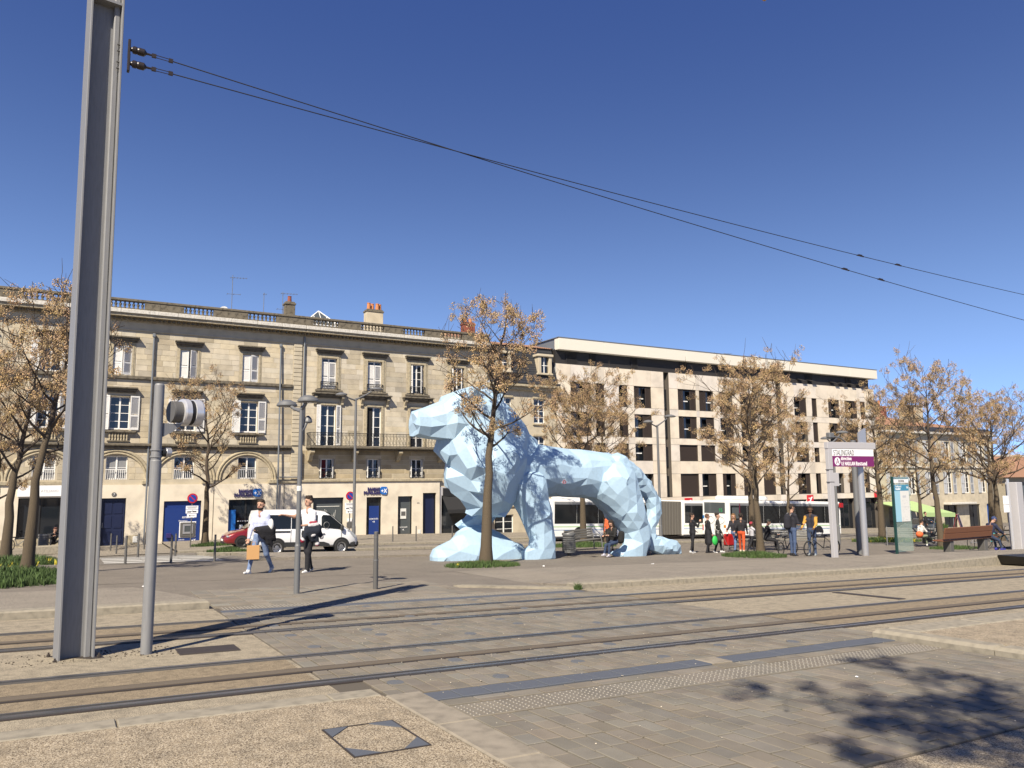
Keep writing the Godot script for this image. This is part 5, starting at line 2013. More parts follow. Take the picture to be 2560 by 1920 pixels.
# ---------------------------------------------------------------- smooth bodies: distance field of tapered capsules, meshed as surface nets
class Field:
	var bones := []
	func add(a: Vector3, b: Vector3, ra: float, rb: float, t := 0) -> void:
		bones.append([a, b, ra, rb, t])
	func mesh(mb: MB, cell: float, k: float, colors: Array, jitter := 0.0, flat := false, rr: RandomNumberGenerator = null, floor_y := -1e9, merge := 0.45) -> void:
		var lo := Vector3(1e9, 1e9, 1e9)
		var hi := -lo
		for b in bones:
			var r: float = maxf(b[2], b[3])
			lo = lo.min(b[0].min(b[1]) - Vector3(r, r, r))
			hi = hi.max(b[0].max(b[1]) + Vector3(r, r, r))
		lo -= Vector3.ONE * (cell * 2.0 + k * 0.5)
		hi += Vector3.ONE * (cell * 2.0 + k * 0.5)
		var nx := int((hi.x - lo.x) / cell) + 2
		var ny := int((hi.y - lo.y) / cell) + 2
		var nz := int((hi.z - lo.z) / cell) + 2
		var d := PackedFloat32Array()
		d.resize(nx * ny * nz)
		d.fill(9.0)
		var near := PackedFloat32Array()
		near.resize(nx * ny * nz)
		near.fill(9.0)
		var tags := PackedByteArray()
		tags.resize(nx * ny * nz)
		var sx := nx
		var sy := nx * ny
		for b in bones:
			var a: Vector3 = b[0]
			var ab: Vector3 = b[1] - b[0]
			var ra: float = b[2]
			var dr: float = b[3] - b[2]
			var tg: int = b[4]
			var l2 := maxf(ab.length_squared(), 1e-9)
			var m := maxf(b[2], b[3]) + 2.5 * cell + k
			var p0: Vector3 = (b[0].min(b[1]) - lo - Vector3(m, m, m)) / cell
			var p1: Vector3 = (b[0].max(b[1]) - lo + Vector3(m, m, m)) / cell
			var x0 := maxi(0, int(p0.x))
			var y0 := maxi(0, int(p0.y))
			var z0 := maxi(0, int(p0.z))
			var x1 := mini(nx - 1, int(p1.x) + 1)
			var y1 := mini(ny - 1, int(p1.y) + 1)
			var z1 := mini(nz - 1, int(p1.z) + 1)
			for z in range(z0, z1 + 1):
				for y in range(y0, y1 + 1):
					var q := lo + Vector3(x0, y, z) * cell - a
					var i := x0 + y * sx + z * sy
					for x in range(x0, x1 + 1):
						var t := clampf(q.dot(ab) / l2, 0.0, 1.0)
						var v := (q - ab * t).length() - ra - dr * t
						var o := d[i]
						var h := k - absf(o - v)
						d[i] = minf(o, v) - (h * h / (4.0 * k) if h > 0.0 else 0.0)
						if v < near[i]:
							near[i] = v
							tags[i] = tg
						i += 1
						q.x += cell
		var ids := PackedInt32Array()
		ids.resize(nx * ny * nz)
		ids.fill(-1)
		var pts := PackedVector3Array()
		var tg2 := PackedByteArray()
		var offs := [0, 1, sx, sx + 1, sy, sy + 1, sy + sx, sy + sx + 1]
		var cor := [Vector3(0, 0, 0), Vector3(1, 0, 0), Vector3(0, 1, 0), Vector3(1, 1, 0), Vector3(0, 0, 1), Vector3(1, 0, 1), Vector3(0, 1, 1), Vector3(1, 1, 1)]
		var edges := [[0, 1], [2, 3], [4, 5], [6, 7], [0, 2], [1, 3], [4, 6], [5, 7], [0, 4], [1, 5], [2, 6], [3, 7]]
		for z in nz - 1:
			for y in ny - 1:
				var i := y * sx + z * sy
				for x in nx - 1:
					var v0 := d[i]
					if absf(v0) < cell * 2.0:
						var s := 0
						for c in 8:
							if d[i + offs[c]] < 0.0:
								s += 1
						if s > 0 and s < 8:
							var sum := Vector3.ZERO
							var cnt := 0
							for e in edges:
								var va := d[i + offs[e[0]]]
								var vb := d[i + offs[e[1]]]
								if (va < 0.0) != (vb < 0.0):
									sum += cor[e[0]].lerp(cor[e[1]], va / (va - vb))
									cnt += 1
							var p := lo + (Vector3(x, y, z) + sum / cnt) * cell
							if jitter > 0.0:
								p += Vector3(rr.randf_range(-jitter, jitter), rr.randf_range(-jitter, jitter), rr.randf_range(-jitter, jitter))
							p.y = maxf(p.y, floor_y)
							ids[i] = pts.size()
							pts.append(p)
							var best := 9.0
							var bt := 0
							for c in 8:
								if near[i + offs[c]] < best:
									best = near[i + offs[c]]
									bt = tags[i + offs[c]]
							tg2.append(bt)
					i += 1
		var quads := PackedInt32Array()
		for z in range(1, nz - 1):
			for y in range(1, ny - 1):
				var i := 1 + y * sx + z * sy
				for x in range(1, nx - 1):
					var v := d[i] < 0.0
					if absf(d[i]) < cell * 2.0:
						if v != (d[i + 1] < 0.0):
							_q(quads, ids, i - sx - sy, i - sy, i, i - sx, v)
						if v != (d[i + sx] < 0.0):
							_q(quads, ids, i - sy - 1, i - 1, i, i - sy, v)
						if v != (d[i + sy] < 0.0):
							_q(quads, ids, i - 1 - sx, i - sx, i, i - 1, v)
					i += 1
		if flat:
			var used := PackedByteArray()
			used.resize(pts.size())
			for q in range(0, quads.size(), 4):
				var w := rr.randi() % 4
				var i := quads[q + w]
				var j := quads[q + (w + 1) % 4]
				if rr.randf() < merge and not used[i] and not used[j]:
					used[i] = 1
					used[j] = 1
					var mid := (pts[i] + pts[j]) * 0.5
					pts[i] = mid
					pts[j] = mid
			for q in range(0, quads.size(), 4):
				var a := pts[quads[q]]
				var b := pts[quads[q + 1]]
				var c := pts[quads[q + 2]]
				var e := pts[quads[q + 3]]
				if (a - c).length() < (b - e).length():
					mb.tri(a, b, c)
					mb.tri(a, c, e)
				else:
					mb.tri(b, c, e)
					mb.tri(b, e, a)
			return
		var nr := PackedVector3Array()
		nr.resize(pts.size())
		for q in range(0, quads.size(), 4):
			var n := (pts[quads[q + 2]] - pts[quads[q]]).cross(pts[quads[q + 3]] - pts[quads[q + 1]])
			for w in 4:
				nr[quads[q + w]] += n
		for i in nr.size():
			nr[i] = nr[i].normalized()
		for q in range(0, quads.size(), 4):
			for w in [[0, 1, 2], [0, 2, 3]]:
				for u in [0, 2, 1]:
					var i := quads[q + w[u]]
					mb.v.append(mb.xf * pts[i])
					mb.n.append((mb.xf.basis * nr[i]).normalized())
					mb.c.append(colors[tg2[i]])
	func _q(quads: PackedInt32Array, ids: PackedInt32Array, a: int, b: int, c: int, e: int, inside: bool) -> void:
		if ids[a] < 0 or ids[b] < 0 or ids[c] < 0 or ids[e] < 0:
			return
		if inside:
			quads.append(ids[a]); quads.append(ids[b]); quads.append(ids[c]); quads.append(ids[e])
		else:
			quads.append(ids[e]); quads.append(ids[c]); quads.append(ids[b]); quads.append(ids[a])

# ---------------------------------------------------------------- the big faceted animal
func sculpture() -> void:
	var rr := RandomNumberGenerator.new()
	rr.seed = 5
	var t := thing("lion_sculpture", "huge pale blue faceted sculpture of a standing lion", "sculpture", Vector3(14, gy(14, -24.3), -24.3))
	var o := t.position
	var f := Field.new()
	var P := func(x: float, y: float, z: float) -> Vector3: return Vector3(x, y, z) - o
	# trunk
	f.add(P.call(13.2, 1.75, -24.4), P.call(15.2, 1.9, -24.4), 1.25, 0.85)
	f.add(P.call(15.2, 1.95, -24.4), P.call(18.0, 1.78, -24.4), 0.92, 0.98)
	f.add(P.call(14.6, 2.25, -24.4), P.call(15.3, 2.1, -24.4), 0.8, 0.62)
	f.add(P.call(18.1, 1.65, -24.4), P.call(18.6, 1.2, -24.4), 0.95, 0.85)
	var m := MB.new()
	f.mesh(m, 0.46, 0.4, [Color.WHITE], 0.035, true, rr)
	part("trunk", m, M.sculpture_blue, t)
	f = Field.new()
	# mane and neck
	f.add(P.call(12.75, 2.0, -24.3), P.call(13.0, 1.5, -24.3), 1.36, 1.28)
	f.add(P.call(11.85, 2.85, -24.3), P.call(12.1, 2.2, -24.3), 0.82, 0.85)
	f.add(P.call(12.4, 3.2, -24.3), P.call(12.9, 2.3, -24.3), 1.18, 1.50)
	f.add(P.call(12.65, 3.85, -24.35), P.call(13.2, 3.2, -24.35), 0.98, 1.0)
	m = MB.new()
	f.add(P.call(11.95, 4.25, -24.3), P.call(12.9, 4.5, -24.3), 0.5, 0.55)
	f.add(P.call(13.1, 3.7, -24.35), P.call(14.5, 2.7, -24.4), 0.95, 0.75)
	f.mesh(m, 0.50, 0.3, [Color.WHITE], 0.15, true, rr)
	part("mane", m, M.sculpture_blue, t)
	f = Field.new()
	# head: faceted rings from the muzzle back into the mane
	m = MB.new()
	var rings := []
	for q in [[10.08, 3.26, 3.90, 0.34], [10.14, 3.12, 4.02, 0.46], [10.55, 3.06, 4.16, 0.52], [11.12, 3.0, 4.36, 0.62], [11.36, 2.96, 4.64, 0.82], [11.80, 2.85, 4.86, 0.92], [12.35, 2.7, 5.02, 1.02], [13.1, 2.6, 4.90, 1.05], [13.45, 2.9, 4.3, 0.8]]:
		var h: float = q[2] - q[1]
		var ring := []
		for p in [[0.0, 0.0], [0.72, 0.06], [1.0, 0.34], [0.94, 0.66], [0.55, 0.95], [0.0, 1.0], [-0.55, 0.95], [-0.94, 0.66], [-1.0, 0.34], [-0.72, 0.06]]:
			var jt := Vector3(rr.randf_range(-0.05, 0.05), rr.randf_range(-0.04, 0.04), rr.randf_range(-0.05, 0.05))
			ring.append(P.call(q[0], q[1] + p[1] * h, -24.3 + p[0] * q[3]) + jt)
		rings.append(ring)
	for i in rings.size() - 1:
		for k in 10:
			var l := (k + 1) % 10
			if rr.randf() < 0.5:
				m.tri(rings[i][k], rings[i + 1][l], rings[i][l])
				m.tri(rings[i][k], rings[i + 1][k], rings[i + 1][l])
			else:
				m.tri(rings[i][k], rings[i + 1][k], rings[i][l])
				m.tri(rings[i][l], rings[i + 1][k], rings[i + 1][l])
	for e in [0, rings.size() - 1]:
		var c := Vector3.ZERO
		for p in rings[e]:
			c += p / 10.0
		for k in 10:
			m.tri(c, rings[e][k], rings[e][(k + 1) % 10])
	for s in [-1, 1]:
		var e0: Vector3 = P.call(12.05, 4.45, -24.3 + s * 0.72)
		m.tri(e0 + Vector3(-0.25, 0, 0), e0 + Vector3(0.35, -0.1, 0.02), e0 + Vector3(0.12, 0.42, s * 0.22))
		m.tri(e0 + Vector3(0.35, -0.1, 0.02), e0 + Vector3(0.3, 0.0, -s * 0.3), e0 + Vector3(0.12, 0.42, s * 0.22))
		m.tri(e0 + Vector3(-0.25, 0, 0), e0 + Vector3(0.12, 0.42, s * 0.22), e0 + Vector3(0.3, 0.0, -s * 0.3))
	part("head", m, M.sculpture_blue, t)
	var lower := gy(14, -24.3) - o.y - 0.5
	f = Field.new()
	# near fore leg
	f.add(P.call(14.35, 1.3, -23.8), P.call(14.62, 0.3, -23.6), 0.80, 0.54)
	f.add(P.call(14.62, 0.3, -23.6), P.call(14.9, -0.75, -23.55), 0.54, 0.47)
	f.add(P.call(14.95, -1.0, -23.55), P.call(14.15, -1.1, -23.5), 0.46, 0.36)
	m = MB.new()
	f.mesh(m, 0.34, 0.25, [Color.WHITE], 0.02, true, rr, lower)
	part("leg", m, M.sculpture_blue, t)
	f = Field.new()
	# far fore leg stepping on the rock
	f.add(P.call(13.4, 0.9, -25.0), P.call(13.25, 0.15, -25.3), 0.66, 0.42)
	f.add(P.call(13.2, 0.05, -25.3), P.call(12.45, -0.02, -25.3), 0.38, 0.33)
	m = MB.new()
	f.mesh(m, 0.34, 0.25, [Color.WHITE], 0.02, true, rr, lower)
	part("leg", m, M.sculpture_blue, t)
	f = Field.new()
	# hind legs
	f.add(P.call(18.3, 1.4, -23.85), P.call(18.85, 0.35, -23.65), 0.98, 0.68)
	f.add(P.call(18.85, 0.35, -23.65), P.call(19.2, -0.55, -23.6), 0.66, 0.50)
	f.add(P.call(19.2, -0.55, -23.6), P.call(19.05, -1.2, -23.6), 0.52, 0.48)
	f.add(P.call(19.0, -1.3, -23.6), P.call(18.2, -1.3, -23.55), 0.44, 0.36)
	m = MB.new()
	f.mesh(m, 0.34, 0.25, [Color.WHITE], 0.02, true, rr, lower)
	part("leg", m, M.sculpture_blue, t)
	f = Field.new()
	# far hind leg
	f.add(P.call(18.7, 1.3, -24.95), P.call(19.5, 0.2, -25.15), 0.82, 0.5)
	f.add(P.call(19.5, 0.2, -25.15), P.call(20.3, -0.7, -25.2), 0.48, 0.36)
	f.add(P.call(20.4, -1.2, -25.2), P.call(20.9, -1.35, -25.2), 0.46, 0.30)
	f.add(P.call(20.3, -0.7, -25.2), P.call(20.5, -1.3, -25.2), 0.36, 0.38)
	m = MB.new()
	f.mesh(m, 0.34, 0.25, [Color.WHITE], 0.02, true, rr, lower)
	part("leg", m, M.sculpture_blue, t)
	# tail
	var tl := Field.new()
	var path := [[18.55, 2.15, 0.52], [19.3, 1.75, 0.42], [19.95, 1.28, 0.34], [20.35, 0.75, 0.30], [20.42, 0.25, 0.28], [20.15, -0.15, 0.27], [19.98, -0.55, 0.28], [20.15, -0.95, 0.34], [20.7, -1.1, 0.40], [21.25, -1.18, 0.36], [21.5, -1.2, 0.26]]
	for i in path.size() - 1:
		tl.add(P.call(path[i][0], path[i][1], -23.95), P.call(path[i + 1][0], path[i + 1][1], -23.95), path[i][2], path[i + 1][2])
	m = MB.new()
	tl.mesh(m, 0.24, 0.1, [Color.WHITE], 0.015, true, rr, -9.0, 0.35)
	part("tail", m, M.sculpture_blue, t)
	# rock under the raised paw
	var rk := Field.new()
	rk.add(P.call(12.0, -1.05, -24.5), P.call(13.2, -0.75, -25.2), 0.75, 0.85)
	rk.add(P.call(11.3, -1.15, -24.3), P.call(14.0, -1.2, -24.3), 0.62, 0.60)
	rk.add(P.call(14.0, -1.1, -24.6), P.call(14.5, -1.3, -24.6), 0.55, 0.4)
	rk.add(P.call(12.6, -0.4, -25.2), P.call(13.2, -0.45, -25.3), 0.42, 0.45)
	m = MB.new()
	rk.mesh(m, 0.44, 0.35, [Color.WHITE], 0.02, true, rr)
	part("rock", m, M.sculpture_blue, t)
	var tg := MB.new()
	tg.xf = Transform3D(Basis(), P.call(15.72, 1.52, -23.44))
	for i in 7:
		var a := rr.randf() * TAU
		tg.beam(Vector3(cos(a) * 0.08, sin(a) * 0.07, 0), Vector3(cos(a + 2.2) * 0.09, sin(a + 2.2) * 0.08, 0.0), 0.022, 0.01, Vector3(0, 0, 1))
	# ---------------------------------------------------------------- (the little pink scribble on the flank)
	mat("pink_paint", 0.50, 0.20, 0.24, 0.8)
	part("scribble", tg, M.pink_paint, t)

# ---------------------------------------------------------------- trees full of dry berry clusters
var cluster_meshes := []
func cluster_mesh(sd: int) -> ArrayMesh:
	var rr := RandomNumberGenerator.new()
	rr.seed = sd
	var m := MB.new()
	m.col = Color(0.075, 0.05, 0.03)
	m.tube([Vector3.ZERO, Vector3(0.01, -0.06, 0), Vector3(0.0, -0.17, 0.01)], [0.005, 0.004, 0.002], 3, false)
	for i in 24:
		var h := -0.03 - rr.randf() * 0.17
		var a := rr.randf() * TAU
		var r := rr.randf_range(0.02, 0.115) * (1.0 - absf(h + 0.11) * 2.6)
		var p := Vector3(cos(a) * r, h - r * 0.25, sin(a) * r)
		m.col = Color(0.075, 0.05, 0.03)
		if i % 3 == 0:
			m.tube([Vector3(0, h + 0.035, 0), p], [0.003, 0.002], 3, false)
		var f := rr.randf_range(0.6, 1.25)
		m.col = Color(0.56 * f, 0.40 * f, 0.215 * f * rr.randf_range(0.8, 1.2))
		var s := rr.randf_range(0.010, 0.0155)
		var v := [p + Vector3(s, 0, 0), p + Vector3(0, 0, -s), p + Vector3(-s, 0, 0), p + Vector3(0, 0, s)]
		var t := p + Vector3(0, s * 1.15, 0)
		var b := p - Vector3(0, s * 1.15, 0)
		for k in 4:
			m.tri(v[k], v[(k + 1) % 4], t)
			m.tri(v[(k + 1) % 4], v[k], b)
	return m.mesh()

func make_tree(label: String, at: Vector3, H: float, r0: float, h0: float, spread: float, lean: Vector2, sd: int, limbs := 16, bare := 0.0, fork := 0.0, size := 1.0) -> Node3D:
	if cluster_meshes.is_empty():
		cluster_meshes = [cluster_mesh(1), cluster_mesh(2), cluster_mesh(3)]
	var rr := RandomNumberGenerator.new()
	rr.seed = sd
	var t := thing("berry_tree", label, "tree", at, 0.0, "trees with dry berry clusters")
	# leader
	var lead := []
	var lr := []
	var n := 14
	var wob := Vector2(rr.randf_range(-1, 1), rr.randf_range(-1, 1))
	for i in n + 1:
		var f := float(i) / n
		var p := Vector3(lean.x * f * f * 0.6 + lean.x * f * 0.4, f * H, lean.y * f)
		p.x += sin(f * 5.0 + wob.x * 3.0) * 0.10 * f + (0.0 if i < 4 else rr.randf_range(-0.06, 0.06))
		p.z += cos(f * 4.0 + wob.y * 3.0) * 0.10 * f
		lead.append(p)
		var r := r0 * (1.0 - 0.93 * pow(f, 0.8))
		if i == 0:
			r *= 1.30
		lr.append(maxf(r, 0.012))
	lead[0].y = -0.15
	var tr := MB.new()
	var cutn := clampi(int(ceil(h0 / H * n)) + 1, 2, n - 1)
	tr.tube(lead.slice(0, cutn + 1), lr.slice(0, cutn + 1), 10)
	part("trunk", tr, M.bark, t)
	var br := MB.new()
	br.tube(lead.slice(cutn), lr.slice(cutn), 7)
	var spots := []
	for i in limbs:
		var f := (i + rr.randf() * 0.7) / limbs
		var y := lerpf(h0, H * 0.95, pow(f, 0.9))
		var fi := clampf(y / H * n, 0.0, n - 0.001)
		var b0: Vector3 = lead[int(fi)].lerp(lead[int(fi) + 1], fi - int(fi))
		var rb: float = lr[int(fi)] * rr.randf_range(0.42, 0.62)
		var az := i * 2.4 + rr.randf_range(-0.5, 0.5)
		var prof := sin(clampf(0.35 + f * 2.6, 0.0, PI)) * 0.75 + 0.28
		var ln := spread * prof * rr.randf_range(0.75, 1.15)
		var up := lerpf(0.25, 0.85, f) + rr.randf_range(-0.12, 0.15)
		_limb(br, spots, rr, b0, Vector3(cos(az), up, sin(az)).normalized(), ln, rb, 0, bare)
	_limb(br, spots, rr, lead[n], Vector3(rr.randf_range(-0.3, 0.3), 1, rr.randf_range(-0.3, 0.3)).normalized(), spread * 0.3, lr[n], 1, bare)
	part("branches", br, M.twig, t).set_meta("kind", "stuff")
	for k in 3:
		var mine := []
		for i in spots.size():
			if i % 3 == k:
				mine.append(spots[i])
		if mine.is_empty():
			continue
		var mm := MultiMesh.new()
		mm.transform_format = MultiMesh.TRANSFORM_3D
		mm.use_colors = true
		mm.mesh = cluster_meshes[k]
		mm.instance_count = mine.size()
		for i in mine.size():
			var s := rr.randf_range(0.8, 1.45) * size
			var bs := Basis(Vector3(rr.randf_range(-1, 1), rr.randf_range(-1, 1), rr.randf_range(-1, 1)).normalized(), rr.randf_range(0, 0.9)) * Basis(Vector3.UP, rr.randf() * TAU)
			mm.set_instance_transform(i, Transform3D(bs.scaled(Vector3(s, s, s)), mine[i]))
			var w := rr.randf_range(0.72, 1.12)
			mm.set_instance_color(i, Color(w, w * rr.randf_range(0.92, 1.04), w * rr.randf_range(0.85, 1.1)))
		var mi := MultiMeshInstance3D.new()
		mi.name = "crown"
		mi.multimesh = mm
		mi.material_override = M.berry
		t.add_child(mi, true)
		mi.set_meta("kind", "stuff")
	return t

func _limb(br: MB, spots: Array, rr: RandomNumberGenerator, p0: Vector3, dir: Vector3, ln: float, r: float, depth: int, bare: float) -> void:
	var pts := [p0]
	var rad := [r]
	var p := p0
	var d := dir
	var seg := 5 if depth == 0 else 3
	for i in seg:
		d = (d + Vector3(rr.randf_range(-0.22, 0.22), rr.randf_range(-0.05, 0.28), rr.randf_range(-0.22, 0.22))).normalized()
		p += d * ln / seg
		pts.append(p)
		rad.append(maxf(0.0065, r * (1.0 - 0.85 * (i + 1) / seg)))
	br.tube(pts, rad, 5 if depth == 0 else 4, false)
	if depth < 2:
		var kids := int(clampf(ln * 2.6, 2, 7)) if depth == 0 else 3
		for k in kids:
			var f := 0.28 + 0.7 * (k + rr.randf()) / kids
			var fi := clampf(f * seg, 0.0, seg - 0.001)
			var b: Vector3 = pts[int(fi)].lerp(pts[int(fi) + 1], fi - int(fi))
			var side := Vector3(rr.randf_range(-1, 1), rr.randf_range(-0.35, 0.8), rr.randf_range(-1, 1)).normalized()
			_limb(br, spots, rr, b, (d * 0.7 + side).normalized(), ln * rr.randf_range(0.26, 0.44) if depth == 0 else ln * rr.randf_range(0.4, 0.65), maxf(0.008, r * 0.42), depth + 1, bare)
	if depth >= 1 and rr.randf() > bare and rr.randf() < (0.68 if depth == 1 else 0.42):
		for i in 4:
			spots.append(p + Vector3(rr.randf_range(-0.15, 0.15), rr.randf_range(-0.10, 0.13), rr.randf_range(-0.15, 0.15)))
	if depth == 2 and rr.randf() < 0.4:
		br.tube([p, p + d * 0.26], [0.007, 0.004], 3, false)

func grass_patch(label: String, cx: float, cz: float, rx: float, rz: float, count: int, h: float, sd: int, flowers := 0, up := 0.0) -> void:
	var rr := RandomNumberGenerator.new()
	rr.seed = sd
	var blade := MB.new()
	for i in 5:
		var a := rr.randf() * TAU
		var w := Vector3(cos(a), 0, sin(a))
		var l := Vector3(rr.randf_range(-0.5, 0.5), 1.0, rr.randf_range(-0.5, 0.5))
		var b := Vector3(rr.randf_range(-0.25, 0.25), 0, rr.randf_range(-0.25, 0.25))
		blade.tri(b - w * 0.07, b + w * 0.07, b + l * 0.6 + w * 0.05)
		blade.tri(b - w * 0.07, b + l * 0.6 + w * 0.05, b + l * 0.6 - w * 0.05)
		blade.tri(b + l * 0.6 - w * 0.05, b + l * 0.6 + w * 0.05, b + l + Vector3(l.x, -0.1, l.z) * 0.3)
	var mm := MultiMesh.new()
	mm.transform_format = MultiMesh.TRANSFORM_3D
	mm.use_colors = true
	mm.mesh = blade.mesh()
	mm.instance_count = count
	for i in count:
		var a := rr.randf() * TAU
		var q := sqrt(rr.randf())
		var s := h * rr.randf_range(0.45, 1.2) * (1.15 - q * 0.6)
		mm.set_instance_transform(i, Transform3D(Basis(Vector3.UP, rr.randf() * TAU).scaled(Vector3(s * 0.8, s, s * 0.8)), gp(cx + cos(a) * q * rx, cz + sin(a) * q * rz, up)))
		var g := rr.randf_range(0.7, 1.3)
		var c := Color(0.050 * g, 0.088 * g, 0.020 * g)
		if i < flowers:
			c = Color(0.6, 0.5, 0.05)
		mm.set_instance_color(i, c)
	var mi := MultiMeshInstance3D.new()
	mi.name = numbered("grass")
	mi.multimesh = mm
	mi.material_override = M.leafage
	add_child(mi)
	tag(mi, label, "grass", "", "stuff")

func trees() -> void:
	# the row nearest the tracks
	make_tree("leaning berry tree close to the tall steel pole at the left", gp(-0.85, -23.2), 6.7, 0.17, 3.1, 2.25, Vector2(0.65, 0.3), 101, 17)
	make_tree("berry tree standing in front of the faceted lion", gp(11.25, -21.2), 7.9, 0.205, 3.5, 2.3, Vector2(0.7, -0.1), 131, 20)
	make_tree("dense berry tree between the lion's tail and the tram sign", gp(24.3, -22.1), 7.2, 0.17, 2.7, 2.6, Vector2(-0.1, -0.2), 103, 23)
	make_tree("tall berry tree behind the brown bench", gp(35.9, -21.6), 8.1, 0.17, 2.9, 3.0, Vector2(-0.1, -0.2), 104, 20)
	# second row
	make_tree("yellow stained berry tree trunk at the left edge, second from the pole", gp(-1.75, -30.6), 6.8, 0.19, 2.6, 2.7, Vector2(0.5, 0), 105, 16)
	make_tree("slim berry tree in the left corner, farthest from the tracks", gp(-3.1, -44.0), 7.5, 0.2, 2.6, 2.5, Vector2(0.2, 0), 106, 13)
	make_tree("sparse dark berry tree in front of the bank's cash machine", gp(6.55, -45.2, 0.1), 8.4, 0.2, 3.0, 3.1, Vector2(-0.15, 0), 107, 19, 0.35)
	make_tree("berry tree behind the lion's back, its trunk left of the park bench", gp(23.0, -32.6), 7.6, 0.21, 3.4, 3.2, Vector2(-0.3, 0), 108, 21)
	make_tree("berry tree whose trunk shows under the lion's belly beside the bus", gp(27.0, -36.0, 0.1), 7.4, 0.2, 3.6, 3.1, Vector2(-0.2, 0), 109, 18)
	make_tree("second trunk behind the tree right of the lion's tail", gp(29.8, -27.6), 7.2, 0.2, 2.5, 2.5, Vector2(0.35, 0), 110, 16)
	make_tree("berry tree with a yellow flower bed between the tram sign and the glass map panel", gp(43.4, -29.8), 7.4, 0.24, 3.2, 3.6, Vector2(-0.1, 0), 111, 20)
	make_tree("berry tree right of the brown bench, its trunk behind the bent man", gp(50.5, -26.6), 7.2, 0.25, 3.2, 3.7, Vector2(-0.2, 0), 112, 19)
	make_tree("twin berry tree beside the one behind the bent man", gp(57.0, -30.5), 8.4, 0.28, 3.4, 4.2, Vector2(0.4, 0), 113, 20, 0.15)
	make_tree("small berry tree under the end of the green awning", gp(60.5, -38.0, 0.1), 6.6, 0.22, 2.8, 3.0, Vector2(0.1, 0), 114, 16)
	make_tree("thin berry tree in front of the apartment block, left of the tram sign", gp(42.0, -35.6, 0.1), 7.2, 0.15, 2.4, 3.0, Vector2(0.2, 0), 115, 16)
	make_tree("pale open berry tree at the right edge, its branches against the sky", gp(64.5, -27.5), 8.8, 0.25, 3.2, 4.2, Vector2(0.6, 0), 116, 17, 0.2)
	make_tree("berry tree in the gap between the apartment block and the far stone house", gp(52.0, -35.8, 0.1), 6.6, 0.18, 2.4, 3.0, Vector2(0, 0), 117, 16)
	# the tree overhead, behind the photographer, that shades the lower right corner
	var sh := make_tree("berry tree outside the picture whose shadow falls on the lower right paving", gp(1.75, 4.1), 8.0, 0.16, 4.2, 2.7, Vector2(-1.9, -2.3), 119, 17, 0.0, 0.0, 1.1)
	sh.set_meta("group", "")
	grass_patch("grass and weeds round the leaning tree by the steel pole", -1.1, -22.2, 1.35, 2.6, 1500, 0.30, 1, 8)
	grass_patch("grass tuft round the foot of the tree before the lion", 11.05, -21.0, 1.25, 0.75, 700, 0.20, 2, 5)
	grass_patch("grass round the foot of the tree right of the lion's tail", 22.6, -20.9, 1.15, 1.2, 800, 0.22, 3, 3)
	grass_patch("yellow flowered grass bed left of the glass map panel", 42.6, -29.0, 2.6, 1.5, 900, 0.30, 4, 60)
	grass_patch("grass under the park bench by the lion's hind leg", 22.3, -31.8, 2.0, 1.2, 700, 0.28, 5)
	grass_patch("grass on the islet in front of the red car", 5.6, -32.6, 0.8, 0.8, 420, 0.24, 6, 0, 0.1)
	grass_patch("grass at the foot of the tree in front of the bank", 6.9, -45.0, 1.2, 0.5, 420, 0.26, 7, 0, 0.1)
	grass_patch("grass round the tall tree behind the brown bench", 36.2, -21.2, 1.6, 0.7, 500, 0.2, 8)
	grass_patch("small weed growing at the corner of the tram platform kerb", 9.32, -13.46, 0.10, 0.05, 34, 0.16, 9)
	grass_patch("weeds beside the second tree at the left edge", -1.3, -29.2, 1.3, 1.8, 500, 0.3, 10, 14)
	grass_patch("leafy shrub under the far awning", 74.0, -45.0, 1.6, 0.6, 300, 1.1, 11)

# ---------------------------------------------------------------- street furniture
func lamp_head(called: String, parent: Node3D, at: Vector3, r: float, arm_to: Vector3) -> void:
	var h := MB.new()
	h.lathe([Vector2(r * 0.86, -0.05), Vector2(r, -0.035), Vector2(r, -0.01), Vector2(r * 0.8, 0.045), Vector2(r * 0.35, 0.09), Vector2(0.0, 0.10)], at, 20)
	h.lathe([Vector2(0.0, -0.03), Vector2(r * 0.86, -0.05)], at, 20)
	var o := part(called, h, M.post_grey, parent)
	var g := MB.new()
	g.lathe([Vector2(0.0, -0.062), Vector2(r * 0.5, -0.060), Vector2(r * 0.62, -0.046)], at, 16)
	part("lamp_glass", g, M.lamp_glass, o)
	var a := MB.new()
	a.tube([arm_to, at.lerp(arm_to, 0.5) + Vector3(0, -0.02, 0), at + Vector3(0, 0.02, 0)], [0.045, 0.035, 0.03], 7)
	part("arm", a, M.post_grey, parent)

func bollard_proto(h: float) -> Node3D:
	var b := thing("bollard", "x", "bollard", Vector3.ZERO, 0.0, "slim grey bollards")
	var m := MB.new()
	m.lathe([Vector2(0.052, -0.05), Vector2(0.052, h * 0.52), Vector2(0.046, h * 0.525), Vector2(0.046, h - 0.01), Vector2(0.04, h), Vector2(0.0, h + 0.006)], Vector3.ZERO, 12)
	part("post", m, M.post_dark, b)
	m = MB.new()
	m.lathe([Vector2(0.056, h * 0.50), Vector2(0.056, h * 0.525)], Vector3.ZERO, 12)
	m.lathe([Vector2(0.050, h * 0.9), Vector2(0.050, h * 0.915)], Vector3.ZERO, 12)
	part("ring", m, M.post_grey, b)
	return b

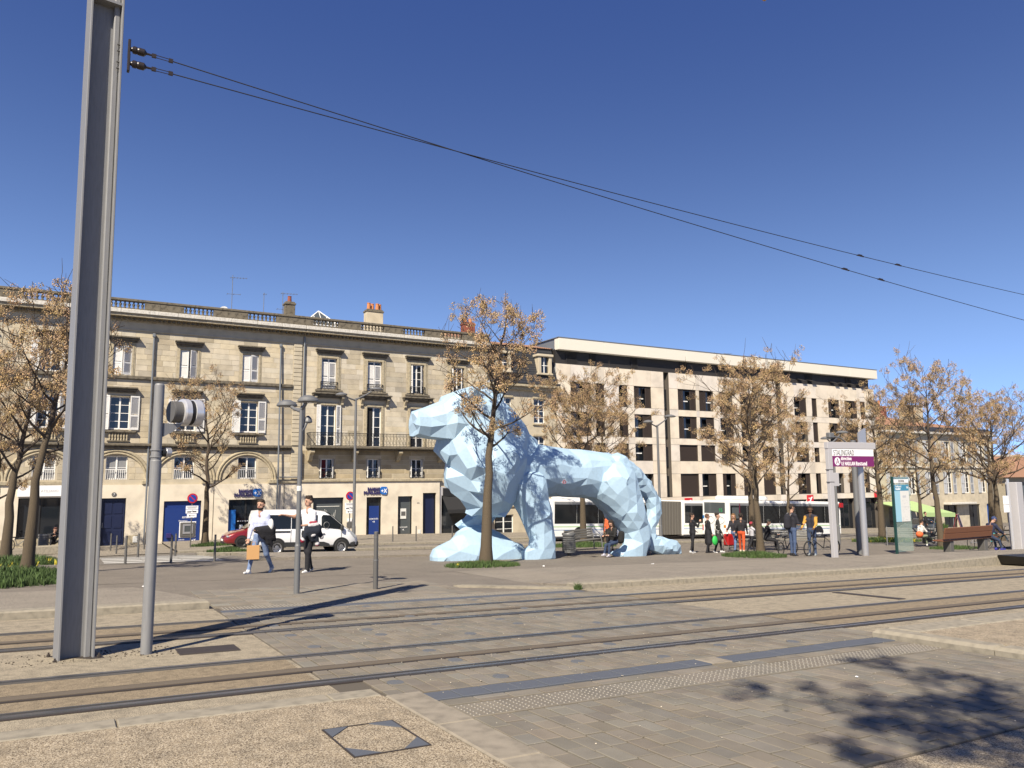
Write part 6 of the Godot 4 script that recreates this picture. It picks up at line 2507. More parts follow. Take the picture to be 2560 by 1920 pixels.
func no_parking(label: String, at: Vector3) -> void:
	var t := thing("no_parking_sign", label, "traffic sign", at)
	var m := MB.new()
	m.rod(Vector3(0, -0.1, 0), Vector3(0, 2.62, 0), 0.035, 8)
	part("post", m, M.post_dark, t)
	m = MB.new()
	m.lathe([Vector2(0.0, 0.03), Vector2(0.255, 0.025), Vector2(0.265, 0.0), Vector2(0.0, 0.0)], Vector3(0, 2.62, 0.04), 24, Basis(Vector3.RIGHT, PI / 2))
	var d := part("disc", m, M.red_sign, t)
	m = MB.new()
	m.lathe([Vector2(0.0, 0.004), Vector2(0.19, 0.002), Vector2(0.19, -0.01)], Vector3(0, 2.62, 0.071), 24, Basis(Vector3.RIGHT, PI / 2))
	part("blue_field", m, M.blue_sign, d)
	m = MB.new()
	m.xf = Transform3D(Basis(Vector3(0, 0, 1), -PI / 4), Vector3(0, 2.62, 0.076))
	m.box(-0.2, 0.2, -0.025, 0.025, 0, 0.006)
	part("red_bar", m, M.red_sign, d)
	var y := 2.22
	for i in 3:
		var hh: float = [0.19, 0.19, 0.2][i]
		var w: float = [0.31, 0.31, 0.24][i]
		m = MB.new()
		m.box(-w, w, y - hh, y, 0.036, 0.055, 0.006)
		var p := part("plate", m, M.white, t)
		m = MB.new()
		if i == 0:
			m.box(-0.26, 0.26, y - 0.07, y - 0.045, 0.056, 0.058)
			m.box(-0.22, 0.22, y - 0.13, y - 0.105, 0.056, 0.058)
		elif i == 1:
			m.box(-0.24, -0.05, y - 0.14, y - 0.08, 0.056, 0.058)
			m.beam(Vector3(-0.1, y - 0.1, 0.057), Vector3(0.06, y - 0.05, 0.057), 0.003, 0.025)
			m.box(0.03, 0.22, y - 0.13, y - 0.07, 0.056, 0.058)
		else:
			m.prism(PackedVector2Array([Vector2(-0.16, y - 0.1), Vector2(-0.08, y - 0.04), Vector2(-0.08, y - 0.16)]), 0.056, 0.058)
			m.box(-0.08, 0.14, y - 0.11, y - 0.09, 0.056, 0.058)
		part("print", m, M.sign_text, p)
		y -= hh + 0.02

func slat_bin(called: String, label: String, at: Vector3, r: float, h: float) -> void:
	var t := thing(called, label, "litter bin", at)
	var m := MB.new()
	m.lathe([Vector2(r * 0.9, 0.14), Vector2(r * 0.9, h), Vector2(r * 0.8, h), Vector2(r * 0.8, 0.2)], Vector3.ZERO, 20)
	m.lathe([Vector2(0.0, 0.14), Vector2(r * 0.9, 0.14)], Vector3.ZERO, 20)
	part("drum", m, M.post_dark, t)
	m = MB.new()
	for i in 28:
		var a := TAU * i / 28
		for k in 7:
			var y0 := 0.2 + k * (h - 0.3) / 7
			var y1 := y0 + (h - 0.3) / 7 * 0.62
			m.beam(Vector3(cos(a) * r, y0, sin(a) * r), Vector3(cos(a + 0.2) * r, y1, sin(a + 0.2) * r), 0.028, 0.012, Vector3(cos(a), 0, sin(a)))
	part("slats", m, M.post_grey, t).set_meta("kind", "stuff")
	m = MB.new()
	m.lathe([Vector2(r * 1.03, h - 0.08), Vector2(r * 1.05, h - 0.02), Vector2(r * 1.0, h + 0.01), Vector2(r * 0.82, h + 0.01)], Vector3.ZERO, 20)
	m.lathe([Vector2(r * 0.92, 0.12), Vector2(r * 1.02, 0.14), Vector2(r * 1.02, 0.19)], Vector3.ZERO, 20)
	part("rim", m, M.post_grey, t)
	m = MB.new()
	m.lathe([Vector2(0.06, -0.02), Vector2(0.06, 0.14)], Vector3.ZERO, 8)
	part("foot", m, M.post_dark, t)

func park_bench(label: String, at: Vector3, turn: float, w: float) -> void:   # seat along x, sitting towards +z
	var t := thing("park_bench", label, "bench", at, turn)
	for i in 4:
		var m := MB.new()
		m.box(-w / 2, w / 2, 0.42, 0.455, -0.2 + i * 0.115, -0.1 + i * 0.115, 0.01)
		part("seat_slat", m, M.bench_grey, t)
	for i in 4:
		var m := MB.new()
		m.xf = Transform3D(Basis(Vector3.RIGHT, -0.22), Vector3(0, 0.5 + i * 0.105, -0.235 - i * 0.024))
		m.box(-w / 2, w / 2, 0, 0.09, -0.018, 0.018, 0.008)
		part("back_slat", m, M.bench_grey, t)
	for s in [-1, 1]:
		var m := MB.new()
		var x: float = s * (w / 2 - 0.04)
		m.tube([Vector3(x, 0, 0.28), Vector3(x, 0.4, 0.24), Vector3(x, 0.6, 0.16), Vector3(x, 0.64, 0.02), Vector3(x, 0.62, -0.2)], [0.028], 7)
		m.tube([Vector3(x, 0, -0.18), Vector3(x, 0.42, -0.2), Vector3(x, 0.93, -0.33)], [0.028], 7)
		m.rod(Vector3(x, 0.4, -0.2), Vector3(x, 0.4, 0.24), 0.022)
		part("frame", m, M.post_grey, t)

func furniture() -> void:
	# tall steel pole
	var pole := thing("catenary_pole", "tall grey steel H section pole rising out of the picture at the left", "pole", gp(0.13, -9.85), 0.17)
	var H := 8.4
	var ln := Transform3D(Basis(Vector3(0, 0, 1), 0.012), Vector3.ZERO)
	for s in [-1, 1]:
		var m := MB.new()
		m.xf = ln
		m.box(s * 0.165 - 0.012, s * 0.165 + 0.012, -0.3, H, -0.15, 0.15, 0.004)
		part("flange", m, M.pole_grey, pole)
	var wb := MB.new()
	wb.xf = ln
	wb.box(-0.153, 0.153, -0.3, H, -0.008, 0.008)
	part("web", wb, M.pole_grey, pole)
	wb = MB.new()
	wb.xf = ln
	wb.box(0.085, 0.152, 0.0, H, 0.0085, 0.085, 0.012)
	part("cable_duct", wb, M.pole_grey, pole)
	wb = MB.new()
	wb.xf = ln
	wb.box(-0.152, 0.152, 7.62, 7.65, 0.009, 0.148)
	part("stiffener", wb, M.pole_grey, pole)
	var m0: MB
	for y in [7.05, 7.13, 6.83, 6.91]:
		var m := MB.new()
		m.xf = ln
		m.lathe([Vector2(0.012, 0), Vector2(0.012, 0.03), Vector2(0.0, 0.03)], Vector3(0.153, y, 0.115), 6, Basis(Vector3(0, 0, 1), PI / 2))
		part("bolt", m, M.post_dark, pole)
	m0 = MB.new()
	m0.box(-0.26, 0.26, -0.06, 0.012, -0.24, 0.24, 0.006)
	part("base_plate", m0, M.rail_side, pole)
	for q in [[-0.21, 0.19], [0.21, 0.19], [-0.21, -0.19], [0.21, -0.19]]:
		m0 = MB.new()
		m0.lathe([Vector2(0.02, 0.0), Vector2(0.02, 0.03), Vector2(0.01, 0.032), Vector2(0.01, 0.05), Vector2(0.0, 0.05)], Vector3(q[0], 0.01, q[1]), 6, Basis(), false)
		part("anchor_bolt", m0, M.rail_side, pole)
	m0 = MB.new()
	m0.xf = ln
	m0.box(0.1775, 0.179, 1.55, 1.75, -0.1, 0.06)
	part("number_plate", m0, M.paper, pole)
	# span wires with insulators
	var A := [Vector3(0.33, 6.79, -9.75), Vector3(0.33, 6.57, -9.68)]
	var E := [Vector3(34.0, 4.92, -9.70), Vector3(34.0, 6.33, -10.05)]
	for i in 2:
		var w := thing("span_wire", ["black span wire from the pole, upper one at its insulator", "black span wire from the pole, lower one at its insulator"][i], "wire")
		var d: Vector3 = (E[i] - A[i]).normalized()
		var m := MB.new()
		var p0: Vector3 = A[i] + d * 0.45
		var pts := []
		for k in 25:
			var f := k / 24.0
			pts.append(p0.lerp(E[i], f) - Vector3(0, 0.25 * 4.0 * f * (1.0 - f), 0))
		m.tube(pts, [0.0075], 6)
		part("wire", m, M.cable, w)
		m = MB.new()
		var ax := Basis(Quaternion(Vector3.UP, d))
		m.lathe([Vector2(0.0, 0.0), Vector2(0.022, 0.0), Vector2(0.03, 0.02), Vector2(0.046, 0.03), Vector2(0.046, 0.06), Vector2(0.04, 0.075), Vector2(0.046, 0.09), Vector2(0.046, 0.15), Vector2(0.03, 0.165), Vector2(0.014, 0.18), Vector2(0.012, 0.25)], A[i], 10, ax)
		part("insulator", m, M.insulator, w)
		m = MB.new()
		m.cbox(A[i] + Vector3(-0.015, 0.0, 0), Vector3(0.03, 0.22, 0.07), 0.005)
		part("bracket", m, M.insulator, w)
		m = MB.new()
		for s in [-1, 1]:
			m.rod(A[i] + d * 0.24 + Vector3(0, s * 0.016, 0), A[i] + d * 0.46 + Vector3(0, s * 0.016, 0), 0.005, 5)
		m.cbox(A[i] + d * 0.26, Vector3(0.05, 0.045, 0.03))
		m.cbox(A[i] + d * 0.45, Vector3(0.05, 0.045, 0.03))
		part("turnbuckle", m, M.insulator, w)
		for f in ([[0.385, 0.42], [0.405, 0.445]][i]):
			m = MB.new()
			var c: Vector3 = p0.lerp(E[i], f) - Vector3(0, 0.25 * 4.0 * f * (1.0 - f), 0)
			m.rod(c - d * 0.11, c + d * 0.11, 0.016, 6)
			m.rod(c - d * 0.06 + Vector3(0, 0.02, 0), c + d * 0.06 + Vector3(0, 0.02, 0), 0.012, 5)
			part("clamp", m, M.insulator, w)
	var p2 := copy(pole, "second steel pole down the line, outside the picture, holding the span wires", gp(34.2, -9.85), 0.17)
	p2.set_meta("category", "pole")
	# tram signal
	var sg := thing("tram_signal", "round tram signal on a grey tube beside the tall steel pole", "signal", gp(0.835, -9.69))
	var m := MB.new()
	m.lathe([Vector2(0.062, -0.1), Vector2(0.062, 2.16), Vector2(0.056, 2.17), Vector2(0.055, 3.04), Vector2(0.045, 3.06), Vector2(0.0, 3.065)], Vector3.ZERO, 16)
	part("post", m, M.pole_grey, sg)
	for y in [2.2, 2.28]:
		m = MB.new()
		m.lathe([Vector2(0.066, y), Vector2(0.066, y + 0.02)], Vector3.ZERO, 16)
		part("clip", m, M.pole_grey, sg)
	var ax := Basis(Vector3(0, 0, 1), -PI / 2) * Basis()
	ax = Basis(Vector3.UP, 0.30) * ax
	m = MB.new()
	m.lathe([Vector2(0.0, 0.14), Vector2(0.125, 0.14), Vector2(0.128, 0.155), Vector2(0.128, 0.26)], Vector3(0, 2.74, 0), 28, ax)
	var hd := part("lamp_hood", m, M.post_dark, sg)
	m = MB.new()
	m.lathe([Vector2(0.128, 0.25), Vector2(0.155, 0.255), Vector2(0.162, 0.275), Vector2(0.162, 0.335), Vector2(0.15, 0.34)], Vector3(0, 2.74, 0), 32, ax)
	m.lathe([Vector2(0.15, 0.385), Vector2(0.162, 0.39), Vector2(0.162, 0.47), Vector2(0.155, 0.485), Vector2(0.0, 0.487)], Vector3(0, 2.74, 0), 32, ax)
	part("drum", m, M.alu_bright, sg)
	m = MB.new()
	m.lathe([Vector2(0.15, 0.335), Vector2(0.15, 0.39)], Vector3(0, 2.74, 0), 32, ax)
	part("drum_gap", m, M.black, sg)
	m = MB.new()
	m.xf = Transform3D(Basis(Vector3.UP, 0.30), Vector3.ZERO)
	m.prism(PackedVector2Array([Vector2(0.055, 2.60), Vector2(0.26, 2.60), Vector2(0.25, 2.575), Vector2(0.16, 2.50), Vector2(0.055, 2.44)]), -0.03, 0.03)
	part("bracket", m, M.pole_grey, sg)
	m = MB.new()
	m.lathe([Vector2(0.0, 0.06), Vector2(0.05, 0.06), Vector2(0.052, 0.10)], Vector3(0, 2.26, 0), 18, ax)
	part("small_lamp_back", m, M.black, sg)
	m = MB.new()
	m.lathe([Vector2(0.052, 0.10), Vector2(0.055, 0.105), Vector2(0.055, 0.16), Vector2(0.0, 0.162)], Vector3(0, 2.26, 0), 18, ax)
	part("small_lamp", m, M.alu, sg)
	# double street lamp nearest the tracks
	var l1 := thing("street_lamp", "grey street lamp with two round heads, left of the short bollard", "street lamp", gp(3.96, -15.4))
	m = MB.new()
	m.lathe([Vector2(0.058, -0.1), Vector2(0.058, 0.95), Vector2(0.050, 0.97), Vector2(0.046, 2.2), Vector2(0.036, 3.68), Vector2(0.0, 3.70)], Vector3.ZERO, 14)
	part("post", m, M.post_grey, l1)
	lamp_head("lamp_head", l1, Vector3(0.10, 3.84, 0.12), 0.21, Vector3(0, 3.66, 0))
	lamp_head("lamp_head", l1, Vector3(-0.16, 3.80, -0.55), 0.21, Vector3(0, 3.62, 0))
	lamp_head("small_lamp_head", l1, Vector3(0.16, 3.44, -0.08), 0.085, Vector3(0, 3.2, 0))
	m = MB.new()
	m.lathe([Vector2(0.0505, 2.02), Vector2(0.0505, 2.12)], Vector3.ZERO, 14)
	part("sticker", m, M.paper, l1)
	# taller lamps
	for q in [["tall street lamp with two arms in front of the bank windows", 11.55, -34.9, 7.0, 0.12], ["tall street lamp with two arms behind the lion's tail", 27.2, -31.5, 6.35, 0.0], ["tall street lamp with two arms beside the tram sign", 35.6, -27.0, 5.5, 0.0]]:
		var l := thing("street_lamp", q[0], "street lamp", gp(q[1], q[2], q[4]), 0.35, "tall two armed street lamps")
		var h: float = q[3]
		m = MB.new()
		m.lathe([Vector2(0.095, -0.1), Vector2(0.09, 1.0), Vector2(0.075, 1.02), Vector2(0.055, h), Vector2(0.0, h + 0.02)], Vector3.ZERO, 12)
		part("post", m, M.post_grey, l)
		lamp_head("lamp_head", l, Vector3(1.05, h + 0.52, 0.2), 0.33, Vector3(0, h - 0.05, 0))
		lamp_head("lamp_head", l, Vector3(-0.78, h + 0.14, -0.1), 0.27, Vector3(0, h - 0.10, 0))
	# bollards
	var b0 := bollard_proto(1.2)
	var spots := [[5.62, -15.5, 0.0, "short post on the paved strip right of the near street lamp"], [1.62, -27.3, 0.0, "bollard at the near left end of the zebra stripes"], [2.95, -27.35, 0.0, "bollard at the near edge of the zebra, between the others"], [4.31, -27.5, 0.0, "bollard at the near right end of the zebra stripes"], [2.35, -32.6, 0.0, "bollard halfway along the zebra, left one"], [3.74, -33.3, 0.0, "bollard halfway along the zebra, right one"], [1.2, -37.6, 0.0, "bollard beside the steel pole, at the left of the zebra"], [2.0, -46.0, 0.04, "bollard in front of the dark blue door, farther left one"], [2.15, -43.4, 0.04, "bollard in front of the dark blue door, nearer one"], [3.6, -46.0, 0.04, "bollard near the meter box, right of the dark blue door"], [16.46, -42.6, 0.12, "bollard on the pavement right of the bank's blue door panel"], [17.95, -42.65, 0.12, "bollard on the pavement before the tall bank poster"], [20.3, -42.6, 0.12, "bollard on the pavement beside the dark shop"], [57.5, -44.6, 0.12, "bollard on the far pavement right of the second bus"]]
	for i in spots.size():
		var s: Array = spots[i]
		var o := b0 if i == 0 else copy(b0, s[3], gp(s[0], s[1], s[2]))
		o.position = gp(s[0], s[1], s[2])
		o.set_meta("label", s[3])
		if i > 0:
			o.scale = Vector3.ONE * 0.74
	no_parking("no parking sign with three white plates before the cash machine", gp(5.72, -44.5, 0.1))
	no_parking("no parking sign with three white plates left of the tall lamp at the bank", gp(14.4, -44.3, 0.12))
	slat_bin("litter_bin", "round slatted grey litter bin between the lion's legs", gp(16.72, -24.7), 0.25, 0.86)
	slat_bin("litter_bin", "round slatted litter bin by the shop at the left edge", gp(-1.05, -45.9, 0.12), 0.24, 0.9)
	slat_bin("litter_bin", "round litter bin left of the tall tree behind the brown bench", gp(38.6, -23.9), 0.30, 0.9)
	park_bench("grey slatted park bench behind the seated girl", gp(20.2, -28.6), 0.35, 2.2)
	park_bench("grey slatted park bench with a man in black behind the bicycles", gp(28.0, -24.4), -0.9, 2.6)
	park_bench("grey slatted park bench seen through the glass map panel", gp(38.0, -24.3), -1.0, 2.6)
	# flat bench slab by the left shop
	m = MB.new()
	m.box(-0.9, 0.55, 0.0, 0.42, -0.3, 0.3, 0.03)
	single("granite_block", m, M.kerb_stone, "low stone seat on the pavement before the dark shop at the left", "bench", gp(-0.5, -44.2, 0.12))
	# brown bench on the platform
	var bb := thing("wooden_bench", "long brown wooden bench on the tram platform", "bench", Vector3(31.3, gy(33, -19.0) + 0.03, -19.0))
	for i in 3:
		m = MB.new()
		m.box(0.0, 4.3, 0.50, 0.56, -0.22 + i * 0.15, -0.08 + i * 0.15, 0.012)
		part("seat_plank", m, M.bench_wood, bb)
	for i in 2:
		m = MB.new()
		m.xf = Transform3D(Basis(Vector3.RIGHT, 0.2), Vector3(0, 0.60 + i * 0.235, 0.25 + i * 0.048))
		m.box(0.0, 3.55, 0, 0.228, -0.03, 0.03, 0.012)
		part("back_plank", m, M.bench_wood, bb)
	for x in [0.75, 3.3]:
		m = MB.new()
		m.box(x - 0.13, x + 0.13, -0.1, 0.5, -0.16, 0.16, 0.015)
		part("leg", m, M.post_dark, bb)
	# station name gate
	var st := thing("tram_stop_sign", "grey gate shaped tram stop sign reading STALINGRAD", "sign", Vector3(23.45, 0, -18.0), -0.06)
	m = MB.new()
	m.box(-0.08, 0.125, -1.36, 2.62, -0.07, 0.07, 0.006)
	part("post", m, M.sign_grey, st)
	m = MB.new()
	m.lathe([Vector2(0.115, -1.5), Vector2(0.115, 2.70), Vector2(0.0, 2.71)], Vector3(1.84, 0, -0.20), 16)
	part("post", m, M.alu, st)
	m = MB.new()
	m.box(-0.10, 2.42, 2.62, 2.86, -0.08, 0.075, 0.008)
	part("beam", m, M.sign_grey, st)
	m = MB.new()
	m.box(0.14, 2.28, 2.36, 2.61, -0.035, 0.070)
	var wp := part("white_panel", m, M.white, st)
	letters("lettering", "STALINGRAD", 0.19, M.sign_text, wp, Vector3(0.71, 2.475, 0.073), 0.0, 0.006, "Droid Sans", 400, 1.06)
	m = MB.new()
	m.box(0.14, 2.28, 1.98, 2.358, -0.036, 0.071)
	var vp := part("violet_panel", m, M.violet, st)
	m = MB.new()
	m.lathe([Vector2(0.0, 0.006), Vector2(0.145, 0.005), Vector2(0.145, 0.0)], Vector3(0.36, 2.165, 0.0715), 24, Basis(Vector3.RIGHT, PI / 2))
	part("line_disc", m, M.white, vp)
	letters("lettering", "A", 0.2, M.violet, vp, Vector3(0.36, 2.165, 0.080), 0.0, 0.006, "Droid Sans", 400)
	letters("lettering", "direction", 0.12, M.white, vp, Vector3(0.82, 2.265, 0.074), 0.0, 0.006, "Droid Sans", 700, 0.54)
	letters("lettering", "LE HAILLAN", 0.13, M.white, vp, Vector3(0.91, 2.085, 0.074), 0.0, 0.006, "Droid Sans", 700, 0.70)
	letters("lettering", "Rostand", 0.14, M.white, vp, Vector3(1.60, 2.085, 0.074), 0.0, 0.006, "Droid Sans", 700, 0.58)
	m = MB.new()
	m.box(0.132, 0.42, 1.28, 1.76, -0.05, 0.05, 0.01)
	part("ticket_reader", m, M.sign_grey, st)
	m = MB.new()
	m.box(-0.11, 0.14, 1.86, 1.885, -0.075, 0.075)
	m.box(-0.11, 0.14, 1.42, 1.445, -0.075, 0.075)
	part("strap", m, M.post_dark, st)
	m = MB.new()
	m.prism(PackedVector2Array([Vector2(1.62, 2.862), Vector2(1.98, 2.862), Vector2(1.98, 3.40), Vector2(1.62, 3.22)]), -0.04, 0.04)
	part("antenna_plate", m, M.alu, st)
	# dark pole with loudspeakers behind the gate
	var dp := thing("platform_pole", "dark grey platform pole right behind the tram stop sign", "pole", gp(27.9, -20.2))
	m = MB.new()
	m.lathe([Vector2(0.115, -0.1), Vector2(0.11, 4.6), Vector2(0.0, 4.62)], Vector3.ZERO, 14)
	part("post", m, M.post_grey, dp)
	m = MB.new()
	m.tube([Vector3(0, 4.3, 0), Vector3(-0.8, 4.7, 0), Vector3(-1.3, 4.75, 0)], [0.04, 0.03, 0.03], 6)
	m.cbox(Vector3(-1.4, 4.78, 0), Vector3(0.3, 0.22, 0.2), 0.03)
	part("camera_arm", m, M.post_grey, dp)
	# glass map panel
	var tp := thing("map_panel", "tall glass panel with a blue and white city map", "information panel", Vector3(29.1, gy(29.7, -19.4), -19.4), 0.03)
	var gb := 0.0
	m = MB.new()
	m.box(0.07, 1.2, 0.1, 3.12, -0.012, 0.012)
	part("glass", m, M.clear_glass, tp)
	m = MB.new()
	m.box(0.0, 0.07, -0.1, 3.14, -0.05, 0.05, 0.005)
	m.box(0.07, 1.2, 3.0, 3.10, -0.03, -0.013)
	part("frame", m, mat("dark_green", 0.012, 0.045, 0.04, 0.4), tp)
	m = MB.new()
	m.box(0.10, 1.12, 2.88, 3.02, -0.01, 0.03)
	var hp := part("name_strip", m, M.white, tp)
	letters("lettering", "STALINGRAD", 0.09, M.sign_text, hp, Vector3(0.62, 2.95, 0.031), 0.0, 0.004, "Droid Sans", 700, 0.44)
	m = MB.new()
	m.box(0.10, 1.12, 2.55, 2.80, 0.013, 0.022)
	var bp := part("blue_header", m, M.totem_blue, tp)
	letters("lettering", "Stalingrad", 0.08, M.white, bp, Vector3(0.40, 2.73, 0.023), 0.0, 0.004, "Droid Sans", 400, 0.42)
	letters("lettering", "TRAMWAY", 0.08, M.white, bp, Vector3(0.37, 2.62, 0.023), 0.0, 0.004, "Droid Sans", 700, 0.38)
	letters("lettering", "TB", 0.08, M.white, bp, Vector3(1.02, 2.68, 0.023), 0.0, 0.004, "Droid Sans", 700)
	m = MB.new()
	m.box(0.10, 0.50, 1.30, 2.549, 0.013, 0.020)
	m.box(0.10, 0.24, 2.0, 2.5, 0.0201, 0.021)
	part("map_index", m, M.totem_pale, tp)
	m = MB.new()
	m.box(0.501, 1.12, 1.30, 2.549, 0.013, 0.020)
	var mp := part("map_sheet", m, M.paper, tp)
	m = MB.new()
	var rr := RandomNumberGenerator.new()
	rr.seed = 8
	for i in 46:
		var p := Vector3(rr.randf_range(0.54, 1.05), rr.randf_range(1.34, 2.15), 0.0205)
		var a := rr.randf() * TAU
		m.beam(p, p + Vector3(cos(a), sin(a), 0) * 0.06, 0.012, 0.002, Vector3(0, 0, 1))
	m.box(0.66, 0.9, 2.27, 2.36, 0.0201, 0.022)
	m.box(0.50, 1.12, 1.895, 1.905, 0.0201, 0.022)
	part("map_print", m, M.shutter_grey, mp)
	# shelter end and stop pole at the right edge
	var sh := thing("tram_shelter", "grey end panel of a tram shelter with a lit poster, cut by the right edge", "shelter", Vector3(37.5, gy(37.5, -19.1), -19.1))
	m = MB.new()
	m.box(-0.02, 0.5, -0.1, 3.06, -0.25, 0.25, 0.02)
	part("pillar", m, M.sign_grey, sh)
	m = MB.new()
	m.box(0.501, 3.3, 0.25, 3.06, -0.12, 0.12, 0.02)
	part("poster_frame", m, M.black, sh)
	m = MB.new()
	m.box(0.66, 3.1, 0.55, 1.75, 0.121, 0.13)
	part("poster", m, M.awning_green, sh)
	m = MB.new()
	m.box(0.66, 3.1, 1.76, 2.9, 0.121, 0.13)
	part("poster", m, M.glass_grey, sh)
	m = MB.new()
	m.box(-0.32, -0.2, -0.1, 3.22, -0.04, 0.04, 0.01)
	part("side_post", m, M.alu_bright, sh)
	m = MB.new()
	m.box(-0.75, -0.33, 2.05, 2.45, -0.02, 0.02, 0.01)
	m.box(-0.75, -0.33, 1.70, 2.03, -0.02, 0.02, 0.01)
	part("notice_plate", m, M.white, sh)
	# black box at the platform edge
	m = MB.new()
	m.hexa([gp(25.5, -12.75, 0.05), gp(27.4, -12.75, 0.05), gp(27.4, -13.48, 0.05), gp(25.5, -13.48, 0.05), gp(25.3, -12.65, 0.30), gp(27.6, -12.65, 0.30), gp(27.6, -13.48, 0.33), gp(25.3, -13.48, 0.33)])
	single("black_box", m, M.planter_black, "low black plastic box at the platform edge on the right", "box")
	# advertising boards before the far shops
	for i in 2:
		var ab := thing("pavement_board", ["red framed menu board standing before the far shops", "grey framed menu board left of the red one"][i], "sandwich board", gp([71.8, 68.6][i], [-41.5, -41.5][i], 0.02), 0.3)
		m = MB.new()
		for s in [-1, 1]:
			for x in [-0.42, 0.42]:
				m.beam(Vector3(x, 0, s * 0.4), Vector3(x * 0.8, 1.75, 0.02 * s), 0.07, 0.05, Vector3(0, 0, 1))
			m.beam(Vector3(-0.4, 0.35, s * 0.33), Vector3(0.4, 0.35, s * 0.33), 0.05, 0.06)
		m.box(-0.4, 0.4, 1.68, 1.78, -0.06, 0.06)
		part("frame", m, M.car_red if i == 0 else M.post_grey, ab)
		m = MB.new()
		m.quad(Vector3(-0.38, 0.38, 0.33), Vector3(0.38, 0.38, 0.33), Vector3(0.33, 1.68, 0.05), Vector3(-0.33, 1.68, 0.05))
		part("board", m, M.slate_board, ab)
	# traffic sign by the far awning
	var ts := thing("round_sign", "round blue sign on a post before the far green awning", "traffic sign", gp(59.4, -36.0, 0.12))
	m = MB.new()
	m.rod(Vector3(0, -0.1, 0), Vector3(0, 3.0, 0), 0.04, 8)
	part("post", m, M.post_grey, ts)
	m = MB.new()
	m.lathe([Vector2(0.0, 0.03), Vector2(0.3, 0.025), Vector2(0.3, 0.0)], Vector3(0, 2.95, 0.04), 20, Basis(Vector3.RIGHT, PI / 2))
	part("disc", m, M.blue_sign, ts)
	m = MB.new()
	m.box(-0.2, 0.2, 2.1, 2.55, 0.04, 0.06, 0.01)
	part("plate", m, M.white, ts)
	# small red street sign
	var rs := thing("red_tobacco_sign", "small red sign on the apartment block's corner pillar", "sign", Vector3(72.1, -0.1, -49.9))
	m = MB.new()
	m.box(-0.3, 0.3, -0.3, 0.3, 0, 0.1, 0.02)
	part("panel", m, M.lozenge_red, rs)
	# dry berries and grit blown about on the stones, dirt at the pole foot
	for q in [["grit", "pale grit and dry berries scattered over the stone crossing", 420, 2.8, 9.0, -12.9, -3.3, 0.024, Color(0.42, 0.37, 0.29)], ["debris", "dark leaf litter gathered round the foot of the steel pole", 160, -0.55, 1.15, -10.2, -9.45, 0.014, Color(0.06, 0.045, 0.03)], ["grit", "fallen dry berries on the pebble paving at the lower left", 160, -0.4, 2.3, -6.4, -3.6, 0.022, Color(0.30, 0.24, 0.16)]]:
		var gr := RandomNumberGenerator.new()
		gr.seed = int(q[2]) + int(q[3] * 10.0)
		var pm := MB.new()
		pm.ball(Vector3.ZERO, Vector3(1.0, 0.55, 0.8), 3)
		var mm := MultiMesh.new()
		mm.transform_format = MultiMesh.TRANSFORM_3D
		mm.use_colors = true
		mm.mesh = pm.mesh()
		mm.instance_count = q[2]
		for i in int(q[2]):
			var sz := gr.randf_range(0.003, 0.009) if q[0] == "grit" else gr.randf_range(0.004, 0.013)
			mm.set_instance_transform(i, Transform3D(Basis(Vector3.UP, gr.randf() * TAU).scaled(Vector3(sz, sz, sz)), gp(gr.randf_range(q[3], q[4]), gr.randf_range(q[5], q[6]), q[7])))
			var w := gr.randf_range(0.6, 1.3)
			mm.set_instance_color(i, Color(q[8].r * w, q[8].g * w, q[8].b * w))
		var mi := MultiMeshInstance3D.new()
		mi.name = numbered(q[0])
		mi.multimesh = mm
		mi.material_override = M.berry
		add_child(mi)
		tag(mi, q[1], "debris", "", "stuff")
	# scraps of paper on the asphalt
	var scr := RandomNumberGenerator.new()
	scr.seed = 15
	var places := ["right of the grass tuft before the lion", "on the asphalt before the lion's hind paw", "near the edge of the tram platform", "left of the tram stop sign", "behind the low platform kerb at the left", "on the crossing behind the stud strip"]
	var sp := [[12.6, -20.0], [16.2, -19.2], [17.0, -17.3], [20.4, -17.6], [1.5, -18.6], [6.6, -4.9]]
	for i in 6:
		m = MB.new()
		m.hexa([Vector3(-0.05, 0, 0.03), Vector3(0.05, 0, 0.04), Vector3(0.06, 0, -0.03), Vector3(-0.04, 0, -0.04), Vector3(-0.04, 0.015, 0.03), Vector3(0.04, 0.03, 0.03), Vector3(0.05, 0.012, -0.03), Vector3(-0.04, 0.02, -0.03)])
		var o := single("paper_scrap", m, M.white, "white scrap of paper lying " + places[i], "litter", gp(sp[i][0], sp[i][1], 0.012 if i != 5 else 0.03), scr.randf() * 3.0, "scraps of paper on the ground")
		o.scale = Vector3.ONE * (0.8 if i != 5 else 0.25)
	# berry cluster hanging into the picture at the top
	var hc := MB.new()
	var hr := RandomNumberGenerator.new()
	hr.seed = 3
	hc.col = Color(0.06, 0.04, 0.03)
	hc.tube([Vector3(0.0, 0.34, 0), Vector3(0.01, 0.1, 0), Vector3(0, 0.0, 0)], [0.004, 0.003, 0.002], 4)
	for i in 4:
		hc.col = Color(0.42, 0.25, 0.10)
		hc.ball(Vector3(hr.randf_range(-0.012, 0.012), 0.012 * i, hr.randf_range(-0.012, 0.012)), Vector3(0.010, 0.009, 0.010), 5)
	single("hanging_berries", hc, M.berry, "few dry berries on a stalk hanging in at the top edge", "berries", hang)

var hang := Vector3(2.19, 3.37, -1.845)

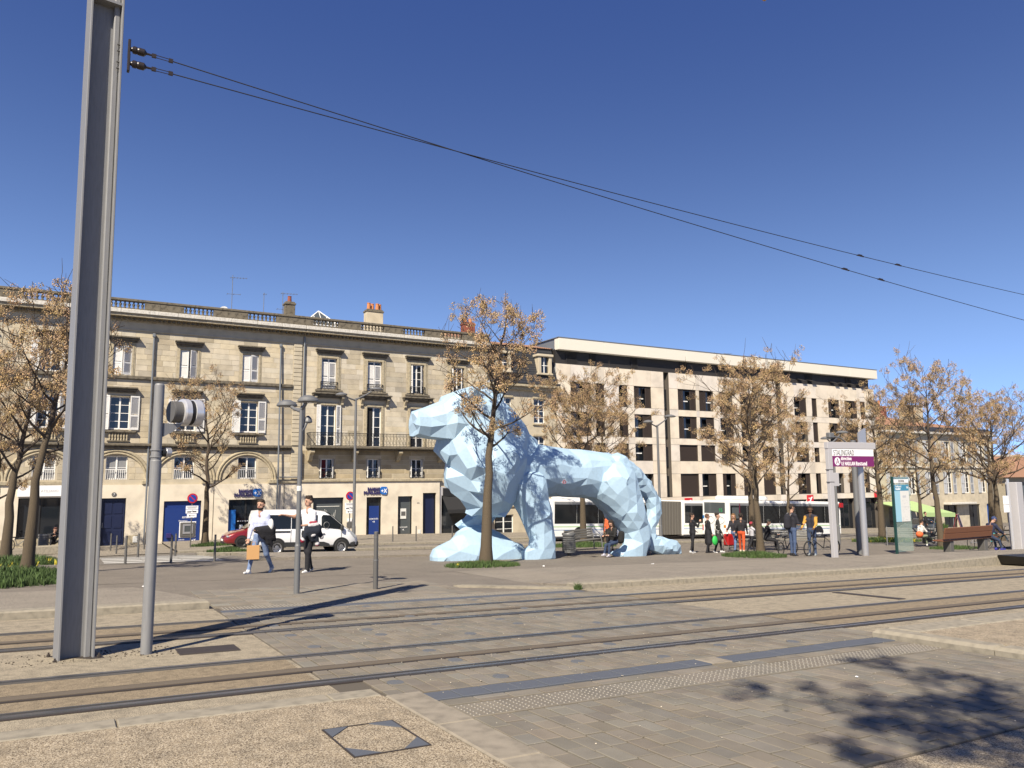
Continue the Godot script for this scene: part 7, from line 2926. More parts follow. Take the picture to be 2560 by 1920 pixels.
# ---------------------------------------------------------------- vehicles
# a shell through cross sections; each station is [x, [Vector2(half width, y), ...]] from the bottom middle to the top middle
func loft(mb: MB, st: Array) -> void:
	var grid := []
	for s in st:
		var ring := []
		var pts: Array = s[1]
		for i in pts.size():
			ring.append(Vector3(s[0], pts[i].y, pts[i].x))
		for i in range(pts.size() - 2, 0, -1):
			ring.append(Vector3(s[0], pts[i].y, -pts[i].x))
		grid.append(ring)
	var n: int = grid[0].size()
	var nr := []
	for i in grid.size():
		var row := []
		for k in n:
			var a: Vector3 = grid[mini(i + 1, grid.size() - 1)][k] - grid[maxi(i - 1, 0)][k]
			var b: Vector3 = grid[i][(k + 1) % n] - grid[i][(k + n - 1) % n]
			row.append(b.cross(a).normalized())
		nr.append(row)
	for i in grid.size() - 1:
		for k in n:
			var l := (k + 1) % n
			mb.trin(grid[i][k], grid[i][l], grid[i + 1][l], nr[i][k], nr[i][l], nr[i + 1][l])
			mb.trin(grid[i][k], grid[i + 1][l], grid[i + 1][k], nr[i][k], nr[i + 1][l], nr[i + 1][k])
	for e in [0, grid.size() - 1]:
		var c := Vector3.ZERO
		for p in grid[e]:
			c += p / n
		for k in n:
			if e == 0:
				mb.tri(c, grid[e][(k + 1) % n], grid[e][k])
			else:
				mb.tri(c, grid[e][k], grid[e][(k + 1) % n])

func wheel(parent: Node3D, x: float, z: float, r: float, w: float, rim: String, side: float) -> void:
	var ax := Basis(Vector3.RIGHT, PI / 2 * side)
	var c := Vector3(x, r, z)
	var m := MB.new()
	m.lathe([Vector2(r * 0.66, w * 0.42), Vector2(r * 0.72, w * 0.5), Vector2(r * 0.92, w * 0.5), Vector2(r, w * 0.36), Vector2(r, -w * 0.4), Vector2(r * 0.8, -w * 0.5), Vector2(0.0, -w * 0.5)].map(func(q): return q), c, 26, ax * Basis(Vector3.RIGHT, PI) if false else ax)
	var o := part("wheel", m, M.tyre, parent)
	m = MB.new()
	m.lathe([Vector2(r * 0.67, w * 0.40), Vector2(r * 0.64, w * 0.47), Vector2(r * 0.58, w * 0.40), Vector2(r * 0.30, w * 0.36), Vector2(r * 0.26, w * 0.44), Vector2(0.0, w * 0.45)], c, 22, ax)
	part("rim", m, M[rim], o)
	m = MB.new()
	for i in 7:
		var a := TAU * i / 7
		m.lathe([Vector2(r * 0.07, w * 0.37), Vector2(r * 0.07, w * 0.42), Vector2(0.0, w * 0.42)], c + ax * Vector3(cos(a) * r * 0.46, 0.002, sin(a) * r * 0.46), 6, ax)
	part("rim_hole", m, M.black, o)

func face(mb: MB, pts: Array, off: float, zf: Callable) -> void:   # a panel lying on the side, given as (x, y)
	var poly := PackedVector2Array()
	for p in pts:
		poly.append(Vector2(p[0], p[1]))
	if Geometry2D.is_polygon_clockwise(poly):
		poly.reverse()
	var t := Geometry2D.triangulate_polygon(poly)
	for i in range(0, t.size(), 3):
		var a := poly[t[i]]
		var b := poly[t[i + 1]]
		var c := poly[t[i + 2]]
		if (b - a).cross(c - a) < 0.0:
			var s := b
			b = c
			c = s
		mb.tri(Vector3(a.x, a.y, zf.call(a.y) + off), Vector3(b.x, b.y, zf.call(b.y) + off), Vector3(c.x, c.y, zf.call(c.y) + off))
	for i in poly.size():
		var a := poly[i]
		var b := poly[(i + 1) % poly.size()]
		mb.quad(Vector3(a.x, a.y, zf.call(a.y) - 0.02), Vector3(b.x, b.y, zf.call(b.y) - 0.02), Vector3(b.x, b.y, zf.call(b.y) + off), Vector3(a.x, a.y, zf.call(a.y) + off))

func arch_panel(mb: MB, cx: float, cy: float, r0: float, r1: float, z: float) -> void:
	for i in 14:
		var a := PI * i / 14.0 - 0.0
		var b := PI * (i + 1) / 14.0
		mb.quad(Vector3(cx + cos(a) * r0, cy + sin(a) * r0, z), Vector3(cx + cos(a) * r1, cy + sin(a) * r1, z), Vector3(cx + cos(b) * r1, cy + sin(b) * r1, z), Vector3(cx + cos(b) * r0, cy + sin(b) * r0, z))
		mb.quad(Vector3(cx + cos(a) * r1, cy + sin(a) * r1, z), Vector3(cx + cos(a) * r1, cy + sin(a) * r1, z - 0.06), Vector3(cx + cos(b) * r1, cy + sin(b) * r1, z - 0.06), Vector3(cx + cos(b) * r1, cy + sin(b) * r1, z))

func van() -> void:
	var t := thing("parked_van", "white passenger van parked at the kerb behind the two walking men", "van", gp(6.5, -32.75, 0.005))
	t.rotation.z = -0.030
	t.scale = Vector3(0.86, 0.925, 0.925)
	var st := []
	for s in [[0.0, 0.48, 1.02, 1.70, 0.90, 0.74], [0.06, 0.40, 1.05, 1.90, 0.95, 0.76], [0.5, 0.36, 1.08, 1.95, 0.97, 0.78], [1.6, 0.34, 1.08, 1.97, 0.975, 0.78], [2.8, 0.34, 1.08, 1.96, 0.975, 0.78], [3.25, 0.34, 1.08, 1.91, 0.975, 0.77], [3.6, 0.34, 1.08, 1.73, 0.975, 0.75], [3.95, 0.34, 1.06, 1.48, 0.97, 0.76], [4.25, 0.34, 1.02, 1.25, 0.965, 0.78], [4.5, 0.33, 0.95, 1.12, 0.95, 0.74], [4.75, 0.32, 0.84, 0.97, 0.88, 0.66], [4.92, 0.32, 0.72, 0.82, 0.78, 0.58], [5.0, 0.36, 0.58, 0.66, 0.66, 0.5]]:
		var hw: float = s[4]
		st.append([s[0], [Vector2(0, s[1]), Vector2(hw * 0.9, s[1]), Vector2(hw * 0.985, s[1] + 0.1), Vector2(hw, lerpf(s[1], s[2], 0.6)), Vector2(hw * 0.985, s[2]), Vector2(lerpf(hw * 0.985, s[5] + 0.05, 0.6), lerpf(s[2], s[3], 0.55)), Vector2(s[5] + 0.05, s[3] - 0.10), Vector2(s[5] - 0.06, s[3] - 0.02), Vector2(0, s[3])]])
	var m := MB.new()
	loft(m, st)
	part("body", m, M.van_white, t)
	var zf := func(y: float) -> float: return 0.975 if y < 1.05 else lerpf(0.965, 0.845, (y - 1.05) / 0.8)
	m = MB.new()
	face(m, [[0.42, 1.14], [1.58, 1.14], [1.58, 1.74], [0.55, 1.74], [0.42, 1.66]], 0.014, zf)
	part("side_window", m, M.car_glass if false else M.bus_glass, t)
	m = MB.new()
	face(m, [[1.62, 1.14], [2.78, 1.14], [2.86, 1.22], [2.86, 1.74], [1.62, 1.74]], 0.014, zf)
	part("side_window", m, M.bus_glass, t)
	m = MB.new()
	face(m, [[3.06, 1.18], [4.02, 1.12], [4.14, 1.16], [4.12, 1.24], [3.60, 1.64], [3.48, 1.73], [3.14, 1.75], [3.06, 1.66]], 0.016, zf)
	var dw := part("door_window", m, M.bus_glass, t)
	m = MB.new()
	m.lathe([Vector2(0.13, 0), Vector2(0.15, 0.01), Vector2(0.13, 0.02)], Vector3(3.28, 1.3, 0.99), 14, Basis(Vector3.RIGHT, PI / 2))
	part("steering_wheel", m, M.post_grey, dw)
	m = MB.new()
	m.quad(Vector3(3.32, 1.895, 0.70), Vector3(4.16, 1.27, 0.80), Vector3(4.16, 1.27, -0.80), Vector3(3.32, 1.895, -0.70))
	for i in m.v.size():
		m.v[i] += Vector3(0.02, 0.03, 0)
	part("windscreen", m, M.bus_glass, t)
	m = MB.new()
	m.quad(Vector3(-0.012, 1.12, -0.75), Vector3(-0.012, 1.12, 0.78), Vector3(0.03, 1.72, 0.72), Vector3(0.03, 1.72, -0.7))
	part("rear_window", m, M.bus_glass, t)
	m = MB.new()
	face(m, [[1.24, 0.36], [3.52, 0.36], [3.46, 0.48], [3.2, 0.56], [1.36, 0.56]], 0.012, zf)
	face(m, [[0.1, 0.98], [1.56, 0.98], [1.56, 1.05], [0.1, 1.05]], 0.010, zf)
	part("side_trim", m, M.trim, t)
	m = MB.new()
	m.box(4.48, 5.03, 0.30, 0.58, -0.80, 0.80, 0.08)
	m.box(4.40, 4.80, 0.30, 0.56, -0.93, 0.93, 0.06)
	m.box(-0.06, 0.2, 0.38, 0.58, -0.9, 0.9, 0.05)
	part("bumper", m, M.trim, t)
	m = MB.new()
	face(m, [[4.36, 1.02], [4.55, 0.88], [4.80, 0.70], [4.84, 0.80], [4.62, 0.98], [4.40, 1.08]], 0.0, func(_y): return 0.93)
	part("headlight", m, M.headlight, t)
	m = MB.new()
	m.cbox(Vector3(4.05, 1.17, 1.05), Vector3(0.16, 0.26, 0.16), 0.05)
	part("mirror", m, M.trim, t)
	m = MB.new()
	m.box(3.02, 3.24, 0.88, 0.93, 0.97, 1.01, 0.012)
	part("handle", m, M.trim, t)
	m = MB.new()
	for x in [1.60, 2.92, 4.06]:
		m.box(x - 0.006, x + 0.006, 0.5, 1.1, 0.96, 0.981)
	part("door_gap", m, M.trim, t)
	m = MB.new()
	m.box(-0.03, 0.02, 0.72, 1.05, 0.78, 0.93, 0.01)
	part("tail_light", m, M.lamp_amber, t)
	m = MB.new()
	m.box(-0.045, -0.02, 0.66, 0.79, 0.1, 0.6, 0.005)
	part("number_plate", m, M.white, t)
	for x in [0.98, 4.08]:
		m = MB.new()
		arch_panel(m, x, 0.33, 0.05, 0.42, 0.985)
		part("wheel_arch", m, M.black, t)
		wheel(t, x, 0.90, 0.335, 0.22, "rim", 1)
		wheel(t, x, -0.86, 0.335, 0.22, "rim", -1)

func car(called: String, label: String, at: Vector3, turn: float, paint: String, rim: String, s: float) -> void:
	var t := thing(called, label, "car", at, turn)
	t.scale = Vector3.ONE * s
	var st := []
	for q in [[0.0, 0.34, 0.62, 0.70, 0.62, 0.5], [0.08, 0.28, 0.70, 0.84, 0.76, 0.6], [0.4, 0.24, 0.84, 1.02, 0.83, 0.66], [0.75, 0.22, 0.90, 1.30, 0.85, 0.58], [1.2, 0.22, 0.92, 1.42, 0.86, 0.56], [1.9, 0.22, 0.92, 1.44, 0.86, 0.56], [2.4, 0.22, 0.91, 1.38, 0.86, 0.56], [2.8, 0.22, 0.90, 1.18, 0.86, 0.60], [3.15, 0.22, 0.86, 0.97, 0.86, 0.66], [3.6, 0.22, 0.78, 0.88, 0.84, 0.66], [3.95, 0.24, 0.66, 0.77, 0.78, 0.6], [4.12, 0.28, 0.54, 0.62, 0.66, 0.5], [4.18, 0.34, 0.46, 0.50, 0.55, 0.42]]:
		var hw: float = q[4]
		st.append([q[0], [Vector2(0, q[1]), Vector2(hw * 0.9, q[1]), Vector2(hw * 0.99, q[1] + 0.1), Vector2(hw, lerpf(q[1], q[2], 0.6)), Vector2(hw * 0.98, q[2]), Vector2(lerpf(hw * 0.98, q[5] + 0.05, 0.55), lerpf(q[2], q[3], 0.55)), Vector2(q[5] + 0.03, q[3] - 0.05), Vector2(q[5] - 0.06, q[3] - 0.01), Vector2(0, q[3])]])
	var m := MB.new()
	loft(m, st)
	part("body", m, M[paint], t)
	for side in [1, -1]:
		var zf := func(y: float) -> float: return lerpf(0.85, 0.60, clampf((y - 0.9) / 0.5, 0, 1))
		m = MB.new()
		if side < 0:
			m.xf = Transform3D(Basis(Vector3(1, 0, 0), Vector3(0, 1, 0), Vector3(0, 0, -1)), Vector3.ZERO)
		face(m, [[0.72, 0.96], [1.72, 0.95], [1.72, 1.34], [1.2, 1.35], [0.95, 1.25]], 0.02, zf)
		face(m, [[1.78, 0.95], [2.86, 0.93], [2.72, 1.06], [2.36, 1.29], [1.78, 1.34]], 0.02, zf)
		part("side_window", m, M.bus_glass, t)
		m = MB.new()
		m.cbox(Vector3(2.72, 0.98, 0.92 * side), Vector3(0.13, 0.13, 0.16), 0.04)
		part("mirror", m, M[paint], t)
		m = MB.new()
		m.cbox(Vector3(3.93, 0.62, 0.66 * side), Vector3(0.30, 0.12, 0.24), 0.05)
		part("headlight", m, M.headlight, t)
		m = MB.new()
		m.cbox(Vector3(0.06, 0.74, 0.62 * side), Vector3(0.12, 0.16, 0.2), 0.04)
		part("tail_light", m, M.lamp_red, t)
		for x in [0.72, 3.32]:
			m = MB.new()
			if side < 0:
				m.xf = Transform3D(Basis(Vector3(1, 0, 0), Vector3(0, 1, 0), Vector3(0, 0, -1)), Vector3.ZERO)
			arch_panel(m, x, 0.31, 0.05, 0.37, 0.868)
			part("wheel_arch", m, M.black, t)
			wheel(t, x, 0.78 * side, 0.31, 0.2, rim, side)
	m = MB.new()
	m.quad(Vector3(2.42, 1.39, 0.5), Vector3(3.12, 0.99, 0.62), Vector3(3.12, 0.99, -0.62), Vector3(2.42, 1.39, -0.5))
	for i in m.v.size():
		m.v[i] += Vector3(0.015, 0.025, 0)
	part("windscreen", m, M.bus_glass, t)
	m = MB.new()
	m.box(4.1, 4.2, 0.24, 0.36, -0.45, 0.45, 0.03)
	part("grille", m, M.black, t)
	m = MB.new()
	m.box(4.17, 4.2, 0.38, 0.48, -0.26, 0.26)
	part("number_plate", m, M.white, t)

func bus_body(t: Node3D, x0: float, x1: float, front: int, rear: int, label_part: String) -> void:
	# near side at z = 0, far side at z = -2.45; +x along the bus
	var m := MB.new()
	m.box(x0, x1, 0.22, 2.68, -2.45, 0.0, 0.10)
	part(label_part, m, M.bus_white, t)
	m = MB.new()
	m.box(x0 + 0.25, x1 - 0.25, 2.34, 2.50, -0.02, 0.006)
	part("roof_strip", m, M.bus_grey, t)
	var n := maxi(2, int((x1 - x0 - 0.5) / 1.45))
	var w := (x1 - x0 - 0.5) / n
	for i in n:
		m = MB.new()
		m.box(x0 + 0.25 + i * w + 0.012, x0 + 0.25 + (i + 1) * w - 0.012, 1.12, 2.335, -0.03, 0.010)
		part("side_window", m, M.bus_glass, t)
	m = MB.new()
	m.box(x0 + 0.15, x1 - 0.15, 0.90, 0.94, -0.01, 0.005)
	part("green_line", m, M.bus_green, t)
	m = MB.new()
	m.box(x0 + 0.15, x1 - 0.15, 0.70, 0.735, -0.01, 0.005)
	part("blue_line", m, M.bus_blue, t)
	m = MB.new()
	m.box(x0 + 0.2, x1 - 0.2, 0.16, 0.24, -2.4, -0.02)
	part("underside", m, M.black, t)

func buses() -> void:
	# articulated bus coming left
	var a := thing("articulated_bus", "white articulated bus facing left behind the lion, with grey bellows", "bus", gp(26.5, -41.15))
	a.rotation.z = -0.030
	bus_body(a, 0.0, 9.1, -1, 0, "front_body")
	bus_body(a, 11.0, 18.6, 0, 1, "rear_body")
	var m := MB.new()
	for i in 15:
		var x := 9.1 + i * 1.9 / 15.0
		m.box(x + 0.008, x + 0.085, 0.3, 2.62, -2.40, -0.02 - 0.05 * (i % 2), 0.02)
		m.box(x + 0.085, x + 0.122, 0.34, 2.58, -2.36, -0.10)
	part("bellows", m, M.bellows, a)
	m = MB.new()
	m.quad(Vector3(-0.012, 1.05, -2.25), Vector3(-0.012, 1.05, -0.2), Vector3(-0.012, 2.30, -0.2), Vector3(-0.012, 2.30, -2.25))
	m.quad(Vector3(-0.012, 2.34, -2.2), Vector3(-0.012, 2.34, -0.25), Vector3(-0.012, 2.56, -0.25), Vector3(-0.012, 2.56, -2.2))
	part("windscreen", m, M.bus_glass, a)
	m = MB.new()
	m.rod(Vector3(-0.03, 1.05, -1.2), Vector3(-0.03, 1.4, -1.9), 0.015, 4)
	part("wiper", m, M.black, a)
	m = MB.new()
	m.cbox(Vector3(-0.02, 0.55, -0.35), Vector3(0.06, 0.16, 0.3), 0.03)
	m.cbox(Vector3(-0.02, 0.55, -2.1), Vector3(0.06, 0.16, 0.3), 0.03)
	part("headlight", m, M.headlight, a)
	m = MB.new()
	m.box(8.98, 9.08, 0.4, 2.45, 0.0, 0.012)
	part("wine_stripe", m, M.bus_wine, a)
	for x in [2.2, 7.6, 15.0]:
		m = MB.new()
		arch_panel(m, x, 0.42, 0.05, 0.50, 0.012)
		part("wheel_arch", m, M.black, a)
		wheel(a, x, -0.12, 0.44, 0.26, "rim", 1)
	letters("logo_letters", "TB", 0.40, M.bus_green, a, Vector3(5.2, 1.98, 0.012), 0.0, 0.006, "Droid Sans", 700)
	letters("logo_letters", "TRANS", 0.12, M.white, a, Vector3(5.2, 1.62, 0.012), 0.0, 0.006, "Droid Sans", 700)
	m = MB.new()
	m.box(1.2, 8.0, 2.681, 2.82, -1.9, -0.5, 0.05)
	part("roof_pod", m, M.bus_white, a)
	m = MB.new()
	for k in 5:
		m.rod(Vector3(8.2 + k * 0.2, 2.7, -0.6), Vector3(8.3 + k * 0.2, 2.9, -0.9 + 0.3 * (k % 2)), 0.03, 4)
	part("roof_gear", m, M.bus_white, a)
	# bus seen from behind
	var b := thing("city_bus", "white city bus seen from its rear corner, heading right", "bus", gp(38.95, -38.25))
	b.rotation.z = -0.030
	bus_body(b, 0.0, 11.9, 1, -1, "body")
	m = MB.new()
	m.box(-0.02, 0.03, 1.78, 2.52, -2.20, -0.22, 0.01)
	var rw := part("rear_window", m, M.glass_grey, b)
	letters("destination", "15", 0.24, M.led_green, rw, Vector3(-0.024, 2.0, -0.62), -PI / 2, 0.004, "Droid Sans", 700)
	m = MB.new()
	for s in [-1, 1]:
		var pts := []
		for k in 15:
			var q := TAU * k / 14
			pts.append(Vector3(-0.012, 1.32 + sin(q) * 0.26, -1.22 + s * 0.48 + cos(q) * 0.46))
		m.tube(pts, [0.02], 5, false)
	part("rear_grille", m, M.shutter_grey, b)
	m = MB.new()
	m.box(-0.02, 0.02, 0.82, 1.0, -0.36, -0.16, 0.01)
	part("rear_notice", m, M.lamp_amber, b)
	m = MB.new()
	m.box(-0.016, 0.02, 1.38, 1.6, -2.36, -2.22, 0.01)
	part("rear_sign", m, M.bus_blue, b)
	m = MB.new()
	m.box(-0.02, 0.03, 0.55, 0.95, -2.4, -2.3, 0.01)
	m.box(-0.02, 0.03, 0.55, 0.80, -0.14, -0.05, 0.01)
	part("tail_light", m, M.lamp_red, b)
	m = MB.new()
	m.box(0.9, 4.6, 2.681, 2.98, -2.1, -0.5, 0.09)
	part("roof_pod", m, M.bus_white, b)
	m = MB.new()
	m.box(1.12, 1.20, 0.4, 2.48, 0.0, 0.011)
	part("wine_stripe", m, M.bus_wine, b)
	m = MB.new()
	m.box(0.42, 1.08, 1.45, 2.2, 0.01, 0.02, 0.005)
	part("corner_window", m, M.glass_grey, b)
	for x in [3.2, 9.3]:
		m = MB.new()
		arch_panel(m, x, 0.42, 0.05, 0.50, 0.012)
		part("wheel_arch", m, M.black, b)
		wheel(b, x, -0.12, 0.44, 0.26, "rim", 1)
	m = MB.new()
	m.box(11.6, 11.95, 2.25, 2.6, 0.02, 0.2, 0.03)
	part("mirror", m, M.lamp_red, b)

func bicycle(label: String, at: Vector3, turn: float, r: float, base: float, high: float, paint: String, tyre_w: float) -> void:
	var t := thing("bicycle", label, "bicycle", at, turn)
	var m: MB
	for x in [-base / 2, base / 2]:
		m = MB.new()
		var pts := []
		for k in 25:
			var a := TAU * k / 24
			pts.append(Vector3(x + cos(a) * (r - tyre_w), r + sin(a) * (r - tyre_w), 0))
		m.tube(pts, [tyre_w], 6, false)
		var o := part("wheel", m, M.tyre, t)
		m = MB.new()
		for k in 14:
			var a := TAU * k / 14
			m.rod(Vector3(x, r, 0.02 * (1 - 2 * (k % 2))), Vector3(x + cos(a) * (r - tyre_w * 1.6), r + sin(a) * (r - tyre_w * 1.6), 0), 0.003, 3)
		m.rod(Vector3(x, r, -0.05), Vector3(x, r, 0.05), 0.02, 6)
		part("spokes", m, M.post_grey, o)
	m = MB.new()
	var bb := Vector3(-0.08, r * 0.95, 0)
	var seat := Vector3(-0.2, high * 0.66, 0)
	var head := Vector3(base * 0.33, high * 0.70, 0)
	m.tube([Vector3(-base / 2, r, 0.05), bb], [0.012], 5)
	m.tube([Vector3(-base / 2, r, -0.05), bb], [0.012], 5)
	m.tube([Vector3(-base / 2, r, 0), seat], [0.011], 5)
	m.rod(bb, seat, 0.017)
	m.rod(bb, head - Vector3(-0.02, 0.08, 0), 0.02)
	m.rod(seat, head, 0.017)
	part("frame", m, M[paint], t)
	m = MB.new()
	m.rod(Vector3(base / 2, r, 0.05), head + Vector3(0.03, -0.06, 0.04), 0.013)
	m.rod(Vector3(base / 2, r, -0.05), head + Vector3(0.03, -0.06, -0.04), 0.013)
	m.rod(head + Vector3(0.02, -0.1, 0), head + Vector3(-0.02, 0.08, 0), 0.018)
	part("fork", m, M[paint], t)
	m = MB.new()
	m.tube([Vector3(head.x, high, -0.32), Vector3(head.x + 0.02, high, -0.16), Vector3(head.x, head.y + 0.08, -0.05), Vector3(head.x, head.y + 0.08, 0.05), Vector3(head.x + 0.02, high, 0.16), Vector3(head.x, high, 0.32)], [0.012], 6)
	part("handlebar", m, M.bike_black, t)
	m = MB.new()
	m.ball(seat + Vector3(-0.03, 0.08, 0), Vector3(0.14, 0.035, 0.07), 6)
	m.rod(seat, seat + Vector3(0, 0.07, 0), 0.013)
	part("saddle", m, M.bike_black, t)
	m = MB.new()
	m.lathe([Vector2(0.07, -0.006), Vector2(0.08, 0.0), Vector2(0.07, 0.006)], bb + Vector3(0, 0, 0.03), 12, Basis(Vector3.RIGHT, PI / 2))
	m.rod(bb + Vector3(0, 0, 0.05), bb + Vector3(0.14, -0.06, 0.05), 0.01, 4)
	m.rod(bb + Vector3(0, 0, -0.05), bb + Vector3(-0.14, 0.06, -0.05), 0.01, 4)
	m.cbox(bb + Vector3(0.14, -0.06, 0.09), Vector3(0.09, 0.02, 0.07))
	m.cbox(bb + Vector3(-0.14, 0.06, -0.09), Vector3(0.09, 0.02, 0.07))
	part("crank", m, M.post_grey, t)

func vehicles() -> void:
	van()
	car("parked_car", "dark red car half hidden by the white van, nose to the left", gp(11.15, -42.9, 0.125), PI, "car_red", "rim_dark", 0.98)
	car("parked_car", "grey car parked behind the glass map panel, before the green awning", gp(69.6, -42.7), PI, "car_grey", "rim", 0.98)
	buses()
	bicycle("small black stunt bicycle held by the man in the mustard sleeves", gp(25.55, -20.15), PI, 0.30, 1.55, 1.04, "bike_black", 0.026)
	bicycle("black stunt bicycle standing behind the man with the backpack", gp(24.95, -21.3), 0.2, 0.26, 1.05, 0.96, "bike_black", 0.024)
	bicycle("city bicycle with white frame leaning behind the brown bench", gp(36.6, -20.2), 0.05, 0.34, 1.65, 1.02, "alu", 0.018)
	bicycle("turquoise wheeled bicycle at the shelter, right edge", gp(38.7, -20.6), -0.7, 0.34, 1.05, 1.05, "bike_cyan", 0.02)
	bicycle("bicycle by the dark shop window at the left edge", gp(-2.15, -47.2, 0.12), 0.5, 0.34, 1.05, 1.0, "post_grey", 0.018)

# ---------------------------------------------------------------- people
const SK := Color(0.46, 0.27, 0.185)
const SK2 := Color(0.10, 0.055, 0.035)

func dirv(fwd: float, side: float, a := 0.0) -> Vector3:   # fwd: angle from hanging down towards the front
	return Vector3(sin(side), -cos(fwd) * cos(side), sin(fwd) * cos(side)).normalized()

# s: h height, yaw, hip (seat height or 0), lean, legs [[thigh, knee, splay], ...] left then right, arms [[upper fwd, upper side, fore fwd, fore side], ...],
# head [yaw, pitch], c colours, hair kind, cell, female, coat, short
func person(label: String, at: Vector3, s: Dictionary) -> Node3D:
	var t := thing("person", label, "person", at, s.get("yaw", 0.0))
	var k: float = s.h / 1.75
	t.scale = Vector3.ONE * k
	var fem: bool = s.get("female", false)
	var lean: float = s.get("lean", 0.0)
	var f := Field.new()
	var col: Array = [s.get("skin", SK), s.get("hair", Color(0.02, 0.013, 0.01)), s.top, s.legs_c, s.shoes, Color(0.6, 0.6, 0.58), Color(0.012, 0.01, 0.01), Color(0.28, 0.10, 0.085), s.get("sleeve", s.top)]
	var hipw := 0.085
	var shw := 0.165 if fem else 0.185
	var hip := Vector3(0, 0.93, 0)
	# legs
	var low := 9.0
	var feet := []
	for i in 2:
		var L: Array = s.legs[i]
		var sd := 1.0 if i == 0 else -1.0
		var h0 := hip + Vector3(sd * hipw, -0.02, 0)
		var kn := h0 + dirv(L[0], sd * L[2]) * 0.43
		var an := kn + dirv(L[0] - L[1], sd * L[2] * 0.4) * 0.41
		feet.append([h0, kn, an, L[0] - L[1]])
		low = minf(low, an.y - 0.075)
	var lift := -low
	if s.has("seat"):
		lift = s.seat / k + 0.08 - hip.y
	hip.y += lift
	for i in 2:
		var sd := 1.0 if i == 0 else -1.0
		var h0: Vector3 = feet[i][0] + Vector3(0, lift, 0)
		var kn: Vector3 = feet[i][1] + Vector3(0, lift, 0)
		var an: Vector3 = feet[i][2] + Vector3(0, lift, 0)
		if s.has("seat"):
			an.y = maxf(an.y, 0.085 + s.get("crossed", [0.0, 0.0])[i])
		var wd: float = s.get("loose", 1.0)
		f.add(h0, kn, 0.088 * wd, 0.062 * wd, 3)
		f.add(kn, an, 0.060 * wd, 0.043 * wd, 3)
		var pitch: float = clampf(feet[i][3], -0.5, 0.45)
		var fd := Vector3(sd * 0.12, -0.15 + sin(pitch) * 0.9, cos(pitch)).normalized()
		var heel := an + Vector3(0, -0.045, 0) - fd * 0.035
		f.add(an + Vector3(0, 0.01, 0), heel, 0.044, 0.042, 4)
		f.add(heel, heel + fd * 0.17, 0.040, 0.032, 4)
	# trunk
	var up := Vector3(0, cos(lean), sin(lean))
	var fw := Vector3(0, -sin(lean), cos(lean))
	var chest := hip + up * 0.36
	var neck := hip + up * 0.545
	f.add(hip + Vector3(-0.06, 0, 0), hip + Vector3(0.06, 0, 0), 0.112 if not fem else 0.118, 0.112 if not fem else 0.118, 3)
	for sd in [-1, 1]:
		f.add(hip + Vector3(sd * 0.06, 0, 0) + up * 0.08, chest + Vector3(sd * (0.075 if fem else 0.095), 0, 0) + fw * 0.005, 0.098, 0.100, 2)
		f.add(chest + Vector3(sd * 0.09, 0, 0), neck + Vector3(sd * shw * 0.55, 0, 0) - up * 0.06, 0.098, 0.072, 2)
		f.add(neck + Vector3(sd * 0.04, 0, 0) - up * 0.0, neck + Vector3(sd * shw, 0, 0) - up * 0.055, 0.056, 0.062, 2)
	if s.has("coat"):
		for sd in [-1, 1]:
			f.add(hip + Vector3(sd * 0.06, 0.06, 0), hip + Vector3(sd * 0.10, -s.coat, 0.01), 0.125, 0.135, 2)
	f.add(neck - up * 0.03, neck + up * 0.10 + fw * 0.015, 0.054, 0.050, 0 if not s.get("scarf", false) else 1)
	# arms
	var hands := []
	for i in 2:
		var A: Array = s.arms[i]
		var sd := 1.0 if i == 0 else -1.0
		var sh := neck + Vector3(sd * shw, 0, 0) - up * 0.055
		var el := sh + dirv(A[0], sd * A[1]) * 0.285
		var wr := el + dirv(A[2], sd * A[3]) * 0.25
		var short: bool = s.get("short", false)
		var wd: float = s.get("puff", 1.0)
		if short:
			f.add(sh, sh.lerp(el, 0.62), 0.066, 0.062, 2)
			f.add(sh.lerp(el, 0.5), el, 0.044, 0.039, 0)
			f.add(el, wr, 0.039, 0.027, 0)
		else:
			f.add(sh, el, 0.060 * wd, 0.050 * wd, 8)
			f.add(el, wr, 0.049 * wd, 0.036 * wd, 8)
			f.add(wr, wr + dirv(A[2], sd * A[3]) * 0.02, 0.026, 0.026, 0)
		hands.append([wr, dirv(A[2], sd * A[3]), sd])
	var mb := MB.new()
	f.mesh(mb, s.get("cell", 0.026), 0.035, col)
	# head on its own finer grid
	var hd := Field.new()
	var hc := neck + up * 0.10
	var hy: Array = s.get("head", [0.0, 0.0])
	var hb := Basis(Vector3.UP, hy[0]) * Basis(Vector3.RIGHT, hy[1] + lean * 0.3)
	var H := func(x: float, y: float, z: float) -> Vector3: return hc + hb * Vector3(x, y - 1.53, z)
	hd.add(hc - up * 0.05, H.call(0, 1.60, 0.0), 0.048, 0.05, 0)
	hd.add(H.call(0, 1.665, -0.012), H.call(0, 1.655, 0.008), 0.090, 0.086, 0)
	hd.add(H.call(-0.018, 1.575, 0.045), H.call(0.018, 1.575, 0.045), 0.045, 0.045, 0)
	hd.add(H.call(0, 1.60, 0.03), H.call(0, 1.65, 0.04), 0.060, 0.058, 0)
	hd.add(H.call(0, 1.655, 0.092), H.call(0, 1.622, 0.106), 0.011, 0.016, 0)
	for sd in [-1, 1]:
		hd.add(H.call(sd * 0.034, 1.648, 0.089), H.call(sd * 0.038, 1.648, 0.088), 0.008, 0.007, 6)
		hd.add(H.call(sd * 0.022, 1.674, 0.090), H.call(sd * 0.046, 1.674, 0.080), 0.005, 0.004, 1)
		hd.add(H.call(sd * 0.088, 1.65, -0.005), H.call(sd * 0.090, 1.62, 0.0), 0.017, 0.012, 0)
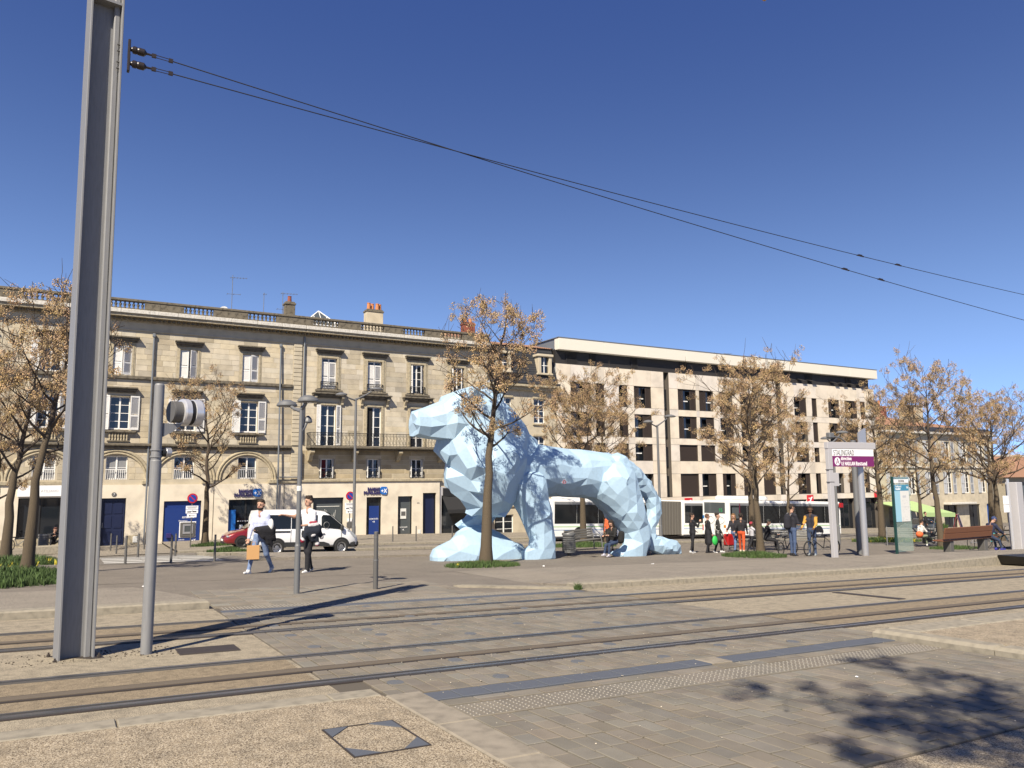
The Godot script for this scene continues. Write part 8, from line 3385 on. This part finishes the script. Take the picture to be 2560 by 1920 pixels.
	hd.add(H.call(-0.018, 1.588, 0.088), H.call(0.018, 1.588, 0.088), 0.008, 0.008, 7)
	var hk: String = s.get("hk", "short")
	hd.add(H.call(0, 1.700, -0.025), H.call(0, 1.67, -0.045), 0.088, 0.082, 1)
	hd.add(H.call(-0.04, 1.735, 0.03), H.call(0.04, 1.735, 0.03), 0.040, 0.040, 1)
	for sd in [-1, 1]:
		hd.add(H.call(sd * 0.075, 1.70, 0.0), H.call(sd * 0.078, 1.66, -0.02), 0.030, 0.022, 1)
	if hk == "long":
		hd.add(H.call(0, 1.65, -0.06), H.call(0, 1.42, -0.10), 0.085, 0.06, 1)
		for sd in [-1, 1]:
			hd.add(H.call(sd * 0.075, 1.69, 0.0), H.call(sd * 0.095, 1.45, 0.02), 0.04, 0.03, 1)
	elif hk == "bun":
		hd.add(H.call(0, 1.75, -0.08), H.call(0, 1.74, -0.11), 0.05, 0.04, 1)
	elif hk == "curly":
		for i in 9:
			var a := TAU * i / 9
			hd.add(H.call(cos(a) * 0.055, 1.755 + 0.012 * (i % 2), -0.005 + sin(a) * 0.06), H.call(cos(a) * 0.06, 1.765, -0.005 + sin(a) * 0.06), 0.032, 0.03, 1)
	elif hk == "cap":
		hd.add(H.call(0, 1.715, 0.06), H.call(0, 1.70, 0.13), 0.05, 0.03, 1)
	elif hk == "hood":
		hd.add(H.call(0, 1.67, -0.03), H.call(0, 1.6, -0.05), 0.112, 0.1, 2)
	if s.get("beard", false):
		hd.add(H.call(-0.02, 1.562, 0.052), H.call(0.02, 1.562, 0.052), 0.043, 0.043, 1)
		for sd in [-1, 1]:
			hd.add(H.call(sd * 0.035, 1.57, 0.03), H.call(sd * 0.066, 1.63, -0.005), 0.036, 0.03, 1)
	hd.mesh(mb, s.get("hcell", 0.0125), 0.018, col)
	# hands
	for q in hands:
		var hf := Field.new()
		var d: Vector3 = q[1]
		var w: Vector3 = q[0] + d * 0.015
		var sidev := d.cross(Vector3(0, 1, 0.3)).normalized()
		var curl := d.cross(sidev).normalized()
		if curl.dot(Vector3(0, 0, 1)) < 0.0:
			curl = -curl
		for u in [-1, 1]:
			hf.add(w + sidev * u * 0.012, w + d * 0.075 + sidev * u * 0.022, 0.019, 0.017, 0)
		var pointing: bool = s.get("pointing", 0.0) == q[2]
		for i in 4:
			var o := (i - 1.5) * 0.0205
			var ln: float = [0.062, 0.075, 0.070, 0.054][i]
			var b0 := w + d * 0.082 + sidev * o
			var cu := 0.25 if pointing and i < 2 else 0.75
			var k1 := b0 + (d + curl * cu * 0.5).normalized() * ln * 0.55
			var k2 := k1 + (d + curl * cu * 1.5).normalized() * ln * 0.5
			hf.add(b0, k1, 0.0098, 0.009, 0)
			hf.add(k1, k2, 0.009, 0.008, 0)
		var tb: Vector3 = w + d * 0.02 + sidev * 0.026 * -q[2]
		var t1: Vector3 = tb + (d * 0.7 - sidev * q[2] * 0.8 + curl * 0.3).normalized() * 0.045
		hf.add(tb, t1, 0.013, 0.011, 0)
		hf.add(t1, t1 + (d + curl * 0.4).normalized() * 0.032, 0.0105, 0.009, 0)
		hf.mesh(mb, 0.0085, 0.008, col)
	part("body", mb, M.person, t)
	return t

func held(called: String, mb: MB, m: Material, label: String, category: String, at: Vector3, turn := 0.0) -> MeshInstance3D:
	return single(called, mb, m, label, category, at, turn)

func people() -> void:
	var jeans := Color(0.085, 0.125, 0.21)
	var dark := Color(0.014, 0.014, 0.017)
	var white := Color(0.62, 0.62, 0.62)
	var brown_hair := Color(0.028, 0.016, 0.010)
	var stand := [[0.05, 0.05, 0.05], [-0.03, 0.05, 0.05]]
	var hang_arms := [[0.1, 0.12, 0.3, 0.05], [0.05, 0.12, 0.25, 0.05]]
	# two men walking
	var pa := gp(4.52, -21.5)
	person("bearded man in pale blue shirt and jeans walking with a paper bag", pa, {"h": 1.94, "yaw": -0.80, "lean": 0.03, "legs": [[-0.30, 0.32, 0.02], [0.42, 0.10, 0.02]], "arms": [[-0.1, 0.22, 1.35, -0.55], [0.10, 0.14, 0.35, 0.02]], "head": [0.1, 0.03], "top": Color(0.50, 0.54, 0.72), "legs_c": Color(0.15, 0.21, 0.35), "shoes": white, "hair": brown_hair, "beard": true, "cell": 0.018, "hcell": 0.0085})
	var bag := MB.new()
	bag.box(-0.16, 0.16, -0.36, 0.0, -0.07, 0.07, 0.006)
	var kb := held("paper_bag", bag, M.kraft, "brown paper carrier bag in the bearded man's hand", "bag", pa + Vector3(-0.24, 0.76, 0.30), -0.2)
	bag = MB.new()
	for z in [-0.04, 0.04]:
		bag.tube([Vector3(-0.06, -0.01, z), Vector3(-0.045, 0.09, z), Vector3(0.045, 0.09, z), Vector3(0.06, -0.01, z)], [0.006], 5)
	part("handle", bag, M.kraft, kb)
	var jk := Field.new()
	jk.add(Vector3(-0.20, 0.02, 0), Vector3(0.2, 0.05, 0), 0.085, 0.10)
	jk.add(Vector3(-0.12, -0.02, 0.02), Vector3(-0.04, -0.16, 0.03), 0.075, 0.06)
	jk.add(Vector3(0.02, -0.03, 0), Vector3(0.10, -0.34, -0.02), 0.085, 0.05)
	jk.add(Vector3(0.12, -0.03, 0), Vector3(0.20, -0.42, -0.04), 0.085, 0.04)
	jk.add(Vector3(0.20, -0.03, 0), Vector3(0.28, -0.26, -0.04), 0.085, 0.045)
	jk.add(Vector3(0.05, -0.2, -0.01), Vector3(0.22, -0.2, -0.03), 0.06, 0.06)
	bag = MB.new()
	jk.mesh(bag, 0.022, 0.05, [dark])
	held("folded_jacket", bag, M.cloth, "black jacket over the bearded man's arm", "jacket", pa + Vector3(0.04, 1.14, 0.26), -0.05)
	bag = MB.new()
	bag.ball(Vector3.ZERO, Vector3(0.07, 0.17, 0.09), 8)
	held("white_cap", bag, M.paper, "pale cap carried over the bearded man's jacket", "cap", pa + Vector3(0.20, 1.28, 0.30), 0.3)
	var pb := gp(5.76, -21.3)
	person("man in white T-shirt and black trousers pointing left, behind the lamp post", pb, {"h": 1.98, "yaw": -1.15, "lean": 0.0, "legs": [[0.16, 0.10, 0.02], [-0.14, 0.12, 0.02]], "arms": [[0.15, 0.15, 1.5, -0.5], [1.25, 0.10, 1.75, 0.12]], "pointing": -1.0, "head": [-0.1, 0.05], "top": Color(0.66, 0.66, 0.68), "legs_c": dark, "shoes": white, "hair": brown_hair, "hk": "curly", "short": true, "loose": 1.25, "cell": 0.018, "hcell": 0.0085})
	jk = Field.new()
	jk.add(Vector3(-0.12, 0.02, 0), Vector3(0.16, 0.04, 0), 0.10, 0.11, 0)
	jk.add(Vector3(-0.10, -0.05, 0.02), Vector3(0.12, -0.05, 0.03), 0.11, 0.12, 0)
	jk.add(Vector3(-0.14, -0.08, 0), Vector3(-0.24, -0.24, 0), 0.085, 0.055, 0)
	jk.add(Vector3(-0.245, -0.25, 0), Vector3(-0.25, -0.265, 0), 0.058, 0.058, 1)
	jk.add(Vector3(-0.255, -0.28, 0), Vector3(-0.26, -0.30, 0), 0.056, 0.054, 2)
	jk.add(Vector3(-0.05, -0.12, 0.02), Vector3(0.02, -0.28, 0.02), 0.11, 0.07, 0)
	jk.add(Vector3(0.08, -0.12, 0.02), Vector3(0.14, -0.36, 0.02), 0.10, 0.06, 0)
	jk.add(Vector3(0.14, -0.37, 0.03), Vector3(0.145, -0.385, 0.03), 0.058, 0.058, 1)
	jk.add(Vector3(0.15, -0.40, 0.03), Vector3(0.15, -0.415, 0.03), 0.055, 0.053, 2)
	jk.add(Vector3(0.18, -0.05, 0), Vector3(0.27, -0.20, 0), 0.08, 0.055, 0)
	jk.add(Vector3(0.275, -0.21, 0), Vector3(0.28, -0.23, 0), 0.055, 0.053, 1)
	jk.add(Vector3(-0.08, 0.12, 0.05), Vector3(0.12, 0.14, 0.05), 0.045, 0.045, 1)
	jk.add(Vector3(-0.06, 0.18, 0.04), Vector3(0.10, 0.20, 0.04), 0.04, 0.035, 2)
	jk.add(Vector3(-0.03, -0.16, 0.12), Vector3(0.03, -0.15, 0.12), 0.028, 0.028, 1)
	bag = MB.new()
	jk.mesh(bag, 0.02, 0.03, [Color(0.014, 0.016, 0.03), Color(0.62, 0.6, 0.6), Color(0.30, 0.02, 0.05)])
	held("team_jacket", bag, M.cloth, "dark jacket with red and white cuffs held by the pointing man", "jacket", pb + Vector3(0.03, 1.16, 0.24), 0.05)
	# man crouching by the shop
	person("person in black sitting low before the dark shop at the left", gp(-0.68, -48.6, 0.12), {"h": 1.7, "yaw": 0.3, "seat": 0.22, "lean": 0.35, "legs": [[1.9, 1.95, 0.25], [1.85, 1.9, 0.25]], "arms": [[0.9, 0.3, 1.6, -0.5], [0.9, 0.3, 2.0, -0.4]], "head": [0.2, 0.3], "top": dark, "legs_c": dark, "shoes": Color(0.3, 0.25, 0.2), "hair": Color(0.08, 0.03, 0.02)})
	# the group walking past
	person("woman in black tracksuit with white shoes, leftmost of the walking group", gp(22.52, -24.1), {"h": 1.57, "yaw": 1.35, "female": true, "legs": [[0.12, 0.12, 0.03], [-0.16, 0.10, 0.03]], "arms": [[0.2, 0.2, 0.9, -0.2], [0.7, 0.1, 2.6, -0.2]], "head": [-0.3, 0.1], "top": dark, "legs_c": dark, "shoes": white, "hk": "bun"})
	person("woman in long black coat carrying a green bag", gp(23.15, -23.85), {"h": 1.54, "yaw": 1.2, "female": true, "coat": 0.45, "legs": [[0.1, 0.1, 0.03], [-0.1, 0.1, 0.03]], "arms": [[0.15, 0.15, 0.3, 0.0], [0.1, 0.15, 0.3, 0.0]], "head": [0.0, 0.0], "top": dark, "legs_c": dark, "shoes": dark, "hair": Color(0.10, 0.05, 0.025)})
	bag = MB.new()
	bag.ball(Vector3(0, -0.15, 0), Vector3(0.14, 0.20, 0.08), 7)
	held("green_bag", bag, M.green_bag, "bright green carrier bag in the coated woman's hand", "bag", gp(23.28, -23.60) + Vector3(0, 0.66, 0))
	var pw := person("woman in black and white patterned coat walking beside the coated woman", gp(23.68, -23.8), {"h": 1.58, "yaw": 0.9, "female": true, "coat": 0.30, "legs": [[0.22, 0.12, 0.03], [-0.16, 0.14, 0.03]], "arms": [[0.15, 0.15, 0.5, 0.0], [0.1, 0.15, 0.5, 0.0]], "head": [-0.5, 0.0], "top": Color(0.03, 0.03, 0.03), "legs_c": dark, "shoes": white, "hk": "bun"})
	var rr := RandomNumberGenerator.new()
	rr.seed = 66
	bag = MB.new()
	for i in 60:
		var a := rr.randf() * TAU
		var y := rr.randf_range(0.62, 1.42)
		bag.ball(Vector3(cos(a) * 0.185, y, sin(a) * 0.15), Vector3(0.022, 0.018, 0.022), 3)
	part("coat_pattern", bag, M.paper, pw)
	person("woman with light brown hair, dark jacket and jeans leaning forward in the group", gp(24.95, -24.1), {"h": 1.6, "yaw": -1.2, "female": true, "lean": 0.12, "legs": [[0.45, 0.2, 0.03], [-0.25, 0.15, 0.03]], "arms": [[0.5, 0.15, 1.0, -0.1], [0.5, 0.15, 1.0, -0.1]], "head": [0.4, 0.1], "top": Color(0.02, 0.022, 0.03), "legs_c": Color(0.10, 0.17, 0.32), "shoes": dark, "hair": Color(0.17, 0.09, 0.035), "hk": "long"})
	bag = MB.new()
	bag.box(-0.2, 0.2, 0.25, 0.75, -0.15, 0.15, 0.05)
	var stl := held("red_stroller", bag, M.lamp_red, "small red buggy between the jeans and the orange trousers", "buggy", gp(24.78, -24.3))
	bag = MB.new()
	for x in [-0.2, 0.2]:
		for z in [-0.18, 0.18]:
			bag.lathe([Vector2(0.05, -0.015), Vector2(0.07, 0), Vector2(0.05, 0.015)], Vector3(x, 0.07, z), 10, Basis(Vector3.RIGHT, PI / 2))
			bag.rod(Vector3(x, 0.07, z), Vector3(x * 0.8, 0.3, z * 0.7), 0.012, 4)
		bag.rod(Vector3(x, 0.3, 0.1), Vector3(x, 0.95, -0.3), 0.012, 4)
	part("frame", bag, M.post_dark, stl)
	person("person in black jacket and bright orange trousers seen from behind", gp(24.78, -23.55), {"h": 1.6, "yaw": 2.2, "legs": [[0.32, 0.12, 0.03], [-0.22, 0.2, 0.03]], "arms": [[-0.3, 0.2, 0.2, 0.0], [0.3, 0.15, 0.6, 0.0]], "top": dark, "legs_c": Color(0.55, 0.085, 0.02), "shoes": Color(0.6, 0.52, 0.42), "hk": "short"})
	person("child in pale grey hoodie and black leggings, arm swinging", gp(25.12, -23.3), {"h": 1.24, "yaw": 1.2, "skin": SK2, "legs": [[0.3, 0.2, 0.03], [-0.35, 0.2, 0.03]], "arms": [[0.3, 0.2, 0.7, 0.0], [0.9, 0.5, 1.1, 0.3]], "top": Color(0.50, 0.50, 0.53), "legs_c": dark, "shoes": dark, "hair": Color(0.30, 0.03, 0.05), "cell": 0.03})
	person("man in black sitting on the park bench with a phone", gp(27.0, -24.2), {"h": 1.68, "yaw": 1.0, "seat": 0.45, "lean": 0.12, "legs": [[1.45, 1.4, 0.08], [1.4, 1.2, 0.08]], "arms": [[0.5, 0.15, 1.4, -0.3], [0.5, 0.15, 1.4, -0.3]], "head": [0.0, 0.4], "top": dark, "legs_c": dark, "shoes": dark, "hair": Color(0.03, 0.035, 0.03)})
	person("man in dark jacket and jeans with a backpack, standing by the bicycles", gp(24.38, -20.55), {"h": 1.90, "yaw": 1.4, "legs": stand, "arms": [[0.3, 0.12, 1.3, -0.2], [0.3, 0.12, 1.4, -0.3]], "head": [0.1, 0.25], "top": Color(0.018, 0.018, 0.024), "legs_c": Color(0.055, 0.09, 0.17), "shoes": dark, "hk": "cap"})
	jk = Field.new()
	jk.add(Vector3(0, -0.18, 0), Vector3(0, 0.16, 0), 0.13, 0.12)
	jk.add(Vector3(-0.06, -0.2, 0.0), Vector3(-0.06, 0.05, 0), 0.12, 0.10)
	bag = MB.new()
	jk.mesh(bag, 0.024, 0.05, [Color(0.016, 0.017, 0.024)])
	for z in [-0.11, 0.11]:
		bag.col = Color(0.2, 0.2, 0.22)
		bag.tube([Vector3(0.02, 0.2, z), Vector3(0.14, 0.30, z), Vector3(0.24, 0.2, z), Vector3(0.25, -0.05, z)], [0.016], 5)
	held("backpack", bag, M.cloth, "black backpack on the standing man's back", "backpack", gp(24.20, -20.60) + Vector3(0, 1.33, 0))
	person("man with mustard yellow sleeves and dark waistcoat holding a bicycle", gp(25.42, -20.5), {"h": 1.84, "yaw": -1.2, "skin": SK2, "legs": stand, "arms": [[0.35, 0.10, 1.0, -0.1], [0.45, 0.15, 0.9, 0.1]], "head": [0.2, 0.2], "top": Color(0.02, 0.022, 0.035), "sleeve": Color(0.50, 0.27, 0.045), "legs_c": Color(0.045, 0.07, 0.13), "shoes": Color(0.25, 0.28, 0.3)})
	# girl on the lion's paw
	var gg := gp(17.72, -23.15)
	person("girl in black jacket and dark jeans sitting on the lion's hind paw with a phone", gg, {"h": 1.62, "yaw": -1.35, "female": true, "seat": 0.50, "lean": 0.20, "legs": [[1.42, 1.30, 0.04], [1.30, 1.05, 0.02]], "crossed": [0.0, 0.06], "arms": [[0.45, 0.15, 1.75, -0.35], [0.45, 0.15, 1.65, -0.30]], "head": [0.1, 0.45], "top": Color(0.012, 0.012, 0.014), "legs_c": Color(0.03, 0.05, 0.10), "shoes": Color(0.48, 0.46, 0.52), "hk": "long", "hair": Color(0.02, 0.012, 0.010), "cell": 0.02})
	bag = MB.new()
	bag.box(-0.035, 0.035, 0.0, 0.14, -0.005, 0.005, 0.003)
	held("phone", bag, M.phone, "pale phone held up by the girl on the lion's paw", "phone", gg + Vector3(-0.42, 0.98, 0.02), 0.8)
	jk = Field.new()
	jk.add(Vector3(0, 0, 0), Vector3(0.05, 0.22, 0), 0.14, 0.12)
	bag = MB.new()
	jk.mesh(bag, 0.026, 0.03, [Color(0.014, 0.013, 0.012)])
	held("handbag", bag, M.cloth, "black bag on the paw behind the sitting girl", "bag", gg + Vector3(0.26, 0.62, 0.05))
	person("person with red brown hair and orange top standing behind the sitting girl", gp(21.1, -27.9), {"h": 1.64, "yaw": 2.9, "female": true, "legs": stand, "arms": hang_arms, "top": Color(0.62, 0.13, 0.045), "legs_c": dark, "shoes": dark, "hair": Color(0.16, 0.035, 0.02), "hk": "long"})
	# right side
	person("woman in white blouse with sage trousers sitting on a bench, reading", gp(37.05, -23.4), {"h": 1.62, "yaw": 1.25, "female": true, "seat": 0.46, "lean": 0.25, "legs": [[1.45, 1.15, 0.05], [1.65, 0.75, 0.03]], "crossed": [0.0, 0.25], "arms": [[0.6, 0.15, 1.5, -0.2], [0.6, 0.15, 1.4, -0.2]], "head": [0.1, 0.35], "top": Color(0.62, 0.61, 0.58), "legs_c": Color(0.20, 0.23, 0.16), "shoes": white})
	bag = MB.new()
	bag.ball(Vector3.ZERO, Vector3(0.2, 0.16, 0.16), 7)
	held("orange_bag", bag, M.orange, "orange brown bag beside the woman in the white blouse", "bag", gp(36.75, -23.2) + Vector3(0, 0.62, 0))
	person("man in navy padded jacket bent forward at the end of the brown bench", gp(35.0, -18.95, 0.03), {"h": 1.80, "yaw": 1.25, "seat": 0.56, "lean": 0.42, "legs": [[1.25, 1.1, 0.08], [1.15, 0.85, 0.08]], "arms": [[0.7, 0.12, 1.0, -0.25], [0.7, 0.12, 1.0, -0.25]], "head": [0.0, 0.6], "top": Color(0.022, 0.026, 0.055), "legs_c": Color(0.03, 0.045, 0.09), "shoes": Color(0.03, 0.03, 0.30), "hair": Color(0.03, 0.05, 0.13), "puff": 1.3, "hk": "cap"})
	person("person in black standing beside the round blue sign", gp(58.6, -36.4, 0.12), {"h": 1.75, "yaw": 0.4, "legs": stand, "arms": [[0.3, 0.15, 1.2, -0.2], [0.1, 0.15, 0.3, 0.0]], "top": dark, "legs_c": dark, "shoes": dark, "cell": 0.035, "hcell": 0.018})
